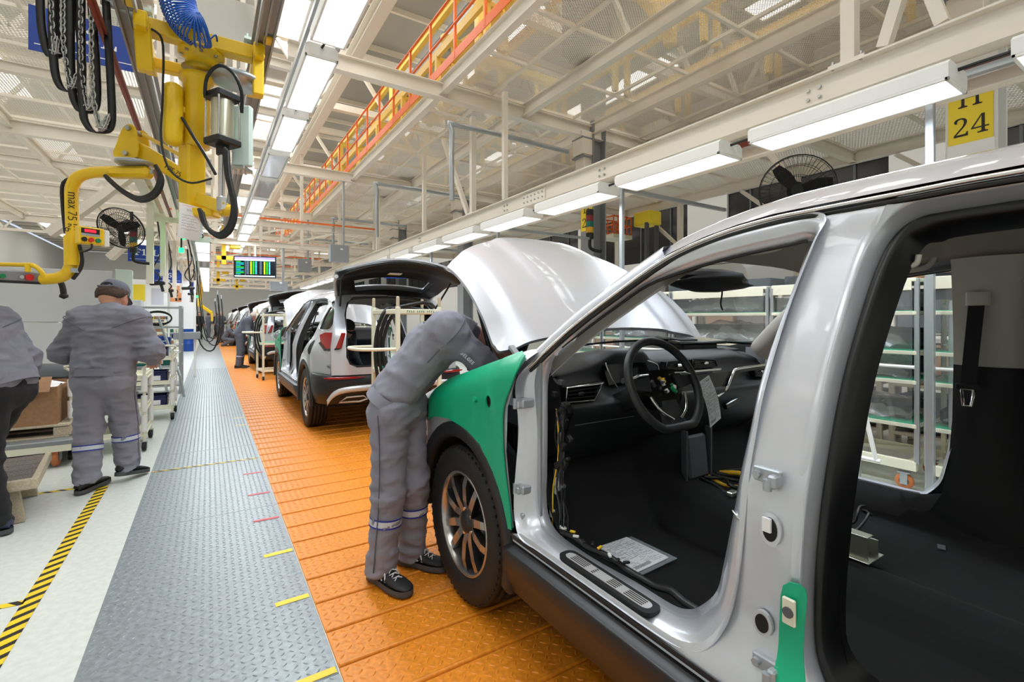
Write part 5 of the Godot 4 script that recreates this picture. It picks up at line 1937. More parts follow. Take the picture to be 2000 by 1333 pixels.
func near_fittings(car):
	var st := new_st()
	# sill scuff plate
	var pl = Node3D.new()
	pl.name = "scuff_plate"
	car.add_child(pl)
	pl.transform = Transform3D(Basis(Vector3.RIGHT, -PI / 2) * Basis(Vector3(0, 0, 1), PI / 2), Vector3(-0.868, 0.524, 0.945))
	var shape := PackedVector2Array(round_rect(0.4, 0.066, 0.026, 5))
	prism(st, shape, 0.012, Transform3D(), true)
	put(pl, "surround", st, "black_plastic")
	st = new_st()
	var inner := PackedVector2Array()
	for p in shape: inner.append(Vector2(p.x * 0.9, p.y * 0.56))
	prism(st, inner, 0.015, Transform3D(), true)
	put(pl, "steel_insert", st, "satin_silver")
	for g in [[-0.16, -0.09], [-0.06, -0.02], [0.04, 0.05], [0.08, 0.15]]:
		for k in 4:
			st = new_st()
			box(st, Vector3((g[0] + g[1]) * 0.5, -0.012 + k * 0.008, 0.0075), Vector3(g[1] - g[0], 0.003, 0.002))
			put(pl, "groove", st, "black_print")
	# brackets, plugs and latch on the middle pillar
	for q in [[0.99, 1.455, 0.0], [0.585, 1.46, -0.012]]:
		st = new_st()
		box(st, Vector3(-0.872 + q[2], q[0], q[1]), Vector3(0.016, 0.032, 0.06), Basis.IDENTITY, 0.003)
		box(st, Vector3(-0.886 + q[2], q[0] - 0.006, q[1] + 0.02), Vector3(0.024, 0.028, 0.018), Basis.IDENTITY, 0.004)
		cyl(st, Vector3(-0.895 + q[2], q[0] - 0.026, q[1] + 0.012), Vector3(-0.895 + q[2], q[0] - 0.002, q[1] + 0.012), 0.009, 10)
		cyl(st, Vector3(-0.878 + q[2], q[0], q[1] - 0.018), Vector3(-0.889 + q[2], q[0], q[1] - 0.018), 0.009, 6)
		put(car, "door_hinge", st, "inner_silver")
	for q in [[0.875, 1.462, 0.026, 0.016], [0.66, 1.442, 0.02, 0.015]]:
		st = new_st()
		prism(st, circle(Vector2.ZERO, q[3] * 1.45, 20, q[2] * 1.4), 0.008, Transform3D(Basis(UPV, PI / 2), Vector3(-0.873 if q[0] > 0.7 else -0.869, q[0], q[1])))
		put(car, "pressed_ring", st, "silver_paint")
		st = new_st()
		prism(st, circle(Vector2.ZERO, q[3], 20, q[2]), 0.011, Transform3D(Basis(UPV, PI / 2), Vector3(-0.873 if q[0] > 0.7 else -0.869, q[0], q[1])))
		put(car, "plug", st, "matt_black")
	st = new_st()
	box(st, Vector3(-0.882, 0.885, 1.458), Vector3(0.006, 0.03, 0.018))
	put(car, "paper_tag", st, "paper")
	st = new_st()
	tube(st, [Vector3(-0.83, 0.865, 1.345), Vector3(-0.85, 0.862, 1.372), Vector3(-0.84, 0.85, 1.385), Vector3(-0.82, 0.847, 1.375)], 0.003, 5)
	put(car, "door_striker", st, "chrome")
	# green cover on the foot of the middle pillar
	st = new_st()
	skin(st, PackedVector2Array(curve([Vector2(1.492, 0.77), Vector2(1.532, 0.775), Vector2(1.53, 0.7), Vector2(1.53, 0.62), Vector2(1.56, 0.54), Vector2(1.6, 0.515), Vector2(1.6, 0.46), Vector2(1.44, 0.455), Vector2(1.43, 0.52), Vector2(1.475, 0.56), Vector2(1.484, 0.68)], 3, true)), 0.03, func(p): return Vector3(-(lerpf(hw(p.y) - 0.035, 0.915, smoothstep(0.64, 0.5, p.y)) + 0.016 - maxf(0.0, p.x - 1.5) * 0.35), p.y, p.x), 0.005)
	var c = put(car, "pillar_cover", st, "green_cover")
	c.set_meta("label", "green protective cover on the foot of the middle pillar")
	st = new_st()
	box(st, Vector3(-0.888, 0.725, 1.508), Vector3(0.008, 0.055, 0.026), Basis.IDENTITY, 0.002)
	put(c, "magnet_pad", st, "cream")
	st = new_st()
	cyl(st, Vector3(-0.888, 0.725, 1.508), Vector3(-0.895, 0.725, 1.508), 0.011, 12)
	put(c, "magnet", st, "dark_grey")
	# tunnel wiring and seat brackets
	rng.seed = 41
	for k in 7:
		st = new_st()
		var pts := [Vector3(0.05 + 0.03 * k, 0.58, 0.62)]
		for i in 5:
			pts.append(Vector3(0.02 + 0.05 * k + rng.randf_range(-0.05, 0.05) + i * 0.03, 0.565 + rng.randf_range(-0.01, 0.03), 0.7 + i * 0.07))
		tube(st, curve(pts, 3), 0.008 if k < 4 else 0.011, 6)
		put(car, "tunnel_wire", st, ["cable", "cable", "wire_yellow", "cable", "cable", "wire_yellow", "cable"][k])
	for k in 7:
		st = new_st()
		box(st, Vector3(rng.randf_range(-0.05, 0.4), 0.57, rng.randf_range(0.68, 1.0)), Vector3(0.05, 0.02, 0.03), Basis(UPV, rng.randf() * 3.0), 0.004)
		put(car, "connector", st, ["connector_white", "black_plastic", "bay_grey", "connector_white", "zinc", "zinc", "bay_grey"][k])
	st = new_st()
	box(st, Vector3(0.05, 0.68, 0.6), Vector3(0.14, 0.2, 0.02), Basis(Vector3.RIGHT, -0.1), 0.01)
	for s in [-0.09, 0.09]:
		box(st, Vector3(0.05 + s, 0.66, 0.6), Vector3(0.012, 0.3, 0.03))
	put(car, "console_bracket", st, "bay_grey")
	st = new_st()
	# bent sheet: back plate, stepped bridge, front plate
	for q in [[0.0, 0.045, 0.045, 0.004, 0.09, 0.09], [0.022, 0.088, 0.045, 0.045, 0.004, 0.09], [0.044, 0.072, 0.03, 0.004, 0.036, 0.05], [0.066, 0.055, 0.03, 0.045, 0.004, 0.05], [0.088, 0.03, 0.045, 0.004, 0.06, 0.09], [0.045, 0.002, 0.045, 0.13, 0.004, 0.11]]:
		box(st, Vector3(0.2 + q[0] - 0.06, 0.435 + q[1], 1.17 + q[2]), Vector3(q[3], q[4], q[5]), Basis.IDENTITY, 0.001)
	put(car, "seat_bracket", st, "zinc")
	for q in [[-0.1, 1.33], [0.6, 1.34], [-0.42, 1.06]]:
		st = new_st()
		box(st, Vector3(q[0], 0.404, q[1]), Vector3(0.05, 0.006, 0.025), Basis(UPV, 0.3))
		put(car, "carpet_slot", st, "bay_grey")
	for k in 5:
		st = new_st()
		var pts := []
		for i in 6: pts.append(Vector3(0.25 + i * 0.05 + rng.randf_range(-0.02, 0.02), 0.5 + 0.025 * sin(i * 1.2 + k), 0.98 + 0.04 * k + rng.randf_range(-0.03, 0.03)))
		tube(st, curve(pts, 3), 0.006, 6)
		put(car, "floor_harness", st, "cable" if k != 2 else "wire_yellow")
	# harness along the sill
	st = new_st()
	var hp := []
	for i in 14: hp.append(Vector3(-0.765 + rng.randf_range(-0.012, 0.012), 0.525 + rng.randf_range(-0.01, 0.012), 0.6 + i * 0.05))
	tube(st, curve(hp, 3), 0.011, 8)
	put(car, "sill_harness", st, "cable")
	for k in 8:
		st = new_st()
		box(st, Vector3(-0.77 + rng.randf_range(-0.015, 0.01), 0.543, 0.66 + k * 0.04 + rng.randf_range(-0.01, 0.01)), Vector3(0.022, 0.008, 0.01), Basis(UPV, rng.randf() * 3.0), 0.002)
		put(car, "harness_clip", st, ["wire_yellow", "connector_white", "black_plastic", "black_plastic"][k % 4])
	# black cover hanging where the mirror will sit
	st = new_st()
	wrinkle.seed = 4
	var rw := []
	for i in 7:
		var row := []
		var t := i / 6.0
		for k in 10:
			var a := TAU * k / 10
			var r := 0.14 * sqrt(sin(PI * clampf(t * 0.9 + 0.07, 0.0, 1.0)))
			var n := 1.0 + 0.6 * wrinkle.get_noise_3d(cos(a) * 3.0, t * 5.0, sin(a) * 3.0)
			row.append(Vector3(0.02 + cos(a) * r * 1.5 * n + (t - 0.5) * -0.08, 1.55 - t * 0.1, 0.7 + sin(a) * r * 0.6 * n))
		rw.append(row)
	loft(st, rw, true)
	tube(st, curve([Vector3(0.1, 1.5, 0.7), Vector3(0.11, 1.44, 0.69), Vector3(0.1, 1.4, 0.69), Vector3(0.115, 1.37, 0.69)], 3), 0.004, 5)
	put(car, "mirror_wrap", st, "matt_black")

func line_cars():
	var a = make_car("near silver car body without doors and with its hood up", Vector3(1.9, 0.008, -2.03), true, "silver cars on the conveyor")
	var b = make_car("second silver car, seen from behind with tailgate and hood open", Vector3(1.9, 0.008, -8.99), false, "silver cars on the conveyor")
	var rest := ["third silver car, behind the older worker in grey", "fourth silver car, where a worker crouches at its side", "fifth silver car, far down the conveyor", "farthest silver car on the conveyor"]
	for k in 4:
		copy(b, Vector3(1.9, 0.008, -15.95 - 6.96 * k), rest[k])
	# papers and parts laid in the near car
	var st := new_st()
	box(st, Vector3.ZERO, Vector3(0.225, 0.003, 0.32), Basis.IDENTITY)
	var sheet = thing("document_sleeve", "white printed document in a clear sleeve on the car's black carpet", "document", Vector3(1.385, 0.425, -1.345), 0.05)
	put(sheet, "sleeve", st, "lamp_off")
	put(sheet, "document", card(0.19, 0.27, 0.001), "document", Transform3D(Basis(Vector3.RIGHT, -PI / 2) * Basis(Vector3(0, 0, 1), 0.0), Vector3(-0.008, 0.0035, 0.008)))
	var lbl = put(self, "paper_slip", card(0.115, 0.2, 0.0008, 0.012), "document", Transform3D(Basis(UPV, 0.2) * Basis(Vector3(0, 0, 1), 0.22) * Basis(Vector3.RIGHT, -0.18), Vector3(1.845, 0.978, -1.29)))
	tag(lbl, "printed paper slip hanging behind the steering wheel", "paper")
	var hud = thing("dash_module", "black electronic module lying on top of the dashboard", "module", Vector3(2.3, 1.165, -1.72), -0.15)
	st = new_st()
	box(st, Vector3(0, 0.018, 0), Vector3(0.26, 0.036, 0.13), Basis.IDENTITY, 0.008)
	put(hud, "body", st, "black_plastic")
	st = new_st()
	box(st, Vector3(0, 0.048, -0.005), Vector3(0.36, 0.018, 0.19), Basis(Vector3.RIGHT, 0.08), 0.006)
	put(hud, "lid", st, "gloss_black")
	st = new_st()
	box(st, Vector3(-0.06, 0.058, 0.0), Vector3(0.12, 0.006, 0.09), Basis(Vector3.RIGHT, 0.08), 0.002)
	put(hud, "recess", st, "matt_black")

func V(x, y, z) -> Vector3:
	return Vector3(x, y, z)

func ring_row(c: Vector3, ax: Vector3, r: float, n := 12) -> Array:
	var f := axis(c, ax)
	var o := []
	for k in n: o.append(f * Vector3(cos(TAU * k / n) * r, 0, sin(TAU * k / n) * r))
	return o

func part_bar(t, called, a, b, w, h, m, bev = 0.008):
	var st := new_st()
	bar(st, a, b, w, h, bev)
	return put(t, called, st, m)

func part_tube(t, called, pts, r, m, per = 4, sides = 10):
	var st := new_st()
	tube(st, curve(pts, per) if per > 1 else pts, r, sides)
	return put(t, called, st, m)

func hoist():
	for x in [-0.43, 0.33]:
		var r = thing("hoist_rail", "grey steel rail of the hoist, %s side" % ("left" if x < 0 else "right"), "rail")
		var st := new_st()
		box(st, V(x, 3.36, -7.0), V(0.012, 0.2, 11.0))
		box(st, V(x, 3.455, -7.0), V(0.11, 0.014, 11.0))
		box(st, V(x - 0.05, 3.265, -7.0), V(0.012, 0.05, 11.0))
		box(st, V(x + 0.05, 3.265, -7.0), V(0.012, 0.05, 11.0))
		box(st, V(x, 3.285, -7.0), V(0.11, 0.012, 11.0))
		put(r, "profile", st, "rail_grey")
		for k in 6:
			st = new_st()
			box(st, V(x, 4.35, -2.2 - k * 2.0), V(0.05, 1.8, 0.05))
			put(r, "hanger", st, "beige_steel")
			st = new_st()
			box(st, V(x, 3.48, -2.2 - k * 2.0), V(0.2, 0.02, 0.12))
			for s in [-1, 1]:
				cyl(st, V(x + 0.08 * s, 3.44, -2.2 - k * 2.0), V(x + 0.08 * s, 3.54, -2.2 - k * 2.0), 0.012, 6)
			put(r, "clamp", st, "pale_green")
	# overhead tie beams that hold the hangers
	for k in 6:
		var st := new_st()
		ibeam(st, V(-0.9, 5.3, -2.2 - k * 2.0), V(1.1, 5.3, -2.2 - k * 2.0), 0.14, 0.1)
		tag(put(self, "tie_beam", st, "beige_steel"), "cream tie beam over the hoist rails, %s from the viewer" % ["first", "second", "third", "fourth", "fifth", "sixth"][k], "beam", "tie beams over the hoist rails")
	var cs := new_st()
	box(cs, V(-0.55, 3.1, -6.4), V(0.02, 0.055, 8.0))
	box(cs, V(-0.535, 3.1, -6.4), V(0.02, 0.02, 8.0))
	tag(put(self, "conductor_rail", cs, "copper_red"), "red brown conductor bar beside the left hoist rail", "rail")
	var t = thing("lift_assist", "yellow pneumatic lift assist arm hanging from the hoist rails", "hoist")
	# trolley frame on the rails
	part_bar(t, "cross_member", V(-0.36, 3.24, -3.9), V(0.3, 3.24, -3.9), 0.1, 0.1, "machine_yellow")
	part_bar(t, "cross_member", V(-0.36, 3.2, -4.35), V(0.3, 3.2, -4.35), 0.08, 0.08, "machine_yellow")
	for s in [-0.36, 0.3]:
		part_bar(t, "side_member", V(s, 3.22, -3.75), V(s, 3.22, -4.5), 0.07, 0.1, "machine_yellow")
		part_bar(t, "drop_leg", V(s, 3.24, -3.86), V(s + (0.02 if s < 0 else 0.0), 2.93, -3.86), 0.07, 0.09, "machine_yellow")
		var hd := new_st()
		box(hd, V(s + (-0.05 if s < 0 else 0.05), 3.36, -3.7), V(0.06, 0.2, 0.1), Basis.IDENTITY, 0.008)
		put(t, "trolley_head", hd, "machine_yellow")
		hd = new_st()
		for q in [3.3, 3.4]:
			cyl(hd, V(s + (-0.02 if s < 0 else 0.02), q, -3.64), V(s + (-0.08 if s < 0 else 0.08), q, -3.64), 0.028, 12)
		put(t, "trolley_wheel", hd, "dark_grey")
	var st := new_st()
	lathe(st, [Vector2(0.0, 3.2), Vector2(0.14, 3.2), Vector2(0.14, 3.17), Vector2(0.1, 3.15), Vector2(0.095, 3.09), Vector2(0.12, 3.075), Vector2(0.0, 3.07)], Transform3D(Basis(), V(-0.04, 0, -3.97)), 24)
	put(t, "swivel_flange", st, "machine_yellow")
	for k in 8:
		st = new_st()
		var a := TAU * k / 8
		cyl(st, V(-0.04 + cos(a) * 0.118, 3.15, -3.97 + sin(a) * 0.118), V(-0.04 + cos(a) * 0.118, 3.17, -3.97 + sin(a) * 0.118), 0.012, 6)
		put(t, "flange_bolt", st, "bolt")
	st = new_st()
	lathe(st, [Vector2(0.0, 3.07), Vector2(0.17, 3.065), Vector2(0.175, 3.05), Vector2(0.17, 3.035), Vector2(0.0, 3.03)], Transform3D(Basis(V(0, 0, 1), -0.05), V(0.02, 0, -3.95)), 28)
	put(t, "brake_disc", st, "galvanised")
	st = new_st()
	lathe(st, [Vector2(0.0, 3.03), Vector2(0.1, 3.03), Vector2(0.105, 2.99), Vector2(0.082, 2.97), Vector2(0.08, 2.53), Vector2(0.0, 2.53)], Transform3D(Basis(), V(-0.07, 0, -3.98)), 24)
	put(t, "upper_column", st, "machine_yellow")
	st = new_st()
	box(st, V(-0.095, 2.3, -4.0), V(0.125, 0.48, 0.125), Basis(UPV, 0.55), 0.014)
	put(t, "lower_column", st, "machine_yellow")
	st = new_st()
	lathe(st, [Vector2(0, 2.92), Vector2(0.03, 2.918), Vector2(0.052, 2.9), Vector2(0.058, 2.87), Vector2(0.058, 2.55), Vector2(0.052, 2.52), Vector2(0.03, 2.502), Vector2(0, 2.5)], Transform3D(Basis(), V(-0.2, 0, -3.92)), 20)
	put(t, "air_tank", st, "machine_yellow")
	part_bar(t, "tank_bracket", V(-0.2, 2.76, -3.93), V(-0.09, 2.76, -3.97), 0.04, 0.05, "machine_yellow")
	# pneumatic cylinder
	st = new_st()
	lathe(st, [Vector2(0.068, 2.795), Vector2(0.068, 2.54)], Transform3D(Basis(), V(0.08, 0, -3.72)), 24)
	var cy = put(t, "cylinder", st, "champagne")
	for q in [2.815, 2.515]:
		st = new_st()
		box(st, V(0.08, q, -3.72), V(0.165, 0.05, 0.165), Basis(UPV, 0.55), 0.01)
		put(cy, "end_cap", st, "black_plastic")
	for k in 4:
		var o := Basis(UPV, 0.55) * V(0.07 if k & 1 else -0.07, 0, 0.07 if k & 2 else -0.07)
		st = new_st()
		cyl(st, V(0.08, 2.53, -3.72) + o, V(0.08, 2.8, -3.72) + o, 0.007, 8)
		put(cy, "tie_rod", st, "chrome")
	st = new_st()
	cyl(st, V(0.08, 2.51, -3.72), V(0.072, 2.14, -3.7), 0.02, 14)
	put(cy, "piston_rod", st, "chrome")
	st = new_st()
	cyl(st, V(0.08, 2.5, -3.72), V(0.08, 2.43, -3.72), 0.038, 12)
	put(cy, "rod_gland", st, "black_plastic")
	st = new_st()
	box(st, V(0.073, 2.1, -3.7), V(0.05, 0.1, 0.05), Basis(UPV, 0.5), 0.01)
	put(cy, "rod_clevis", st, "brushed")
	st = new_st()
	box(st, V(0.2, 2.6, -3.79), V(0.13, 0.42, 0.05), Basis(UPV, -0.55), 0.01)
	put(t, "valve_box", st, "pale_green")
	st = new_st()
	box(st, V(0.17, 2.38, -3.84), V(0.16, 0.03, 0.12), Basis(UPV, -0.55), 0.005)
	for k in 4: cyl(st, V(0.13 + k * 0.03, 2.37, -3.8), V(0.13 + k * 0.03, 2.34, -3.8), 0.008, 6)
	put(t, "valve_block", st, "brushed")
	# lifting arm towards the left
	part_bar(t, "main_arm", V(-0.42, 2.52, -4.18), V(-0.07, 2.27, -3.98), 0.075, 0.1, "machine_yellow")
	var f := frame_to(V(-0.07, 2.27, -3.98) - V(-0.42, 2.52, -4.18))
	words(t, "PBF-75", 0.03, "black_print", Transform3D(Basis(f.z, f.y, f.z.cross(f.y)), V(-0.19, 2.345, -4.05) + f.z.cross(f.y).normalized() * 0.041 + f.y * 0.012))
	part_tube(t, "parallel_rod", [V(-0.38, 2.61, -4.14), V(-0.12, 2.44, -3.99)], 0.013, "soft_yellow", 1)
	st = new_st()
	var plate := PackedVector2Array(curve([Vector2(-0.08, -0.08), Vector2(-0.06, 0.02), Vector2(-0.02, 0.12), Vector2(0.03, 0.14), Vector2(0.06, 0.1), Vector2(0.07, -0.08)], 3, true))
	for s in [-0.055, 0.055]:
		prism(st, plate, 0.012, Transform3D(Basis(UPV, -0.52), V(-0.44, 2.52, -4.19) + Basis(UPV, -0.52) * V(0, 0, s)))
	put(t, "knuckle_plate", st, "machine_yellow")
	for q in [V(-0.425, 2.63, -4.18), V(-0.44, 2.46, -4.19)]:
		st = new_st()
		var dd := Basis(UPV, -0.52) * V(0, 0, 0.08)
		cyl(st, q - dd, q + dd, 0.016, 10)
		put(t, "pivot_pin", st, "bolt")
	st = new_st()
	lathe(st, [Vector2(0, 2.41), Vector2(0.11, 2.405), Vector2(0.115, 2.395), Vector2(0.11, 2.385), Vector2(0.08, 2.38), Vector2(0, 2.375)], Transform3D(Basis(), V(-0.42, 0, -4.12)), 24)
	put(t, "swivel_disc", st, "galvanised")
	st = new_st()
	bar(st, V(-0.33, 2.335, -4.07), V(-0.56, 2.335, -4.21), 0.09, 0.075, 0.02)
	var sw = put(t, "swivel_housing", st, "machine_yellow")
	for k in 4:
		st = new_st()
		box(st, V(-0.35 - k * 0.045, 2.335, -4.08 - k * 0.028) + V(0.025, 0, 0.04), V(0.025, 0.03, 0.01), Basis(UPV, -0.55), 0.003)
		put(sw, "adjuster", st, "bolt")
	part_tube(t, "bent_arm", [V(-0.53, 2.337, -4.19), V(-0.6, 2.339, -4.234), V(-0.68, 2.333, -4.288), V(-0.752, 2.3, -4.334), V(-0.784, 2.23, -4.354), V(-0.787, 2.116, -4.356), V(-0.783, 1.98, -4.353), V(-0.778, 1.82, -4.35), V(-0.783, 1.72, -4.352), V(-0.815, 1.647, -4.374), V(-0.87, 1.615, -4.409), V(-0.95, 1.605, -4.459)], 0.037, "machine_yellow", 4, 16)
	st = new_st()
	cyl(st, V(-0.783, 1.9, -4.353), V(-0.779, 1.7, -4.35), 0.047, 16)
	put(t, "arm_sleeve", st, "machine_yellow")
	words(t, "max 75 kg", 0.045, "black_print", Transform3D(Basis(UPV, 0.18) * Basis(V(0, 0, 1), -PI / 2), V(-0.785, 2.06, -4.355) + V(0.007, 0, 0.037)))
	st = new_st()
	box(st, V(-0.762, 1.665, -4.31), V(0.045, 0.03, 0.004), Basis(UPV, 0.55))
	put(t, "type_plate", st, "galvanised")
	part_tube(t, "guide_tube", [V(-0.93, 1.605, -4.42), V(-0.955, 1.66, -4.42), V(-1.0, 1.697, -4.44), V(-1.08, 1.7, -4.49), V(-1.3, 1.705, -4.63)], 0.015, "machine_yellow")
	st = new_st()
	box(st, V(-1.02, 1.68, -4.44), V(0.03, 0.06, 0.03), Basis.IDENTITY, 0.004)
	put(t, "tube_clamp", st, "machine_yellow")
	# weight display box
	var cb := Node3D.new()
	cb.name = "display_box"
	t.add_child(cb)
	cb.transform = Transform3D(Basis(UPV, 0.55), V(-0.672, 1.892, -4.23))
	st = new_st()
	box(st, Vector3.ZERO, V(0.14, 0.115, 0.06), Basis.IDENTITY, 0.006)
	put(cb, "case", st, "machine_yellow")
	st = new_st()
	box(st, V(-0.01, 0.03, 0.031), V(0.1, 0.034, 0.004))
	put(cb, "display_bezel", st, "black_print")
	st = new_st()
	box(st, V(-0.012, 0.031, 0.034), V(0.062, 0.018, 0.003))
	put(cb, "display", st, "display_red")
	st = new_st()
	box(st, V(-0.01, 0.005, 0.031), V(0.1, 0.016, 0.003))
	put(cb, "key_row", st, "galvanised")
	for q in [[-0.045, "black_plastic"], [-0.008, "button_red"], [0.03, "button_green"]]:
		st = new_st()
		cyl(st, V(q[0], -0.028, 0.028), V(q[0], -0.028, 0.042), 0.015, 14)
		put(cb, "push_button", st, q[1])
	st = new_st()
	box(st, V(0.085, -0.005, 0.0), V(0.03, 0.11, 0.05), Basis.IDENTITY, 0.004)
	put(cb, "white_module", st, "white_paint")
	# operator panel with push buttons
	var op := Node3D.new()
	op.name = "operator_panel"
	t.add_child(op)
	op.transform = Transform3D(Basis(UPV, 0.56), V(-1.12, 1.615, -4.44))
	st = new_st()
	box(st, V(0, 0.005, 0), V(0.36, 0.075, 0.06), Basis.IDENTITY, 0.01)
	put(op, "case", st, "grey_steel")
	st = new_st()
	box(st, V(0, -0.035, 0), V(0.36, 0.012, 0.065), Basis.IDENTITY, 0.004)
	put(op, "base_edge", st, "black_plastic")
	for q in [[-0.035, "button_green", 0.015], [0.055, "chrome", 0.012], [0.095, "button_red", 0.022]]:
		st = new_st()
		cyl(st, V(q[0], 0.0, 0.025), V(q[0], 0.0, 0.05), q[2], 14)
		put(op, "push_button", st, q[1])
	st = new_st()
	tube(st, curve([V(0.17, -0.005, 0.01), V(0.25, -0.01, 0.02), V(0.275, -0.04, 0.02), V(0.285, -0.11, 0.02)], 4), 0.018, 10)
	put(op, "grip", st, "black_plastic")
	st = new_st()
	lathe(st, [Vector2(0, -0.1), Vector2(0.024, -0.105), Vector2(0.026, -0.125), Vector2(0, -0.14)], Transform3D(Basis(), V(0.285, 0, 0.02)), 12)
	put(op, "grip_knob", st, "black_plastic")
	# hoses
	for k in 3:
		var o := V(0.008 * k, -0.012 * k, 0.01 * k)
		part_tube(t, "hose", [V(-0.586, 2.3, -4.169) + o, V(-0.499, 2.21, -4.113) + o, V(-0.397, 2.15, -4.049) + o, V(-0.31, 2.19, -3.993) + o, V(-0.276, 2.29, -3.971) + o, V(-0.3, 2.37, -4.0)], 0.013, "cable")
		part_tube(t, "hose", [V(-0.05, 2.06, -3.75) + o, V(-0.02, 1.95, -3.7) + o, V(0.05, 1.89, -3.645) + o, V(0.11, 1.94, -3.6) + o, V(0.135, 2.08, -3.591) + o, V(0.1, 2.28, -3.617) + o, V(0.09, 2.46, -3.65) + o], 0.013, "cable")
	part_tube(t, "hose", [V(-0.02, 2.8, -3.7), V(-0.006, 2.913, -3.68), V(0.059, 2.987, -3.639), V(0.135, 2.947, -3.61), V(0.185, 2.85, -3.64), V(0.19, 2.73, -3.7)], 0.011, "cable")
	part_tube(t, "cable", [V(-0.36, 3.2, -3.84), V(-0.29, 3.2, -3.84), V(-0.25, 3.12, -3.85), V(-0.254, 2.769, -3.87), V(-0.263, 2.532, -3.88), V(-0.234, 2.363, -3.87), V(-0.177, 2.278, -3.849), V(-0.091, 2.244, -3.83), V(0.02, 2.28, -3.78)], 0.007, "cable")
	part_tube(t, "hose", [V(-0.149, 2.685, -3.88), V(-0.091, 2.566, -3.83), V(-0.02, 2.431, -3.78), V(0.04, 2.3, -3.74)], 0.01, "cable")
	part_tube(t, "hose", [V(-0.745, 2.3, -4.32), V(-0.83, 2.26, -4.36), V(-0.835, 2.1, -4.37), V(-0.82, 1.92, -4.37)], 0.011, "cable")
	part_tube(t, "hose", [V(-0.74, 1.84, -4.32), V(-0.725, 1.75, -4.31), V(-0.735, 1.68, -4.32), V(-0.78, 1.61, -4.36)], 0.012, "cable")
	part_tube(t, "cable", [V(-0.66, 1.84, -4.21), V(-0.66, 1.81, -4.2), V(-0.69, 1.79, -4.22), V(-0.73, 1.79, -4.28)], 0.006, "cable")
	# end plates at the foot of the column
	for s in [-1, 1]:
		st = new_st()
		bar(st, V(-0.05, 2.17, -3.95) + V(0.02, 0, -0.035) * s, V(0.1, 2.07, -3.72) + V(0.02, 0, -0.035) * s, 0.016, 0.08, 0.004)
		put(t, "foot_link", st, "machine_yellow")
	st = new_st()
	lathe(st, [Vector2(0, -0.05), Vector2(0.038, -0.05), Vector2(0.038, 0.05), Vector2(0, 0.05)], axis(V(0.115, 2.06, -3.71), V(0.84, 0, 0.54)), 16)
	put(t, "link_eye", st, "machine_yellow")
	st = new_st()
	box(st, V(-0.02, 2.06, -3.88), V(0.16, 0.06, 0.1), Basis(UPV, -0.55), 0.01)
	put(t, "foot_block", st, "machine_yellow")
	var pn = put(self, "paper_notice", card(0.14, 0.235, 0.001, 0.012), "notice", Transform3D(Basis(UPV, 0.56) * Basis(V(0, 0, 1), -0.06), V(-0.11, 1.985, -3.86)))
	tag(pn, "handwritten paper notice taped to the yellow hoist column", "paper")
	# blue spiral hose
	st = new_st()
	var pts := []
	var ax := curve([V(-0.2, 3.62, -3.82), V(-0.175, 3.45, -3.79), V(-0.155, 3.345, -3.78), V(-0.118, 3.27, -3.77), V(-0.07, 3.235, -3.76), V(-0.02, 3.25, -3.76)], 8)
	for i in ax.size() * 7:
		var u := float(i) / 7.0
		var k := mini(int(u), ax.size() - 2)
		var c: Vector3 = ax[k].lerp(ax[k + 1], minf(u - k, 1.0))
		var d: Vector3 = (ax[k + 1] - ax[k]).normalized()
		var fx := axis(c, d)
		var a := i * TAU / 10.0
		pts.append(fx * V(cos(a) * 0.1, 0, sin(a) * 0.1))
	tube(st, pts, 0.006, 6)
	tube(st, curve([pts[pts.size() - 1], V(0.04, 3.22, -3.72), V(0.05, 3.2, -3.76)], 4), 0.006, 6)
	tag(put(self, "spiral_hose", st, "hose_blue"), "blue spiral air hose coiled above the yellow hoist", "hose")
	# hanging loops of chain and flat cable
	var lp := [[-0.83, -0.79, 2.92, "leftmost, shortest"], [-0.77, -0.69, 2.72, "second from the left, longer"], [-0.685, -0.615, 2.6, "third from the left, tangled"], [-0.63, -0.54, 2.48, "rightmost, longest"]]
	for k in 4:
		var q: Array = lp[k]
		var z := -3.93 + k * 0.03
		var c = thing("festoon_loop", "black cable and chain loop hanging beside the hoist, " + q[3], "cable loop", Vector3.ZERO, 0.0, "hanging loops of chain and cable")
		st = new_st()
		var path := curve([V(q[0] - 0.02, 3.42, z), V(q[0] - 0.015, q[2] + 0.2, z), V(q[0] + 0.01, q[2] + 0.03, z), V((q[0] + q[1]) * 0.5 + 0.02, q[2], z), V(q[1] + 0.03, q[2] + 0.06, z), V(q[1] + 0.03, q[2] + 0.3, z), V(q[1], 3.42, z)], 5)
		var r2 := [[], [], [], []]
		for p in path:
			r2[0].append(p + V(-0.02, 0, 0.015))
			r2[1].append(p + V(0.02, 0, 0.015))
			r2[2].append(p + V(0.02, 0, -0.002))
			r2[3].append(p + V(-0.02, 0, -0.002))
		loft(st, r2, false, true)
		put(c, "flat_cable", st, "cable")
		var cp := curve([V(q[0] + 0.035, 3.42, z + 0.04), V(q[0] + 0.035, q[2] + 0.3, z + 0.04), V((q[0] + q[1]) * 0.5 + 0.03, q[2] + 0.03, z + 0.04), V(q[1] + 0.02, q[2] + 0.1, z + 0.04)], 10)
		var acc := 0.0
		var last: Vector3 = cp[0]
		var n := 0
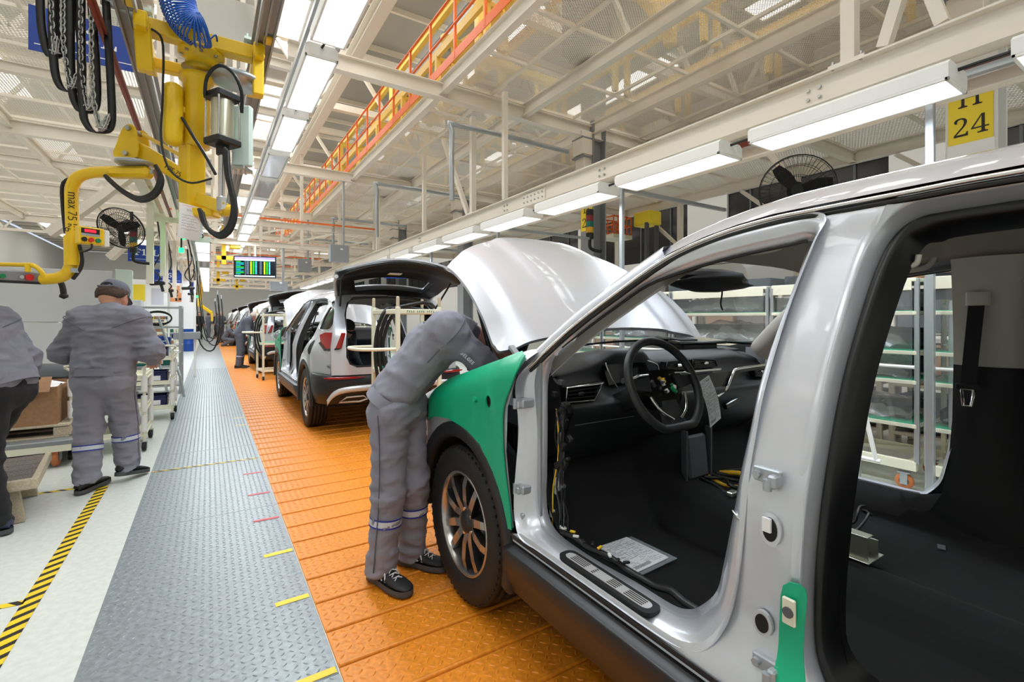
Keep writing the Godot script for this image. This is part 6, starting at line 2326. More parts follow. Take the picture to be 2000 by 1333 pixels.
		for i in range(1, cp.size()):
			var a: Vector3 = cp[i - 1]
			var b: Vector3 = cp[i]
			var l := a.distance_to(b)
			var m := int(l / 0.04) + 1
			for j in m:
				var at := a.lerp(b, float(j) / m)
				var dir := (b - a).normalized()
				var fx := axis(at, dir)
				var rot := Basis(dir, n * PI * 0.5 + 0.4)
				var lk := []
				for e in 8:
					var an := TAU * e / 8
					lk.append(at + rot * (fx.basis * V(cos(an) * 0.013, sin(an) * 0.025, 0)))
				st = new_st() if n == 0 else st
				tube(st, lk, 0.0046, 5, false, true)
				n += 1
		tag(put(c, "chain", st, "bolt"), "steel link chain", "", "", "stuff")
	# sheet and fittings between the rails
	st = new_st()
	box(st, V(0.14, 3.62, -4.3), V(0.46, 0.5, 0.006), Basis(V(1, 0, 0), -0.25))
	tag(put(self, "guard_sheet", st, "brushed"), "shiny metal guard sheet between the hoist rails", "sheet")
	var fm = thing("festoon_motor", "brass coloured drive unit where the chain loops hang", "motor", V(-0.56, 3.4, -3.85))
	st = new_st()
	box(st, Vector3.ZERO, V(0.12, 0.12, 0.14), Basis.IDENTITY, 0.02)
	put(fm, "gear_case", st, "worn_wood")
	st = new_st()
	cyl(st, V(0.0, -0.09, 0), V(0.17, -0.11, 0), 0.026, 12)
	put(fm, "shaft", st, "galvanised")
	st = new_st()
	cyl(st, V(-0.02, 0, 0.07), V(-0.02, 0, 0.16), 0.045, 14)
	put(fm, "motor_end", st, "bay_grey")

func caster(t, at: Vector3, r, wheel_m = "rubber", wide = 0.035):
	var st := new_st()
	lathe(st, [Vector2(0, -wide * 0.5), Vector2(r * 0.92, -wide * 0.5), Vector2(r, -wide * 0.3), Vector2(r, wide * 0.3), Vector2(r * 0.92, wide * 0.5), Vector2(0, wide * 0.5)], axis(at + V(0, r, 0), V(1, 0, 0)), 18)
	var w = put(t, "caster", st, wheel_m)
	st = new_st()
	cyl(st, at + V(-wide * 0.52, r, 0), at + V(wide * 0.52, r, 0), r * 0.55, 14)
	put(w, "hub", st, "dark_grey")
	st = new_st()
	for s in [-1, 1]:
		box(st, at + V(s * wide * 0.65, r * 1.35, 0), V(0.005, r * 1.5, r * 0.8))
	box(st, at + V(0, r * 2.12, 0), V(wide * 1.6, 0.008, r * 1.3))
	put(w, "fork", st, "galvanised")

func sign_board(label, text, at: Vector3, w, h, turn, parent_y):
	var s = thing("hanging_sign", label, "sign", at, turn)
	var st := new_st()
	prism(st, PackedVector2Array([Vector2(-w / 2, h / 2), Vector2(w * 0.4, h / 2), Vector2(w / 2, h * 0.2), Vector2(w / 2, -h / 2), Vector2(-w / 2, -h / 2)]), 0.012)
	put(s, "board", st, "sign_blue")
	words(s, text, h * 0.36, "sign_white", Transform3D(Basis(), V(0, h * 0.06, 0.008)), true, 700)
	st = new_st()
	box(st, V(0, -h * 0.34, 0.007), V(w * 0.9, h * 0.02, 0.002))
	put(s, "rule", st, "sign_white")
	for e in [-0.35, 0.3]:
		st = new_st()
		cyl(st, V(w * e, h / 2, 0), V(w * e, parent_y - at.y, 0), 0.006, 6)
		put(s, "hanger_wire", st, "galvanised")

func fan(label, at: Vector3, r, turn, tilt, blade_turn):
	var t = thing("wall_fan", label, "fan", at, turn)
	t.rotation.x = tilt
	var st := new_st()
	for q in [[1.0, 0.0], [0.97, 0.05], [0.97, -0.05], [0.72, 0.085], [0.72, -0.085], [0.42, 0.1], [0.42, -0.1]]:
		var ring := []
		for k in 32: ring.append(V(cos(TAU * k / 32) * r * q[0], sin(TAU * k / 32) * r * q[0], q[1] * r * 2))
		tube(st, ring, 0.0035 if q[0] < 0.99 else 0.008, 5, false, true)
	put(t, "guard_ring", st, "cable")
	st = new_st()
	for s in [-1, 1]:
		for k in 48:
			var a := TAU * k / 48
			var d: Vector3 = V(cos(a), sin(a), 0) * r
			tube(st, [d * 0.16 + V(0, 0, 0.21 * r * s), d * 0.5 + V(0, 0, 0.2 * r * s), d * 0.85 + V(0, 0, 0.13 * r * s), d * 1.0], 0.002, 4, false)
	tag(put(t, "guard_wires", st, "cable"), "", "", "", "stuff")
	for k in 3:
		st = new_st()
		var a: float = TAU * k / 3 + blade_turn
		var rows := []
		for i in 5:
			var u := lerpf(0.12, 0.9, i / 4.0)
			var c: Vector3 = V(cos(a), sin(a), 0) * r * u
			var p: Vector3 = V(-sin(a), cos(a), 0) * r * (0.12 + 0.08 * sin(PI * i / 4.0))
			rows.append([c - p + V(0, 0, -0.05 * r), c, c + p + V(0, 0, 0.05 * r)])
		loft(st, rows)
		put(t, "blade", st, "matt_black")
	st = new_st()
	cyl(st, V(0, 0, 0.1 * r), V(0, 0, -0.12 * r), 0.16 * r, 16)
	cyl(st, V(0, 0, -0.2 * r), V(0, 0, -0.62 * r), 0.26 * r, 16)
	put(t, "motor", st, "black_plastic")
	st = new_st()
	tube(st, curve([V(0, 0, -0.6 * r), V(0, 0.1 * r, -0.9 * r), V(0, 0.5 * r, -1.1 * r)], 4), 0.02, 8)
	put(t, "bracket", st, "black_plastic")
	return t

func signal_tower(label, at: Vector3, h, side):
	var t = thing("signal_tower", label, "signal lamp", at)
	var r: float = h * 0.13
	var m := ["black_plastic", "lamp_red", "lamp_green", "lamp_amber", "black_plastic"]
	var n := ["cap", "lens", "lens", "lens", "base"]
	for k in 5:
		var st := new_st()
		cyl(st, V(0, h * (1.0 - k * 0.2), 0), V(0, h * (0.81 - k * 0.2), 0), r, 14)
		put(t, n[k], st, m[k])
	var st2 := new_st()
	tube(st2, curve([V(0, 0, 0), V(0, -h * 0.25, 0), V(side * h * 0.15, -h * 0.35, 0), V(side * h * 0.5, -h * 0.38, 0)], 4), r * 0.45, 8)
	put(t, "bracket", st2, "black_plastic")

func crate(label, at: Vector3, s: Vector3, m, group, turn = 0.0):
	var t = thing("storage_bin", label, "bin", at, turn, group)
	var st := new_st()
	var w := 0.008
	box(st, V(0, w / 2, 0), V(s.x, w, s.z))
	for e in [-1, 1]:
		box(st, V((s.x / 2 - w / 2) * e, s.y / 2, 0), V(w, s.y, s.z))
		box(st, V(0, s.y / 2, (s.z / 2 - w / 2) * e), V(s.x, s.y, w))
		box(st, V((s.x / 2) * e, s.y - 0.01, 0), V(0.02, 0.02, s.z + 0.02), Basis.IDENTITY, 0.004)
		box(st, V(0, s.y - 0.01, (s.z / 2) * e), V(s.x + 0.02, 0.02, 0.02), Basis.IDENTITY, 0.004)
	put(t, "shell", st, m)
	st = new_st()
	box(st, V(0.05, s.y * 0.4, s.z / 2 + 0.002), V(s.x * 0.4, s.y * 0.4, 0.002))
	put(t, "label_card", st, "paper")
	st = new_st()
	rng.seed = int(absf(at.z * 100.0)) + 3
	for k in 4:
		box(st, V(rng.randf_range(-0.3, 0.3) * s.x, s.y * 0.55, rng.randf_range(-0.3, 0.3) * s.z), V(s.x * 0.25, s.y * 0.5, s.z * 0.25), Basis(UPV, rng.randf()), 0.01)
	put(t, "contents", st, "bay_grey")
	return t

func left_zone():
	# grey partition behind the men
	var p = thing("partition", "grey panelled partition behind the walking man in a cap", "partition")
	for k in 4:
		var st := new_st()
		box(st, V(-1.85 - k * 1.36, 0.64, -9.04), V(1.34, 1.27, 0.06), Basis.IDENTITY, 0.006)
		put(p, "lower_panel", st, "wall_grey")
		st = new_st()
		box(st, V(-1.85 - k * 1.36, 1.66, -9.04), V(1.34, 0.74, 0.06), Basis.IDENTITY, 0.006)
		put(p, "upper_panel", st, "wall_grey")
	var st := new_st()
	box(st, V(-1.06, 1.03, -9.1), V(0.2, 2.06, 0.14), Basis.IDENTITY, 0.01)
	put(p, "end_post", st, "pale_green")
	for q in [[-1.5, 0.94], [-1.55, 0.62]]:
		st = new_st()
		box(st, V(q[0], q[1], -8.97), V(0.22, 0.02, 0.08), Basis.IDENTITY, 0.004)
		put(p, "wall_ledge", st, "cream")
	for k in 3:
		var b = put(self, "spray_can", null_bottle(), "copper_red", Transform3D(Basis(), V(-1.58 + k * 0.06, 0.95, -8.97)))
		tag(b, ["left", "middle", "right"][k] + " of three small brown bottles on the partition ledge", "bottle", "bottles on the ledge")
	# pallet with an opened carton on a low cart
	var cart = thing("flat_cart", "low grey cart with orange rimmed wheels under the pallet", "cart", V(-1.62, 0, -6.25))
	st = new_st()
	box(st, V(0, 0.225, 0), V(1.25, 0.05, 1.0), Basis.IDENTITY, 0.008)
	put(cart, "deck", st, "grey_steel")
	st = new_st()
	box(st, V(0, 0.18, 0.48), V(1.25, 0.06, 0.04))
	box(st, V(0.6, 0.18, 0), V(0.04, 0.06, 1.0))
	put(cart, "frame", st, "cream")
	for q in [[0.46, 0.4], [0.46, -0.4], [-0.5, 0.4], [-0.5, -0.4]]:
		caster(cart, V(q[0], 0.004, q[1]), 0.093, "orange_caster", 0.045)
	var pal = thing("pallet", "pale wooden pallet under the opened carton", "pallet", V(-1.63, 0.252, -6.3))
	for k in 6:
		st = new_st()
		box(st, V(0, 0.11, -0.37 + k * 0.148), V(1.1, 0.02, 0.1), Basis.IDENTITY, 0.003)
		put(pal, "deck_board", st, "pale_wood")
	for x in [-0.5, 0.0, 0.5]:
		for z in [-0.36, 0.0, 0.36]:
			st = new_st()
			box(st, V(x, 0.055, z), V(0.12, 0.08, 0.1), Basis.IDENTITY, 0.004)
			put(pal, "block", st, "pale_wood")
	for z in [-0.36, 0.0, 0.36]:
		st = new_st()
		box(st, V(0, 0.008, z), V(1.1, 0.016, 0.1))
		put(pal, "runner", st, "pale_wood")
	var cb = thing("carton", "opened brown cardboard carton with a yellow label on the pallet", "box", V(-1.65, 0.374, -6.3))
	st = new_st()
	for e in [-1, 1]:
		box(st, V(0.48 * e, 0.17, 0), V(0.012, 0.34, 0.78))
		box(st, V(0, 0.17, 0.39 * e), V(0.97, 0.34, 0.012))
		box(st, V(0, 0.37, 0.44 * e), V(0.9, 0.008, 0.16), Basis(Vector3.RIGHT, 0.9 * e))
	box(st, V(0, 0.006, 0), V(0.97, 0.012, 0.78))
	put(cb, "walls", st, "cardboard")
	st = new_st()
	wrinkle.seed = 9
	var rows := []
	for i in 9:
		var row := []
		for k in 9: row.append(V(-0.45 + i * 0.1125, 0.29 + 0.08 * wrinkle.get_noise_2d(i * 2.3, k * 2.7), -0.36 + k * 0.09))
		rows.append(row)
	loft(st, rows)
	put(cb, "packing_paper", st, "paper")
	st = new_st()
	box(st, V(0.1, 0.18, 0.397), V(0.26, 0.12, 0.002))
	put(cb, "yellow_label", st, "sign_yellow")
	st = new_st()
	for k in 5: box(st, V(0.02 + 0.03 * (k % 3), 0.215 - k * 0.017, 0.3985), V(0.12 - 0.03 * (k % 2), 0.005, 0.001))
	put(cb, "label_print", st, "black_print")
	st = new_st()
	tube(st, curve([V(-1.9, 0.79, -6.75), V(-1.5, 0.8, -6.72), V(-1.1, 0.77, -6.72)], 4), [0.07, 0.075, 0.08, 0.08, 0.08, 0.08, 0.075, 0.07, 0.06], 10)
	tag(put(self, "trim_part", st, "dark_grey"), "dark grey moulded car part lying behind the carton", "car part")
	st = new_st()
	box(st, V(-1.5, 0.36, -6.78), V(1.0, 0.7, 0.06))
	tag(put(self, "part_crate", st, "dark_grey"), "dark panel standing behind the carton under the moulded part", "panel")
	# worn wooden cart at the left edge
	var wc = thing("wooden_cart", "worn wooden platform cart at the left edge of the picture", "cart", V(-1.55, 0, -4.62), 0.12)
	for k in 5:
		st = new_st()
		box(st, V(0, 0.275, -0.3 + k * 0.15), V(1.1, 0.03, 0.142), Basis.IDENTITY, 0.004)
		put(wc, "plank", st, "worn_wood")
	st = new_st()
	box(st, V(0.55, 0.262, 0), V(0.035, 0.07, 0.78), Basis.IDENTITY, 0.006)
	box(st, V(0, 0.262, 0.385), V(1.12, 0.07, 0.035), Basis.IDENTITY, 0.006)
	put(wc, "edge_rail", st, "pale_wood")
	for q in [[0.42, 0.3], [0.42, -0.3], [-0.45, 0.3], [-0.45, -0.3]]:
		st = new_st()
		prism(st, PackedVector2Array([Vector2(-0.08, 0), Vector2(0.08, 0), Vector2(0.045, 0.24), Vector2(-0.045, 0.24)]), 0.06, Transform3D(Basis(), V(q[0], 0.004, q[1])))
		put(wc, "foot", st, "pale_wood")
	# two picking trolleys
	pipe_trolley("pale pipe trolley with wrapped legs behind the walking man", V(-0.82, 0, -6.35), 0.55, 0.62, [0.16, 0.4, 0.72])
	pipe_trolley("pale pipe trolley loaded with dark blue bins", V(-0.68, 0, -8.0), 0.56, 0.6, [0.16, 0.48, 0.8])
	var bl := ["dark blue bin on the trolley's bottom shelf", "dark blue bin on the trolley's middle shelf", "dark blue bin on the trolley's top shelf"]
	for k in 3:
		crate(bl[k], V(-0.66, [0.176, 0.496, 0.816][k], -7.9), V(0.4, 0.15, 0.3), "crate_blue", "dark blue bins")
	crate("small dark bin on the wrapped pipe trolley", V(-0.82, 0.416, -6.3), V(0.36, 0.14, 0.3), "dark_grey", "")
	st = new_st()
	var bag := []
	wrinkle.seed = 12
	for i in 8:
		var row := []
		var t := i / 7.0
		for k in 12:
			var a := TAU * k / 12
			var r := sin(PI * clampf(t, 0.02, 0.98)) * (1.0 + 0.5 * wrinkle.get_noise_3d(cos(a) * 4.0, t * 6.0, sin(a) * 4.0))
			row.append(V(cos(a) * r * 0.13, t * 0.1, sin(a) * r * 0.1))
		bag.append(row)
	loft(st, bag, true)
	bag_mesh = mesh_of(st)
	tag(put(self, "plastic_bag", bag_mesh, "plastic_film", Transform3D(Basis(), V(-0.48, 0.815, -8.15))), "crumpled clear bag beside the top blue bin", "bag")
	# shelf rack, cabinet and stepladder
	var r = thing("storage_rack", "grey storage rack with bins and a ladder in front", "rack", V(-0.78, 0, -10.6))
	for q in [[-0.36, -0.3], [0.36, -0.3], [-0.36, 0.3], [0.36, 0.3]]:
		st = new_st()
		box(st, V(q[0], 0.78, q[1]), V(0.045, 1.56, 0.045))
		put(r, "post", st, "galvanised")
	for y in [0.15, 0.5, 0.85, 1.18, 1.53]:
		st = new_st()
		box(st, V(0, y, 0), V(0.76, 0.03, 0.64), Basis.IDENTITY, 0.004)
		put(r, "shelf", st, "galvanised")
	crate("teal green bin on the grey storage rack", V(-0.82, 0.516, -10.5), V(0.5, 0.14, 0.4), "lamp_green", "bins on the grey rack")
	crate("bright blue bin on the grey storage rack", V(-0.82, 0.866, -10.5), V(0.5, 0.13, 0.4), "drum_blue", "bins on the grey rack")
	crate("grey metal bin low on the storage rack", V(-0.85, 0.166, -10.5), V(0.5, 0.2, 0.4), "bay_grey", "bins on the grey rack")
	var coil = thing("cable_coil", "black coiled cable on the upper rack shelf", "cable", V(-0.75, 1.2, -10.4))
	for k in 3:
		st = new_st()
		var ring := []
		for i in 24: ring.append(V(cos(TAU * i / 24) * 0.2, 0.14 + sin(TAU * i / 24) * (0.125 - 0.01 * k), 0.03 * k))
		tube(st, ring, 0.012, 6, false, true)
		put(coil, "turn", st, "cable")
	var lad = thing("ladder", "silver ladder leaning against the storage rack", "ladder", V(-0.62, 0, -10.0))
	for s in [-1, 1]:
		part_bar(lad, "stile", V(0.1 + s * 0.11, 0.35, 0.1), V(-0.22 + s * 0.11, 1.36, -0.2), 0.025, 0.05, "galvanised")
	for k in 4:
		var u := 0.15 + k * 0.22
		part_bar(lad, "rung", V(lerpf(0.1, -0.22, u) - 0.11, lerpf(0.35, 1.36, u), lerpf(0.1, -0.2, u)), V(lerpf(0.1, -0.22, u) + 0.11, lerpf(0.35, 1.36, u), lerpf(0.1, -0.2, u)), 0.03, 0.02, "galvanised")
	for s in [-1, 1]:
		part_bar(lad, "leg", V(0.1 + s * 0.11, 0.36, 0.1), V(0.16 + s * 0.11, 0.0, 0.16), 0.025, 0.05, "galvanised")
	var cab = thing("cabinet", "tall grey steel cabinet at the end of the partition", "cabinet", V(-1.3, 0, -11.4))
	st = new_st()
	box(st, V(0, 0.84, 0), V(0.5, 1.68, 0.4), Basis.IDENTITY, 0.01)
	put(cab, "body", st, "wall_grey")
	st = new_st()
	box(st, V(0, 0.86, 0.205), V(0.46, 1.5, 0.015), Basis.IDENTITY, 0.004)
	put(cab, "door", st, "wall_grey")
	var dr = thing("drum", "blue steel drum standing beside the walkway down the line", "drum", V(-0.72, 0, -23.5))
	st = new_st()
	lathe(st, [Vector2(0, 0), Vector2(0.28, 0), Vector2(0.29, 0.03), Vector2(0.28, 0.28), Vector2(0.295, 0.3), Vector2(0.28, 0.32), Vector2(0.28, 0.58), Vector2(0.295, 0.6), Vector2(0.28, 0.62), Vector2(0.28, 0.86), Vector2(0.29, 0.88), Vector2(0, 0.87)], Transform3D(), 24)
	put(dr, "shell", st, "drum_blue")
	st = new_st()
	lathe(st, [Vector2(0.29, 0.88), Vector2(0.3, 0.9), Vector2(0.26, 0.9), Vector2(0.26, 0.875)], Transform3D(), 24)
	put(dr, "rim", st, "drum_blue")
	var wb = thing("notice_stand", "white notice stand beside the walkway next to the rack", "stand", V(-0.5, 0, -13.0))
	for s in [-0.24, 0.24]:
		part_bar(wb, "post", V(s, 0, 0), V(s, 2.2, 0), 0.045, 0.045, "white_paint")
	st = new_st()
	box(st, V(0, 1.4, 0.03), V(0.44, 0.6, 0.02))
	put(wb, "board", st, "sign_white")
	st = new_st()
	box(st, V(0.1, 0.95, 0.1), V(0.5, 0.16, 0.2), Basis.IDENTITY, 0.01)
	put(wb, "tray", st, "grey_steel")
	# signs, fan, signal lamps
	sign_board("large blue hanging sign F13L behind the chains", "F13L", V(-1.2, 4.56, -7.3), 0.95, 0.5, 0.0, 5.3)
	sign_board("blue hanging sign 14L above the rack", "F14L", V(-0.98, 2.56, -11.3), 0.56, 0.32, 0.1, 3.1)
	sign_board("smaller blue hanging sign 15L farther along", "F15L", V(-0.9, 2.45, -15.5), 0.6, 0.34, 0.0, 3.1)
	sign_board("smallest blue hanging sign 16L far down the line", "F16L", V(-0.7, 2.45, -20.5), 0.66, 0.36, 0.0, 3.1)
	fan("black fan with tilted wire guard above the walking man", V(-0.95, 2.5, -7.9), 0.27, -0.45, 0.5, 0.3)
	signal_tower("stack signal lamp on the left service frame", V(-0.93, 2.3, -8.9), 0.38, 1)
	for q in [[-0.35, 2.62, -9.4, "first green signal lamp under the hoist rail"], [-0.35, 2.35, -8.9, "second green signal lamp behind the paper notice"], [-0.35, 2.1, -21.0, "green signal lamp far along the walkway"]]:
		var g = thing("green_light", q[3], "signal lamp", V(q[0], q[1], q[2]))
		st = new_st()
		cyl(st, Vector3.ZERO, V(0, 0.07, 0), 0.035, 12)
		put(g, "lens", st, "signal_green")
		st = new_st()
		cyl(st, V(0, 0.07, 0), V(0, 2.99 - q[1], 0), 0.012, 8)
		put(g, "holder", st, "black_plastic")
		var l := OmniLight3D.new()
		l.name = "signal_light"
		l.light_energy = 0.03
		l.light_color = Color(0.1, 1.0, 0.5)
		l.light_size = 0.03
		l.omni_range = 20.0
		l.shadow_enabled = true
		g.add_child(l)
		l.position = V(0, 0.03, 0)
	# tools and cables hanging on the service frame
	for k in 7:
		var x: float = [-0.75, -0.35][k % 2]
		var ty: float = [3.1, 2.93][k % 2]
		var z := -10.2 - k * 1.3
		var h = thing("hanging_tool", "black power tool hanging on its cable, %s along the service frame" % ["first", "second", "third", "fourth", "fifth", "sixth", "last"][k], "tool", V(x, 0, z), 0.3 * k, "hanging tools")
		part_tube(h, "cable", [V(0, ty, 0), V(0.06, 2.5, 0.03), V(-0.05, 2.2, 0), V(0.05, 2.05, 0.05), V(0, 1.95, 0)], 0.012, "cable")
		st = new_st()
		bar(st, V(-0.1, 1.93, 0), V(0.12, 1.95, 0), 0.06, 0.06, 0.015)
		put(h, "body", st, "black_plastic")
		part_bar(h, "grip", V(0.06, 1.93, 0), V(0.09, 1.8, 0), 0.035, 0.045, "black_plastic")
	for k in 4:
		var h = thing("hose_loop", "black air hose loop drooping over the walkway, %s" % ["nearest", "second", "third", "farthest"][k], "hose", V(-0.2 + 0.12 * (k % 2), 0, -13.0 - k * 2.6), 0.0, "air hose loops")
		part_tube(h, "hose", [V(-0.2, 2.9, 0), V(-0.1, 1.6, 0), V(0.05, 0.75, 0), V(0.3, 0.62, 0.1), V(0.42, 1.2, 0.1), V(0.38, 1.9, 0)], 0.016, "cable")
		part_bar(h, "coupling", V(0.38, 1.88, 0), V(0.38, 1.98, 0), 0.04, 0.04, "galvanised")
	st = new_st()
	box(st, V(-2.1, 1.95, -18.0), V(3.2, 1.1, 0.04))
	for e in [-3.5, -2.1, -0.7]: box(st, V(e, 0.7, -18.0), V(0.05, 1.42, 0.04))
	tag(put(self, "display_board", st, "sign_white"), "white information board far behind the partition", "board")
	var cc := [Color(0.9, 0.5, 0.2), Color(0.85, 0.3, 0.3), Color(0.3, 0.4, 0.8), Color(0.95, 0.85, 0.2), Color(0.8, 0.8, 0.85), Color(0.9, 0.6, 0.4)]
	for k in 6:
		mt("poster_%d" % k, cc[k], 0.6)
		st = new_st()
		box(st, V(-3.1 + k * 0.45, 2.0 + 0.1 * (k % 2), -17.975), V(0.3, 0.5, 0.012))
		tag(put(self, "poster", st, "poster_%d" % k), "%s poster on the white information board" % ["orange", "red", "blue", "yellow", "pale grey", "salmon"][k], "poster", "posters on the board")
	# frames with cable trays over the walkway edge
	st = new_st()
	box(st, V(-0.2, 3.02, -16), V(0.22, 0.06, 18))
	tag(put(self, "cable_tray", st, "galvanised"), "galvanised cable tray above the low strip lamps", "tray")
	st = new_st()
	tube(st, curve([V(-0.28, 2.98, -8), V(-0.22, 2.86, -9.2), V(-0.26, 2.94, -10.4), V(-0.2, 2.84, -12), V(-0.26, 2.95, -14)], 5), 0.014, 6)
	tag(put(self, "loose_cable", st, "cable"), "loose black cable drooping under the cable tray", "cable")

var bag_mesh: ArrayMesh

# worn, unreadable print: a row of small strokes
func faded_print(t, m, xf, w, h, n):
	var st := new_st()
	rng.seed = n
	for k in n:
		if k % 5 == 4: continue
		var x: float = (k - n * 0.5) * w / n
		box(st, V(x, 0, 0), V(w / n * 0.22, h, 0.001))
		box(st, V(x + w / n * 0.25, h * rng.randf_range(-0.4, 0.4), 0), V(w / n * 0.4, h * 0.2, 0.001))
	put(t, "worn_print", st, m, xf)

func null_bottle() -> ArrayMesh:
	var st := new_st()
	lathe(st, [Vector2(0, 0), Vector2(0.022, 0), Vector2(0.022, 0.07), Vector2(0.008, 0.09), Vector2(0.008, 0.12), Vector2(0, 0.12)], Transform3D(), 12)
	return mesh_of(st)

func pipe_trolley(label, at, w, d, shelves):
	var t = thing("pipe_trolley", label, "trolley", at)
	var h: float = shelves[-1] + 0.12
	for x in [-w / 2, w / 2]:
		for z in [-d / 2, d / 2]:
			var st := new_st()
			cyl(st, V(x, 0.1, z), V(x, h, z), 0.014, 10)
			put(t, "upright", st, "cream")
			for k in 3:
				st = new_st()
				cyl(st, V(x, 0.2 + k * 0.2, z), V(x, 0.36 + k * 0.2, z), 0.027, 12)
				put(t, "foam_sleeve", st, "white_paint")
			caster(t, V(x, 0.004, z), 0.045)
	for y in shelves:
		var st := new_st()
		box(st, V(0, y, 0), V(w + 0.03, 0.02, d + 0.03), Basis.IDENTITY, 0.004)
		for s in [-1, 1]:
			box(st, V(0, y + 0.02, d / 2 * s), V(w + 0.04, 0.05, 0.012))
			box(st, V(w / 2 * s, y + 0.02, 0), V(0.012, 0.05, d + 0.04))
		put(t, "shelf", st, "cream")
	var st2 := new_st()
	tube(st2, curve([V(-w / 2, h, d / 2), V(-w / 2, h + 0.06, d / 2 + 0.05), V(w / 2, h + 0.06, d / 2 + 0.05), V(w / 2, h, d / 2)], 4), 0.012, 8)
	put(t, "handle", st2, "cream")

func parts_rack(label, z0, head):
	var t = thing("parts_rack", label, "rack", V(4.9, 0, z0), 0.0, "parts racks beyond the near car")
	var l := 1.12
	for x in [-0.28, 0.3]:
		for z in [-l / 2, l / 2]:
			var st := new_st()
			box(st, V(x, 0.93, z), V(0.032, 1.44, 0.032), Basis.IDENTITY, 0.004)
			put(t, "post", st, "galvanised" if x < 0 else "cream")
			caster(t, V(x, 0.001, z * 0.86), 0.06, "orange_caster", 0.035)
	for y in [0.5, 0.84, 1.07, 1.38, 1.64]:
		var st := new_st()
		box(st, V(0, y, 0), V(0.6, 0.03, l), Basis.IDENTITY, 0.004)
		put(t, "shelf", st, "cream")
		if y < 1.5:
			st = new_st()
			box(st, V(0, y + 0.018, 0), V(0.58, 0.006, l - 0.03))
			put(t, "green_mat", st, "green_cover")
	var st2 := new_st()
	for x in [-0.28, 0.3]: box(st2, V(x, 0.19, 0), V(0.05, 0.07, l))
	for z in [-0.5, 0.0, 0.5]: box(st2, V(0, 0.19, z), V(0.6, 0.05, 0.05))
	bar(st2, V(-0.28, 0.2, -0.5), V(0.3, 0.22, 0.5), 0.05, 0.03)
	put(t, "base_frame", st2, "cream")
	st2 = new_st()
	for z in [-0.2, 0.25]: cyl(st2, V(-0.3, 0.96, z - 0.35), V(-0.3, 0.96, z + 0.3), 0.014, 8)
	put(t, "guard_tube", st2, "white_paint")
	st2 = new_st()
	box(st2, V(-0.312, 1.6, 0), V(0.008, 0.08, l - 0.05))
	put(t, "header", st2, "cream")
	if head: faded_print(t, "black_print", Transform3D(Basis(UPV, -PI / 2), V(-0.318, 1.605, 0.05)), 0.32, 0.026, 13)
	st2 = new_st()
	box(st2, V(-0.31, 1.04, 0.02), V(0.002, 1.1, l - 0.08))
	put(t, "clear_curtain", st2, "curtain_film")

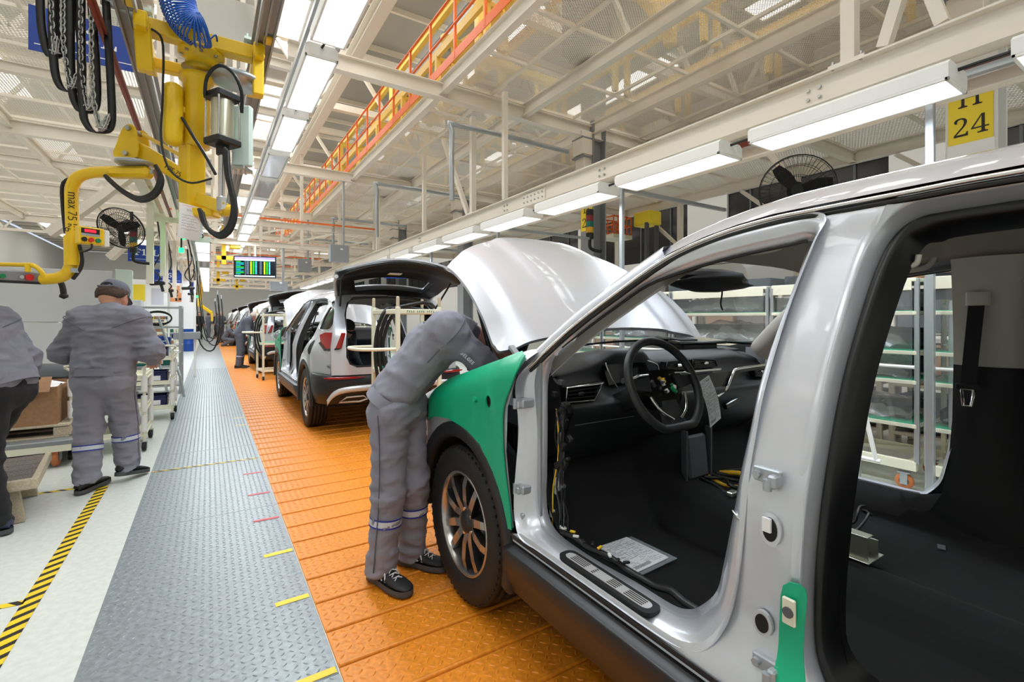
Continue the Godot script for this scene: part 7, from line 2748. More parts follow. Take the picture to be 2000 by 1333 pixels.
func right_zone():
	parts_rack("parts rack with clear curtain seen through the near doorway", -1.98, true)
	parts_rack("parts rack with clear curtain seen behind the steering wheel", -3.15, false)
	parts_rack("parts rack with clear curtain seen through the windscreen", -4.32, false)
	parts_rack("parts rack whose orange caster shows at the right edge", -0.8, false)
	parts_rack("parts rack beyond the raised hood", -5.5, false)
	# wrapped parts on the shelves
	rng.seed = 77
	var zs := [-1.98, -3.15, -4.32, -0.8]
	var zn := ["of the doorway rack", "of the rack behind the steering wheel", "of the windscreen rack", "of the right edge rack"]
	var yn := {0.524: "bottom shelf", 0.864: "second shelf", 1.094: "third shelf", 1.404: "top shelf"}
	for i in 4:
		for y in yn:
			var t = thing("wrapped_part", "dark part in clear wrap, %s %s" % [yn[y], zn[i]], "car part", V(4.9, y, zs[i]), 0.0, "wrapped parts on the racks")
			var st := new_st()
			var hh: float = 0.13 + 0.05 * rng.randf()
			box(st, V(0.05, hh * 0.5, rng.randf_range(-0.05, 0.05)), V(0.46, hh, 0.95), Basis(UPV, rng.randf_range(-0.06, 0.06)), 0.03)
			put(t, "moulding", st, "matt_black" if rng.randf() < 0.7 else "bay_grey")
			st = new_st()
			wrinkle.seed = i * 7 + int(y * 10)
			var rows := []
			for a in 11:
				var row := []
				for k in 17:
					var u := a / 10.0
					var v := k / 16.0
					var yy: float = (hh + 0.02) * pow(sin(PI * u), 0.5) * pow(sin(PI * v), 0.3) + 0.05 * wrinkle.get_noise_2d(a * 3.0, k * 3.0)
					row.append(V(-0.24 + 0.52 * u, maxf(0.002, yy), -0.48 + 0.96 * v))
				rows.append(row)
			loft(st, rows)
			put(t, "plastic_wrap", st, "plastic_film")
	# aluminium lamp frames
	for k in 4:
		var z := -1.3 - k * 3.1
		var t = thing("aluminium_frame", "aluminium profile frame beside the parts racks, %s" % ["nearest the near doorway", "second", "third", "farthest"][k], "frame", V(4.48, 0, z), 0.0, "aluminium frames")
		part_bar(t, "post", V(0, 0, 0), V(0, 3.03, 0), 0.05, 0.05, "galvanised", 0.004)
		part_bar(t, "rail", V(0, 3.05, 1.3), V(0, 3.05, -1.2), 0.05, 0.05, "galvanised", 0.004)
		if k > 0: part_bar(t, "cross_rail", V(0, 3.0, 0), V(2.2, 3.0, 0), 0.05, 0.05, "galvanised", 0.004)
	var bp = thing("perforated_plate", "black perforated plate on a post beside the rack", "plate", V(4.62, 0, -1.22))
	var st := new_st()
	box(st, V(0, 1.58, 0), V(0.012, 0.2, 0.2))
	put(bp, "plate", st, "matt_black")
	for i in 2:
		for k in 4:
			st = new_st()
			cyl(st, V(-0.006, 1.51 + k * 0.045, 0.02 + i * 0.05), V(-0.009, 1.51 + k * 0.045, 0.02 + i * 0.05), 0.009, 10)
			put(bp, "hole", st, "sign_white")
	part_bar(bp, "post", V(0.03, 0, 0), V(0.03, 1.48, 0), 0.04, 0.04, "galvanised")
	# small tube stand in front of the rack
	var vs = thing("tube_stand", "white tube stand with a ring in front of the doorway rack", "stand", V(4.35, 0, -1.72))
	for s in [-1, 1]:
		part_tube(vs, "leg", [V(0.0, 0.72, 0.03 * s), V(0.0, 0.24, 0.13 * s)], 0.016, "white_paint", 1)
	part_tube(vs, "bar", [V(0.0, 0.24, -0.16), V(0.0, 0.24, 0.16)], 0.016, "white_paint", 1)
	st = new_st()
	var ring := []
	for k in 20: ring.append(V(0, 0.77 + cos(TAU * k / 20) * 0.05, sin(TAU * k / 20) * 0.05))
	tube(st, ring, 0.008, 6, false, true)
	put(vs, "ring", st, "galvanised")
	part_bar(vs, "foot", V(0, 0.002, 0), V(0, 0.24, 0), 0.05, 0.05, "galvanised")
	fan("large black fan with wire guard under the lower deck", V(7.0, 3.15, -3.5), 0.48, -1.0, 0.15, 0.15)
	part_bar(self, "fan_arm", V(7.3, 3.3, -3.7), V(7.2, 4.55, -4.4), 0.1, 0.1, "beige_steel")
	var fa = get_child(get_child_count() - 1)
	fa.name = "fan_arm"
	tag(fa, "cream arm that holds the large black fan", "arm")
	signal_tower("stack signal lamp beside the H 23 column", V(6.75, 3.0, -7.55), 0.62, 1)
	sign_board("blue hanging sign 15R above the second car's tailgate", "F15R", V(4.4, 2.62, -12.4), 0.95, 0.42, -0.4, 3.2)
	# orange basket and yellow crane end behind the column
	var ob = thing("orange_basket", "orange railed basket behind the H 23 column", "basket", V(10.1, 3.75, -10.2))
	ob.scale = V(0.5, 0.55, 0.5)
	for y in [0.05, 0.5, 0.95]:
		st = new_st()
		for s in [-1, 1]:
			box(st, V(0.7 * s, y, 0), V(0.05, 0.07, 1.2))
			box(st, V(0, y, 0.6 * s), V(1.4, 0.07, 0.05))
		put(ob, "rail", st, "rail_orange")
	for x in [-0.7, -0.35, 0.0, 0.35, 0.7]:
		for z in [-0.6, 0.6]:
			st = new_st()
			box(st, V(x, 0.5, z), V(0.05, 1.0, 0.05))
			put(ob, "bar", st, "rail_orange")
	st = new_st()
	box(st, V(0, -0.08, 0), V(1.5, 0.2, 1.3))
	put(ob, "floor_pan", st, "cream")
	st = new_st()
	box(st, V(0.3, -3.5, 0), V(0.3, 6.64, 0.3))
	put(ob, "pedestal", st, "beige_steel")
	var yc = thing("yellow_cabinet", "yellow machine box on dark posts behind the raised hood", "machine", V(10.7, 0, -9.5))
	st = new_st()
	box(st, V(0, 4.2, 0), V(0.5, 0.4, 0.62), Basis.IDENTITY, 0.03)
	put(yc, "box", st, "sign_yellow")
	for s in [-0.25, 0.15]:
		part_bar(yc, "post", V(s, 0, 0.2), V(s, 4.05, 0.2), 0.1, 0.1, "dark_grey")
	# doors in the right wall area: white sheet cabins
	var cabn = thing("white_cabin", "white panelled cabin beyond the side deck", "cabin", V(13.0, 0, -5.0))
	for k in 5:
		st = new_st()
		box(st, V(0, 0.36 + k * 0.72, 0), V(1.6, 0.7, 9.0), Basis.IDENTITY, 0.01)
		put(cabn, "panel", st, "wall_white")
	# goods trolley at the tailgate of the second car, and at the third
	var g = trolley_frame("cream tube trolley with black hoses behind the second car", V(1.93, 0.006, -4.85))
	copy(g, V(1.35, 0.006, -11.75), "cream tube trolley behind the third car, next to the older worker")

func trolley_frame(label, at):
	var t = thing("tube_trolley", label, "trolley", at)
	for q in [[-0.43, -0.27], [-0.36, 0.3], [0.12, -0.27], [0.08, 0.3]]:
		part_bar(t, "post", V(q[0], 0.09, q[1]), V(q[0], 1.45, q[1]), 0.042, 0.042, "cream")
		part_bar(t, "post_cap", V(q[0], 1.45, q[1]), V(q[0], 1.55, q[1]), 0.03, 0.03, "pale_wood")
		caster(t, V(q[0], 0.001, q[1]), 0.04, "rubber")
	for y in [0.2, 0.78, 1.4]:
		for e in [[V(-0.43, y, -0.27), V(-0.36, y, 0.3)], [V(0.12, y, -0.27), V(0.08, y, 0.3)], [V(-0.43, y, -0.27), V(0.12, y, -0.27)], [V(-0.36, y, 0.3), V(0.08, y, 0.3)]]:
			part_bar(t, "rail", e[0], e[1], 0.035, 0.05, "cream")
	var st := new_st()
	box(st, V(-0.15, 0.81, 0.0), V(0.46, 0.012, 0.5))
	put(t, "green_shelf", st, "green_cover")
	faded_print(t, "button_green", Transform3D(Basis(), V(-0.12, 1.4, 0.319)), 0.3, 0.026, 14)
	part_tube(t, "push_bar", [V(-0.43, 1.03, -0.27), V(-0.7, 1.03, -0.22), V(-0.68, 1.03, 0.2), V(-0.36, 1.03, 0.3)], 0.017, "cream", 5)
	for k in 3:
		part_tube(t, "hose", [V(-0.1 + 0.1 * k, 1.42, -0.1), V(-0.4 + 0.06 * k, 1.42, 0.05), V(-0.5 + 0.04 * k, 1.05, 0.02), V(-0.42 + 0.05 * k, 0.6, 0.02), V(-0.1, 0.5 - 0.04 * k, 0.05), V(0.08, 0.62, 0.05)], 0.018, "cable", 5)
	part_tube(t, "hose", [V(-0.3, 1.44, 0.0), V(0.0, 1.5, 0.1), V(0.15, 1.46, 0.0)], 0.02, "cable", 4)
	put(t, "parts_bag", bag_mesh, "plastic_film", Transform3D(Basis.from_scale(V(1.1, 2.6, 1.3)), V(-0.02, 0.82, 0.1)))
	return t

func far_zone():
	var m = thing("monitor", "hanging monitor with green and yellow production table", "monitor", V(1.233, 2.935, -16.85), -0.28)
	var st := new_st()
	box(st, Vector3.ZERO, V(1.19, 0.67, 0.06), Basis.IDENTITY, 0.01)
	put(m, "case", st, "monitor_bezel")
	put(m, "screen", card(1.13, 0.61, 0.002), "screen", Transform3D(Basis(), V(0, 0, 0.032)))
	part_bar(m, "hanger_pole", V(0, 0.3, -0.03), V(0, 0.69, -0.03), 0.05, 0.05, "beige_steel")
	var al = area_light("screen_light", V(0, 0, 0.04), Vector2(1.0, 0.55), 0.08, Color(0.7, 0.9, 0.8), m)
	al.rotation = V(0, PI, 0)
	for q in [[V(3.09, 3.15, -13.87), 0.42, 0.4, "grey electrical box on the mezzanine post, the larger one"], [V(3.17, 3.4, -20.07), 0.4, 0.42, "smaller grey electrical box farther along"], [V(1.9, 2.35, -16.88), 0.42, 0.26, "low grey electrical box beyond the monitor"]]:
		var b = thing("electrical_box", q[3], "electrical box", q[0])
		st = new_st()
		box(st, Vector3.ZERO, V(q[1] * 1.2, q[2] * 1.2, 0.2), Basis.IDENTITY, 0.01)
		put(b, "case", st, "grey_steel")
		st = new_st()
		box(st, V(0.05, 0.12, 0.103), V(0.07, 0.04, 0.004))
		put(b, "nameplate", st, "sign_white")
		part_bar(b, "post", V(0.15, -0.2, -0.13), V(0.15, (5.24 if q[0].y > 3.0 else 3.62) - q[0].y, -0.13), 0.06, 0.06, "galvanised")
	# upright posts and conduit loops under the mezzanine
	for q in [[3.6, 7.6], [3.6, 12.0], [3.6, 17.0], [3.6, 22.0]]:
		var g = thing("conduit_hoop", "galvanised conduit hoop under the mezzanine, %s" % ["in front of the first column", "behind the first post", "near the electrical boxes", "deep in the hall"][[7.6, 12.0, 17.0, 22.0].find(q[1])], "conduit", V(q[0], 0, -q[1]))
		part_tube(g, "pipe", [V(0, 3.4, 0), V(0, 4.6, 0), V(0.15, 4.75, 0), V(2.6, 4.75, 0)], 0.045, "galvanised", 3)
	# boxed goods and tool cabinets beyond, on both sides
	rng.seed = 90
	for k in 14:
		var left := k % 2 == 0
		var z := -16.0 - k * 2.3
		var x := rng.randf_range(-2.4, -1.4) if left else rng.randf_range(5.2, 6.4)
		var h := rng.randf_range(1.2, 2.2)
		var b = thing("supply_rack", "supply rack with mixed bins %s, number %s from the viewer" % ["left of the far walkway" if left else "right of the far cars", ["one", "two", "three", "four", "five", "six", "seven"][k / 2]], "rack", V(x, 0, z), 0.0, "supply racks down the hall")
		for e in [[-0.5, -0.3], [0.5, -0.3], [-0.5, 0.3], [0.5, 0.3]]:
			part_bar(b, "post", V(e[0], 0, e[1]), V(e[0], h, e[1]), 0.05, 0.05, "cream")
		for i in 4:
			st = new_st()
			box(st, V(0, 0.15 + i * (h - 0.2) / 3.0, 0), V(1.05, 0.03, 0.66))
			put(b, "shelf", st, "cream")
			if i < 3:
				for j in 3:
					st = new_st()
					box(st, V(-0.33 + j * 0.33, 0.27 + i * (h - 0.2) / 3.0, 0), V(0.28, 0.2, 0.5), Basis.IDENTITY, 0.01)
					put(b, "bin", st, ["drum_blue", "cardboard", "lamp_green", "bay_grey", "white_paint", "crate_blue", "sign_yellow"][(k + i + j * 2) % 7])
	# boxes stored behind the parts racks
	for k in 6:
		var b = thing("box_rack", "tall rack of cartons behind the parts racks, %s from the right" % ["first", "second", "third", "fourth", "fifth", "sixth"][k], "rack", V(6.3, 0, -0.4 - k * 1.15), PI / 2, "carton racks behind the parts racks")
		for e in [[-0.52, -0.25], [0.52, -0.25], [-0.52, 0.25], [0.52, 0.25]]:
			part_bar(b, "post", V(e[0], 0, e[1]), V(e[0], 1.68, e[1]), 0.05, 0.05, "beige_steel")
		for i in 4:
			st = new_st()
			box(st, V(0, 0.15 + i * 0.5, 0), V(1.08, 0.03, 0.56))
			put(b, "shelf", st, "beige_steel")
			for jn in 2:
				st = new_st()
				box(st, V(-0.26 + jn * 0.52, 0.37 + i * 0.5 - (0.1 if i == 3 else 0.0), 0), V(0.46, (0.36 if i < 3 else 0.18) + 0.05 * ((i + jn + k) % 2), 0.46), Basis.IDENTITY, 0.01)
				put(b, "carton", st, ["cardboard", "bay_grey", "dark_grey", "worn_wood"][(k + i * 2 + jn) % 4])
	for q in [[-0.35, -27.0], [-0.35, -31.0]]:
		var y = thing("lift_assist", "yellow lift assist far down the walkway, %s" % ("nearer one" if q[1] > -28 else "farther one"), "hoist", V(q[0], 0, q[1]))
		part_bar(y, "column", V(0, 1.9, 0), V(0, 3.2, 0), 0.16, 0.16, "machine_yellow")
		part_bar(y, "arm", V(0, 2.0, 0), V(0.5, 1.6, 0.2), 0.1, 0.1, "machine_yellow")
		part_bar(y, "tool", V(0.5, 1.6, 0.2), V(0.5, 1.2, 0.2), 0.08, 0.08, "machine_yellow")

class Field:
	var a := PackedVector3Array()
	var ba := PackedVector3Array()
	var inv := PackedFloat32Array()
	var r0 := PackedFloat32Array()
	var dr := PackedFloat32Array()
	var cuts := []
	func bone(p: Vector3, q: Vector3, rp: float, rq: float):
		a.append(p)
		ba.append(q - p)
		inv.append(1.0 / maxf(1e-6, (q - p).length_squared()))
		r0.append(rp)
		dr.append(rq - rp)
	func at(p: Vector3, list: PackedInt32Array, k: float) -> float:
		var d := 10.0
		for i in list:
			var pa := p - a[i]
			var h := clampf(pa.dot(ba[i]) * inv[i], 0.0, 1.0)
			var e := (pa - ba[i] * h).length() - r0[i] - dr[i] * h
			var w := maxf(k - absf(d - e), 0.0)
			d = minf(d, e) - w * w * 0.25 / k
		for c in cuts:
			d = maxf(d, c[0].dot(p) - c[1])
		return d

var creases := []

# meshes the joined bones as surface nets and adds them to the arrays in acc
func nets(f: Field, cell: float, k: float, acc: Array, amp := 0.0, freq := Vector3(7, 13, 7)):
	var lo := Vector3(1e9, 1e9, 1e9)
	var hi := -lo
	for i in f.a.size():
		for p in [f.a[i], f.a[i] + f.ba[i]]:
			var r := maxf(f.r0[i], f.r0[i] + f.dr[i]) + cell * 2.5 + amp + k * 0.3
			lo = lo.min(p - Vector3(r, r, r))
			hi = hi.max(p + Vector3(r, r, r))
	var n := Vector3i(((hi - lo) / cell).ceil()) + Vector3i.ONE
	var val := PackedFloat32Array()
	val.resize(n.x * n.y * n.z)
	val.fill(1.0)
	var B := 5
	var live := []
	var rad := cell * B * 0.87 + amp
	for bz in range(0, n.z, B):
		for by in range(0, n.y, B):
			for bx in range(0, n.x, B):
				var c := lo + Vector3(bx + B * 0.5, by + B * 0.5, bz + B * 0.5) * cell
				var list := PackedInt32Array()
				var best := 10.0
				for i in f.a.size():
					var pa := c - f.a[i]
					var h := clampf(pa.dot(f.ba[i]) * f.inv[i], 0.0, 1.0)
					var e := (pa - f.ba[i] * h).length() - f.r0[i] - f.dr[i] * h
					best = minf(best, e)
					if e < rad * 2.0 + k: list.append(i)
				if best > rad + k * 0.5: continue
				var mid := f.at(c, list, k)
				if mid < -rad - cell:
					for z in range(bz, mini(bz + B, n.z)):
						for y in range(by, mini(by + B, n.y)):
							for x in range(bx, mini(bx + B, n.x)):
								val[x + n.x * (y + n.y * z)] = -1.0
					continue
				for z in range(bz, mini(bz + B, n.z)):
					for y in range(by, mini(by + B, n.y)):
						for x in range(bx, mini(bx + B, n.x)):
							var p := lo + Vector3(x, y, z) * cell
							var d := f.at(p, list, k)
							if amp > 0.0 and absf(d) < 0.05:
								var near := 0.5
								for q in creases: near = maxf(near, 1.0 - p.distance_squared_to(q) * 22.0)
								d -= amp * near * wrinkle.get_noise_3dv(p * freq)
							val[x + n.x * (y + n.y * z)] = d
				live.append(Vector3i(bx, by, bz))
	var vid := {}
	var vs: PackedVector3Array = acc[0]
	var ix: PackedInt32Array = acc[1]
	var sx := 1
	var sy := n.x
	var sz := n.x * n.y
	var off := [0, sx, sy, sx + sy, sz, sx + sz, sy + sz, sx + sy + sz]
	var edges := [[0, 1], [2, 3], [4, 5], [6, 7], [0, 2], [1, 3], [4, 6], [5, 7], [0, 4], [1, 5], [2, 6], [3, 7]]
	var corner := [Vector3(0, 0, 0), Vector3(1, 0, 0), Vector3(0, 1, 0), Vector3(1, 1, 0), Vector3(0, 0, 1), Vector3(1, 0, 1), Vector3(0, 1, 1), Vector3(1, 1, 1)]
	var cells := []
	for b in live:
		for z in range(maxi(b.z - 1, 0), mini(b.z + B, n.z - 1)):
			for y in range(maxi(b.y - 1, 0), mini(b.y + B, n.y - 1)):
				for x in range(maxi(b.x - 1, 0), mini(b.x + B, n.x - 1)):
					var i := x + sy * y + sz * z
					if vid.has(i): continue
					var m := 0
					for q in 8:
						if val[i + off[q]] < 0.0: m |= 1 << q
					if m == 0 or m == 255: continue
					var s := Vector3.ZERO
					var cnt := 0
					for e in edges:
						var u: float = val[i + off[e[0]]]
						var v: float = val[i + off[e[1]]]
						if (u < 0.0) != (v < 0.0):
							s += corner[e[0]].lerp(corner[e[1]], u / (u - v))
							cnt += 1
					vid[i] = vs.size()
					vs.append(lo + (Vector3(x, y, z) + s / cnt) * cell)
					cells.append(Vector3i(x, y, z))
	for c in cells:
		var i: int = c.x + sy * c.y + sz * c.z
		for ax in 3:
			var d0: int = [sx, sy, sz][ax]
			var d1: int = [sy, sz, sx][ax]
			var d2: int = [sz, sx, sy][ax]
			if not (vid.has(i - d1) and vid.has(i - d2) and vid.has(i - d1 - d2)): continue
			var u := val[i]
			var v := val[i + d0]
			if (u < 0.0) == (v < 0.0): continue
			var q := [vid[i], vid[i - d1], vid[i - d1 - d2], vid[i - d2]]
			if u < 0.0:
				ix.append_array(PackedInt32Array([q[0], q[1], q[2], q[0], q[2], q[3]]))
			else:
				ix.append_array(PackedInt32Array([q[0], q[2], q[1], q[0], q[3], q[2]]))
	acc[0] = vs
	acc[1] = ix

func net_mesh(acc: Array) -> ArrayMesh:
	var vs: PackedVector3Array = acc[0]
	var ix: PackedInt32Array = acc[1]
	var ns := PackedVector3Array()
	ns.resize(vs.size())
	for k in range(0, ix.size(), 3):
		var nn := (vs[ix[k + 2]] - vs[ix[k]]).cross(vs[ix[k + 1]] - vs[ix[k]])
		for e in 3: ns[ix[k + e]] += nn
	for k in ns.size(): ns[k] = ns[k].normalized()
	var arr := []
	arr.resize(Mesh.ARRAY_MAX)
	arr[Mesh.ARRAY_VERTEX] = vs
	arr[Mesh.ARRAY_NORMAL] = ns
	arr[Mesh.ARRAY_INDEX] = ix
	var m := ArrayMesh.new()
	m.add_surface_from_arrays(Mesh.PRIMITIVE_TRIANGLES, arr)
	return m

func empty() -> Array:
	return [PackedVector3Array(), PackedInt32Array()]

func head_field(c: Vector3, b: Basis, neck: Vector3) -> Field:
	var f := Field.new()
	var P := func(x, y, z): return c + b * Vector3(x, y, z)
	f.bone(P.call(0, 0.02, -0.03), P.call(0, 0.03, 0.015), 0.088, 0.086)
	f.bone(P.call(0, -0.02, 0.035), P.call(0, -0.05, 0.04), 0.064, 0.055)
	f.bone(P.call(0, -0.085, 0.062), P.call(0, -0.06, 0.02), 0.03, 0.05)
	f.bone(P.call(0, 0.005, 0.098), P.call(0, -0.03, 0.112), 0.01, 0.015)
	for s in [-1, 1]:
		f.bone(P.call(0.012 * s, 0.022, 0.092), P.call(0.04 * s, 0.022, 0.078), 0.014, 0.014)
		f.bone(P.call(0.04 * s, -0.02, 0.075), P.call(0.05 * s, -0.02, 0.05), 0.02, 0.022)
		f.bone(P.call(0.088 * s, 0.015, -0.01), P.call(0.084 * s, -0.03, 0.0), 0.016, 0.011)
	f.bone(P.call(-0.02, -0.062, 0.09), P.call(0.02, -0.062, 0.09), 0.009, 0.009)
	f.bone(P.call(0, -0.05, -0.02), neck, 0.055, 0.058)
	return f

func hand_bones(f: Field, wrist: Vector3, dir: Vector3, palm_n: Vector3, curl: float, thumb_side: Vector3):
	var d := dir.normalized()
	var side := thumb_side.normalized()
	var pn := palm_n.normalized()
	f.bone(wrist, wrist + d * 0.03, 0.026, 0.026)
	for k in 4:
		var o := side * (0.028 - 0.019 * k)
		var base := wrist + d * (0.085 - 0.004 * absf(k - 1.0)) + o
		f.bone(wrist + d * 0.02 + o * 0.8, base, 0.017, 0.0125)
		var l: float = [0.036, 0.041, 0.038, 0.03][k]
		var d1 := (d + pn * curl * 0.7).normalized()
		var d2 := (d + pn * curl * 1.8).normalized()
		var d3 := (d * 0.6 + pn * curl * 2.4).normalized()
		f.bone(base, base + d1 * l, 0.0095, 0.009)
		f.bone(base + d1 * l, base + d1 * l + d2 * l * 0.65, 0.009, 0.0083)
		f.bone(base + d1 * l + d2 * l * 0.65, base + d1 * l + d2 * l * 0.65 + d3 * l * 0.5, 0.0083, 0.0072)
	var tb := wrist + d * 0.02 + side * 0.022
	var t1 := tb + (d * 0.6 + side * 0.8).normalized() * 0.035
	f.bone(tb, t1, 0.015, 0.0115)
	f.bone(t1, t1 + (d * 0.9 + side * 0.3 + pn * curl).normalized() * 0.032, 0.011, 0.0095)
	f.bone(t1 + (d * 0.9 + side * 0.3 + pn * curl).normalized() * 0.032, t1 + (d + pn * curl).normalized() * 0.058, 0.0095, 0.008)

# walks from p along dir to the cloth surface
func to_cloth(f: Field, list: PackedInt32Array, k: float, p: Vector3, dir: Vector3) -> Vector3:
	var d := dir.normalized()
	for i in 14:
		var e := f.at(p, list, k)
		if e < 0.004: break
		p += d * (e * 0.9)
	return p - d * 0.006

# j: joints by name; every clothed part follows the same joints
func person(label, j: Dictionary, o: Dictionary):
	var t = thing("person", label, "person", Vector3.ZERO, 0.0, o.get("group", ""))
	var cell: float = o.get("cell", 0.013)
	var fine: bool = cell < 0.02
	var scale_r: float = o.get("girth", 1.0)
	wrinkle.seed = o.get("seed", 1)
	creases = [j.elb_l, j.elb_r, j.kne_l, j.kne_r, j.hip, j.sho_l.lerp(j.chest, 0.5), j.sho_r.lerp(j.chest, 0.5), j.ank_l, j.ank_r, j.wri_l, j.wri_r]
	# body: a continuous core with head and hands
	var acc := empty()
	var core := Field.new()
	core.bone(j.hip, j.chest, 0.09, 0.1)
	core.bone(j.chest, j.neck, 0.09, 0.055)
	for s in ["l", "r"]:
		core.bone(j.chest, j["sho_" + s], 0.07, 0.05)
		core.bone(j["sho_" + s], j["elb_" + s], 0.045, 0.037)
		core.bone(j["elb_" + s], j["wri_" + s], 0.037, 0.026)
		core.bone(j.hip, j["hip_" + s], 0.08, 0.075)
		core.bone(j["hip_" + s], j["kne_" + s], 0.07, 0.05)
		core.bone(j["kne_" + s], j["ank_" + s], 0.05, 0.036)
	nets(core, maxf(0.024, cell), 0.04, acc)
	var hb: Basis = j.head_basis
	nets(head_field(j.head, hb, j.neck), 0.008 if fine else cell * 0.6, 0.03, acc)
	for s in ["l", "r"]:
		var hf := Field.new()
		var dir: Vector3 = j.get("hand_" + s, j["wri_" + s] - j["elb_" + s])
		var pn: Vector3 = j.get("palm_" + s, Vector3.DOWN)
		pn = (pn - dir.normalized() * pn.dot(dir.normalized())).normalized()
		hand_bones(hf, j["wri_" + s], dir, pn, 0.5, dir.cross(pn) * (1.0 if s == "l" else -1.0))
		nets(hf, 0.006 if fine else 0.011, 0.008, acc)
	put(t, "body", net_mesh(acc), "skin")
	# jacket
	acc = empty()
	var f := Field.new()
	var across: Vector3 = (j.sho_r - j.sho_l).normalized()
	var g: float = scale_r
	for e in [-1, 1]:
		f.bone(j.hip + across * 0.075 * e * g, j.chest + across * 0.085 * e * g, 0.118 * g, 0.122 * g)
	f.bone(j.chest, j.neck.lerp(j.chest, 0.25), 0.12 * g, 0.078)
	for s in ["l", "r"]:
		f.bone(j.chest.lerp(j["sho_" + s], 0.4), j["sho_" + s], 0.1 * g, 0.078 * g)
		f.bone(j["sho_" + s], j["elb_" + s], 0.08 * g, 0.066 * g)
		f.bone(j["elb_" + s], j["wri_" + s], 0.066 * g, 0.046)
	f.bone(j.neck + (j.neck - j.chest).normalized() * -0.035, j.neck, 0.072, 0.066)
	f.bone(j.sho_l.lerp(j.sho_r, 0.12), j.sho_r.lerp(j.sho_l, 0.12), 0.088 * g, 0.088 * g)
	if j.has("cut"): f.cuts.append(j.cut)
	nets(f, cell, 0.07, acc, 0.022 if fine else 0.006, o.get("fold", Vector3(4.0, 10.0, 4.0)))
	var jacket = put(t, "jacket", net_mesh(acc), o.get("jacket", "overall_grey"))
	# waistband
	var st := new_st()
	var up: Vector3 = (j.chest - j.hip).normalized()
	var w0 := []
	var w1 := []
	var fw := up.cross(across).normalized()
	for k in 28:
		var a := TAU * k / 28
		var e := across * cos(a) * 0.2 * g + fw * sin(a) * 0.132 * g
		var ripple := 1.0 + 0.02 * sin(a * 14.0)
		w0.append(j.hip + up * -0.07 + e * ripple)
		w1.append(j.hip + up * -0.015 + e * ripple * 1.02)
	loft(st, [w0, w1], true)
	put(jacket, "waistband", st, o.get("jacket", "overall_grey"))
	if fine:
		# stitched seams laid on the cloth: yoke, sleeve heads, collar
		var all := PackedInt32Array(range(f.a.size()))
		var yoke := []
		for i in 13:
			var u := i / 12.0
			yoke.append(to_cloth(f, all, 0.07, j.sho_l.lerp(j.sho_r, u) - up * 0.035 + fw * 0.3 * o.get("back", 1.0), -fw * o.get("back", 1.0)))
		st = new_st()
		tube(st, yoke, 0.0032, 5)
		put(jacket, "yoke_seam", st, o.get("seam", "overall_dark"))
		for s in ["l", "r"]:
			var sd: Vector3 = (j["elb_" + s] - j["sho_" + s]).normalized()
			var loop := []
			var fx := axis(j["sho_" + s].lerp(j["elb_" + s], 0.08), sd)
			for i in 20:
				var a := TAU * i / 20
				var out_dir := fx.basis * Vector3(cos(a), 0, sin(a))
				loop.append(to_cloth(f, all, 0.07, fx.origin + out_dir * 0.22, -out_dir))
			st = new_st()
			tube(st, loop, 0.003, 5, false, true)
			put(jacket, "sleeve_seam", st, o.get("seam", "overall_dark"))
		st = new_st()
		var c0 := []
		var c1 := []
		var nk: Vector3 = (j.neck - j.chest).normalized()
		var ncx := axis(j.neck, nk)
		for i in 20:
			var a := TAU * i / 20
			var e := ncx.basis * Vector3(cos(a), 0, sin(a))
			c0.append(j.neck - nk * 0.045 + e * 0.085)
			c1.append(j.neck + nk * 0.012 + e * 0.073)
		loft(st, [c0, c1], true)
		put(jacket, "collar", st, o.get("jacket", "overall_grey"))
	# trousers
	acc = empty()
	f = Field.new()
	f.bone(j.hip_l, j.hip_r, 0.115 * g, 0.115 * g)
	f.bone(j.hip.lerp((j.hip_l + j.hip_r) * 0.5, 0.4), (j.hip_l + j.hip_r) * 0.5, 0.1 * g, 0.115 * g)
	for s in ["l", "r"]:
		f.bone(j["hip_" + s], j["kne_" + s], 0.102 * g, 0.082 * g)
		var k2: Vector3 = j["kne_" + s]
		f.bone(k2, j["ank_" + s] + (j["ank_" + s] - k2).normalized() * 0.06, 0.082 * g, 0.074 * g)
	for s in ["l", "r"]:
		var dn: Vector3 = (j["ank_" + s] - j["kne_" + s]).normalized()
		var lim: float = dn.dot(j["ank_" + s] + dn * 0.03)
		if absf(dn.y) > 0.8: f.cuts.append([dn, maxf(lim, dn.dot(j["ank_" + ("r" if s == "l" else "l")]) + 0.03)] if false else [dn, lim + 0.0])
	if o.get("no_hem_cut", false): f.cuts.clear()
	nets(f, cell, 0.03, acc, 0.02 if fine else 0.006, Vector3(4.5, 9.5, 4.5))
	var trousers = put(t, "trousers", net_mesh(acc), o.get("trousers", o.get("jacket", "overall_grey")))
	if fine:
		var alt := PackedInt32Array(range(f.a.size()))
		for s in ["l", "r"]:
			var line := []
			var outw: Vector3 = (j["hip_" + s] - j["hip_" + ("r" if s == "l" else "l")]).normalized()
			for i in 12:
				var u := i / 11.0
				var c: Vector3 = j["hip_" + s].lerp(j["kne_" + s], u * 2.0) if u < 0.5 else j["kne_" + s].lerp(j["ank_" + s], u * 2.0 - 1.0)
				line.append(to_cloth(f, alt, 0.03, c + outw * 0.25, -outw))
			st = new_st()
			tube(st, line, 0.003, 5)
			put(trousers, "side_seam", st, o.get("seam", "overall_dark"))
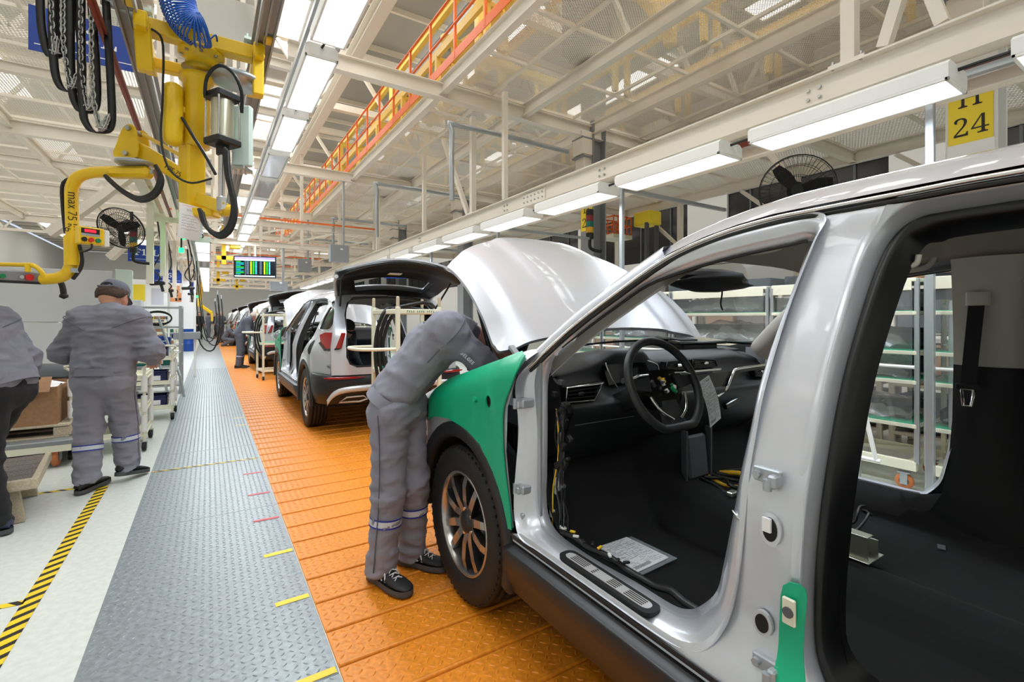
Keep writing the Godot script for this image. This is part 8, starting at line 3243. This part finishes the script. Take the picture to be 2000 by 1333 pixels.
	if o.get("bands", false):
		for s in ["l", "r"]:
			var p: Vector3 = j["kne_" + s].lerp(j["ank_" + s], 0.42)
			var d: Vector3 = (j["kne_" + s] - j["ank_" + s]).normalized()
			for q in [[0.0, 0.03, "stripe_silver", 0.0], [0.03, 0.008, "stripe_blue", 0.001], [-0.008, 0.008, "stripe_blue", 0.001]]:
				st = new_st()
				loft(st, [ring_row(p + d * q[0], d, 0.0865 * g + q[3], 24), ring_row(p + d * (q[0] + q[1]), d, 0.0865 * g + q[3], 24)], true)
				put(trousers, "leg_band", st, q[2])
	for s in ["l", "r"]: shoe(t, j["ank_" + s], j["toe_" + s], o.get("shoe", "shoe_black"), fine and o.get("laces", false))
	return t

func shoe(t, ank: Vector3, toe: Vector3, m, laces):
	var d := toe - ank
	var pitch := atan2(d.y + 0.075, Vector2(d.x, d.z).length())
	var yaw := atan2(d.x, d.z)
	var b := Basis(UPV, yaw) * Basis(Vector3.RIGHT, -pitch)
	var at := ank + b * Vector3(0, -0.08, 0)
	var st := new_st()
	var rows := []
	for q in [[-0.095, 0.012, 0.03, 0.05], [-0.09, 0.03, 0.035, 0.085], [-0.06, 0.037, 0.03, 0.1], [0.0, 0.041, 0.025, 0.105], [0.06, 0.044, 0.022, 0.078], [0.12, 0.05, 0.022, 0.06], [0.17, 0.046, 0.022, 0.05], [0.205, 0.03, 0.024, 0.04], [0.215, 0.01, 0.026, 0.032]]:
		var row := []
		for k in 12:
			var a := TAU * k / 12
			var y: float = lerpf(q[2], q[3], (sin(a) + 1.0) * 0.5)
			row.append(at + b * Vector3(cos(a) * q[1] * (1.0 - 0.25 * maxf(0.0, sin(a))), y, q[0]))
		rows.append(row)
	loft(st, rows, true)
	var s = put(t, "shoe", st, m)
	st = new_st()
	rows = []
	for y in [0.0, 0.012, 0.03]:
		var row := []
		for p in curve([Vector2(0, -0.1), Vector2(0.04, -0.07), Vector2(0.042, 0.02), Vector2(0.053, 0.12), Vector2(0.04, 0.195), Vector2(0, 0.22), Vector2(-0.04, 0.195), Vector2(-0.053, 0.12), Vector2(-0.042, 0.02), Vector2(-0.04, -0.07)], 3, true):
			row.append(at + b * Vector3(p.x, y, p.y))
		rows.append(row)
	loft(st, rows, true)
	var c := []
	for p in rows[0]: c.append(at)
	loft(st, [c, rows[0]], true)
	put(s, "sole", st, "sole")
	if laces:
		for k in 4:
			st = new_st()
			var z := 0.045 + k * 0.022
			var y := 0.093 - k * 0.011
			tube(st, [at + b * Vector3(-0.022, y - 0.004, z), at + b * Vector3(0.0, y + 0.004, z + 0.011), at + b * Vector3(0.022, y - 0.004, z + 0.022)], 0.0028, 5)
			tube(st, [at + b * Vector3(0.022, y - 0.004, z), at + b * Vector3(0.0, y + 0.004, z + 0.011), at + b * Vector3(-0.022, y - 0.004, z + 0.022)], 0.0028, 5)
			put(s, "lace", st, "lace")
		for e in [-1, 1]:
			for k in 3:
				st = new_st()
				tube(st, [at + b * Vector3(0.043 * e, 0.04, 0.03 + k * 0.028), at + b * Vector3(0.033 * e, 0.075, 0.012 + k * 0.028)], 0.0045, 5)
				put(s, "side_stripe", st, "stripe_silver")

func cap(t, c: Vector3, b: Basis, m):
	var st := new_st()
	var rows := []
	for q in [[0.1, 0.0], [0.104, 0.03], [0.1, 0.065], [0.08, 0.1], [0.045, 0.118], [0.004, 0.122]]:
		var row := []
		for k in 24:
			var a := TAU * k / 24
			row.append(c + b * Vector3(cos(a) * q[0] * 0.94, 0.02 + q[1], sin(a) * q[0] * 1.1 - 0.005))
		rows.append(row)
	loft(st, rows, true)
	var o = put(t, "cap", st, m)
	st = new_st()
	var v0 := []
	var v1 := []
	for k in 9:
		var a := lerpf(0.25, PI - 0.25, k / 8.0)
		v0.append(c + b * Vector3(cos(a) * 0.094, 0.03, sin(a) * 0.105))
		v1.append(c + b * Vector3(cos(a) * 0.085, 0.015, 0.07 + sin(a) * 0.11))
	loft(st, [v0, v1])
	put(o, "visor", st, m)
	st = new_st()
	var oval := []
	for k in 12: oval.append(c + b * Vector3(cos(TAU * k / 12) * 0.045, 0.062 + sin(TAU * k / 12) * 0.018, -0.118 + 0.01 * absf(cos(TAU * k / 12))))
	var mid := []
	for k in 12: mid.append(c + b * Vector3(0, 0.06, -0.121))
	loft(st, [mid, oval], true)
	put(o, "back_opening", st, "matt_black")
	st = new_st()
	tube(st, curve([c + b * Vector3(-0.06, 0.048, -0.107), c + b * Vector3(0, 0.036, -0.121), c + b * Vector3(0.06, 0.048, -0.107)], 4), 0.009, 6)
	put(o, "strap", st, m)

func hair(t, c: Vector3, b: Basis, m, low, high, cell):
	var f := Field.new()
	var P := func(x, y, z): return c + b * Vector3(x, y, z)
	f.bone(P.call(0, low + 0.05, -0.045), P.call(0, high - 0.06, -0.025), 0.08, 0.085)
	f.bone(P.call(-0.03, 0.02, -0.02), P.call(0.03, 0.02, -0.02), 0.082, 0.082)
	f.cuts.append([b * Vector3(0, -1, 0), (b * Vector3(0, -1, 0)).dot(P.call(0, low, 0))])
	f.cuts.append([b * Vector3(0, -0.55, 0.84), (b * Vector3(0, -0.55, 0.84)).dot(P.call(0, 0.045, 0.045 if high > 0.1 else 0.0))])
	if high < 0.1: f.cuts.append([b * Vector3(0, 1, 0), (b * Vector3(0, 1, 0)).dot(P.call(0, high, 0))])
	var acc := empty()
	nets(f, cell, 0.02, acc, 0.012, Vector3(40, 20, 40))
	put(t, "hair", net_mesh(acc), m)

func facing(yaw: float, pitch := 0.0) -> Basis:
	return Basis(UPV, yaw) * Basis(Vector3.RIGHT, pitch)

# upright figure at a spot, turned to yaw, then varied by the given joints
func stance(at: Vector3, yaw: float, h: float, extra := {}) -> Dictionary:
	var b := Basis(UPV, yaw)
	var k := h / 1.7
	var P := func(x, y, z): return at + b * Vector3(x, y, z) * k
	var j := {"hip": P.call(0, 0.98, 0), "chest": P.call(0, 1.26, 0), "neck": P.call(0, 1.45, 0.0), "head": P.call(0, 1.58, 0.02), "head_basis": Basis(UPV, yaw) * Basis(Vector3.RIGHT, extra.get("nod", 0.2)),
		"sho_l": P.call(0.18, 1.38, 0), "sho_r": P.call(-0.18, 1.38, 0), "elb_l": P.call(0.24, 1.1, 0.0), "elb_r": P.call(-0.24, 1.1, 0.0), "wri_l": P.call(0.2, 0.96, 0.2), "wri_r": P.call(-0.2, 0.96, 0.2),
		"hip_l": P.call(0.09, 0.9, 0), "hip_r": P.call(-0.09, 0.9, 0), "kne_l": P.call(0.1, 0.48, 0.02), "kne_r": P.call(-0.1, 0.48, 0.02), "ank_l": P.call(0.11, 0.085, -0.02), "ank_r": P.call(-0.11, 0.085, -0.02), "toe_l": P.call(0.12, 0.01, 0.2), "toe_r": P.call(-0.12, 0.01, 0.2)}
	for q in extra:
		if extra[q] is Vector3 and j.has(q): j[q] = P.call(extra[q].x, extra[q].y, extra[q].z)
	return j

func people():
	# worker bent over the engine bay of the near car
	var j := {"hip": V(0.83, 0.95, -2.42), "chest": V(1.0, 1.17, -2.39), "neck": V(1.22, 1.27, -2.38), "head": V(1.45, 1.18, -2.36), "head_basis": facing(0.9, 0.9),
		"sho_r": V(1.02, 1.28, -2.22), "sho_l": V(1.22, 1.25, -2.52), "elb_r": V(1.25, 1.08, -2.2), "elb_l": V(1.38, 1.05, -2.46), "wri_r": V(1.42, 1.0, -2.3), "wri_l": V(1.5, 1.0, -2.3),
		"hip_l": V(0.9, 0.87, -2.47), "hip_r": V(0.77, 0.87, -2.35), "kne_l": V(0.92, 0.47, -2.42), "kne_r": V(0.765, 0.47, -2.36), "ank_l": V(0.93, 0.095, -2.46), "ank_r": V(0.735, 0.095, -2.375), "toe_l": V(1.06, 0.02, -2.29), "toe_r": V(0.81, 0.02, -2.165)}
	var w = person("worker in grey overalls bent under the raised hood of the near car", j, {"cell": 0.0095, "back": -1.0, "jacket": "overall_grey", "bands": true, "laces": true, "seed": 2, "girth": 0.93, "fold": Vector3(6.5, 6.5, 6.5)})
	cap(w, j.head, j.head_basis, "black_plastic")
	var tz := V(-0.47, 0.0, 0.88).normalized()
	var tx: Vector3 = j.elb_r - j.sho_r
	tx = (tx - tz * tx.dot(tz)).normalized()
	words(w, "BELGEE", 0.018, "stripe_silver", Transform3D(Basis(tx, tz.cross(tx), tz), j.sho_r.lerp(j.elb_r, 0.6) + tz * 0.079 - tz.cross(tx) * 0.03), false, 700)
	# man in a cap walking away on the left
	var yaw := PI - 0.45
	j = stance(V(-0.69, 0, -4.86), yaw, 1.66, {"nod": 0.45, "hip": V(0, 0.97, 0.0), "chest": V(0, 1.24, 0.05), "neck": V(0, 1.43, 0.1), "head": V(0.03, 1.545, 0.15), "sho_l": V(0.2, 1.36, 0.06), "sho_r": V(-0.2, 1.36, 0.06), "elb_l": V(0.33, 1.1, 0.05), "elb_r": V(-0.32, 1.1, 0.06), "wri_l": V(0.2, 1.02, 0.27), "wri_r": V(-0.2, 1.02, 0.27), "hip_l": V(0.09, 0.88, 0), "hip_r": V(-0.09, 0.88, 0), "kne_l": V(0.1, 0.48, 0.0), "kne_r": V(-0.11, 0.48, 0.06)})
	j.ank_l = V(-0.79, 0.09, -4.86)
	j.toe_l = V(-0.69, 0.02, -5.06)
	j.kne_l = V(-0.79, 0.48, -4.93)
	j.ank_r = V(-0.56, 0.13, -5.02)
	j.toe_r = V(-0.45, 0.02, -5.18)
	j.kne_r = V(-0.58, 0.5, -5.02)
	# the left side of the turned figure is on the far side, so the feet are set by eye of the picture
	w = person("man in grey workwear and cap walking away beside the walkway", j, {"cell": 0.0105, "jacket": "overall_back", "trousers": "overall_grey", "bands": true, "girth": 1.08, "seed": 5})
	cap(w, j.head, j.head_basis, "overall_dark")
	hair(w, j.head, j.head_basis, "hair_brown", -0.03, 0.05, 0.008)
	# worker cut off by the left edge
	j = stance(V(-1.12, 0, -4.3), -PI * 0.62, 1.66, {"chest": V(0, 1.22, 0.12), "neck": V(0, 1.4, 0.2), "head": V(0, 1.52, 0.28), "sho_l": V(0.19, 1.34, 0.15), "sho_r": V(-0.19, 1.34, 0.15), "elb_l": V(0.3, 1.06, 0.0), "elb_r": V(-0.28, 1.08, 0.05), "wri_l": V(0.24, 0.92, 0.2), "wri_r": V(-0.22, 0.95, 0.28), "kne_l": V(0.1, 0.48, 0.02), "ank_l": V(0.1, 0.09, -0.04), "toe_l": V(0.1, 0.01, 0.17), "kne_r": V(-0.1, 0.5, 0.2), "ank_r": V(-0.1, 0.09, 0.3), "toe_r": V(-0.1, 0.01, 0.5)})
	w = person("worker in a grey jacket and dark trousers stepping off the left edge", j, {"cell": 0.015, "jacket": "overall_back", "trousers": "overall_black", "shoe": "jeans", "seed": 8, "girth": 1.1})
	hair(w, j.head, j.head_basis, "hair_brown", -0.06, 0.12, 0.01)
	# grey haired worker at the third car
	j = stance(V(0.72, 0.004, -14.7), PI * 0.42, 1.66, {"nod": 0.7, "hip": V(0, 0.96, -0.02), "chest": V(0, 1.2, 0.14), "neck": V(0, 1.36, 0.26), "head": V(0, 1.42, 0.36), "sho_l": V(0.18, 1.3, 0.18), "sho_r": V(-0.18, 1.3, 0.18), "elb_l": V(0.2, 1.0, 0.28), "elb_r": V(-0.22, 1.0, 0.24), "wri_l": V(0.12, 0.9, 0.46), "wri_r": V(-0.12, 0.86, 0.44)})
	w = person("grey haired worker in dark overalls leaning over the third car", j, {"cell": 0.024, "jacket": "overall_dark", "bands": true, "seed": 9})
	hair(w, j.head, j.head_basis, "hair_grey", -0.05, 0.12, 0.014)
	# dark figure working inside the second car
	j = stance(V(1.6, -0.28, -7.15), 0.4, 1.66, {"nod": 0.5, "hip": V(0, 0.98, -0.1), "chest": V(0, 1.2, 0.05), "neck": V(0, 1.38, 0.12), "head": V(0, 1.5, 0.17), "kne_l": V(0.14, 0.86, 0.32), "kne_r": V(-0.14, 0.86, 0.32), "ank_l": V(0.14, 0.8, -0.05), "ank_r": V(-0.14, 0.8, -0.05), "toe_l": V(0.14, 0.74, -0.25), "toe_r": V(-0.14, 0.74, -0.25), "hip_l": V(0.1, 0.92, -0.1), "hip_r": V(-0.1, 0.92, -0.1)})
	w = person("worker in black kneeling inside the second car", j, {"cell": 0.022, "jacket": "overall_black", "no_hem_cut": true, "seed": 10})
	cap(w, j.head, j.head_basis, "matt_black")
	# workers far down the line
	j = stance(V(0.55, 0.004, -30.5), 0.5, 1.68, {"elb_l": V(0.22, 1.1, 0.1), "wri_l": V(0.1, 1.15, 0.3)})
	w = person("worker in dark overalls standing far down the walkway", j, {"cell": 0.035, "jacket": "overall_dark", "seed": 11, "group": "workers far down the line"})
	hair(w, j.head, j.head_basis, "hair_grey", -0.05, 0.12, 0.02)
	j = stance(V(0.75, 0.004, -26.5), 1.4, 1.66, {"hip": V(0, 0.42, -0.1), "chest": V(0, 0.68, 0.05), "neck": V(0, 0.84, 0.16), "head": V(0, 0.95, 0.24), "sho_l": V(0.18, 0.78, 0.1), "sho_r": V(-0.18, 0.78, 0.1), "elb_l": V(0.2, 0.6, 0.3), "elb_r": V(-0.2, 0.6, 0.3), "wri_l": V(0.1, 0.62, 0.5), "wri_r": V(-0.1, 0.62, 0.5), "hip_l": V(0.1, 0.36, -0.08), "hip_r": V(-0.1, 0.36, -0.08), "kne_l": V(0.14, 0.48, 0.3), "kne_r": V(-0.14, 0.3, 0.26), "ank_l": V(0.14, 0.09, 0.15), "ank_r": V(-0.12, 0.09, -0.12)})
	w = person("worker crouching beside the fourth car", j, {"cell": 0.03, "jacket": "overall_dark", "no_hem_cut": true, "seed": 12, "group": "workers far down the line"})
	hair(w, j.head, j.head_basis, "hair_brown", -0.05, 0.12, 0.02)
	for k in 3:
		j = stance(V(-0.5 + 0.5 * k, 0.004, -36.0 - 2.5 * k), [0.3, 2.0, -1.0][k], 1.7)
		w = person("dark dressed worker at the far end of the walkway, %s" % ["left of the group", "middle of the group", "right of the group"][k], j, {"cell": 0.04, "jacket": ["overall_black", "overall_dark", "overall_black"][k], "seed": 13 + k, "group": "workers far down the line"})
		hair(w, j.head, j.head_basis, "hair_brown", -0.05, 0.12, 0.024)
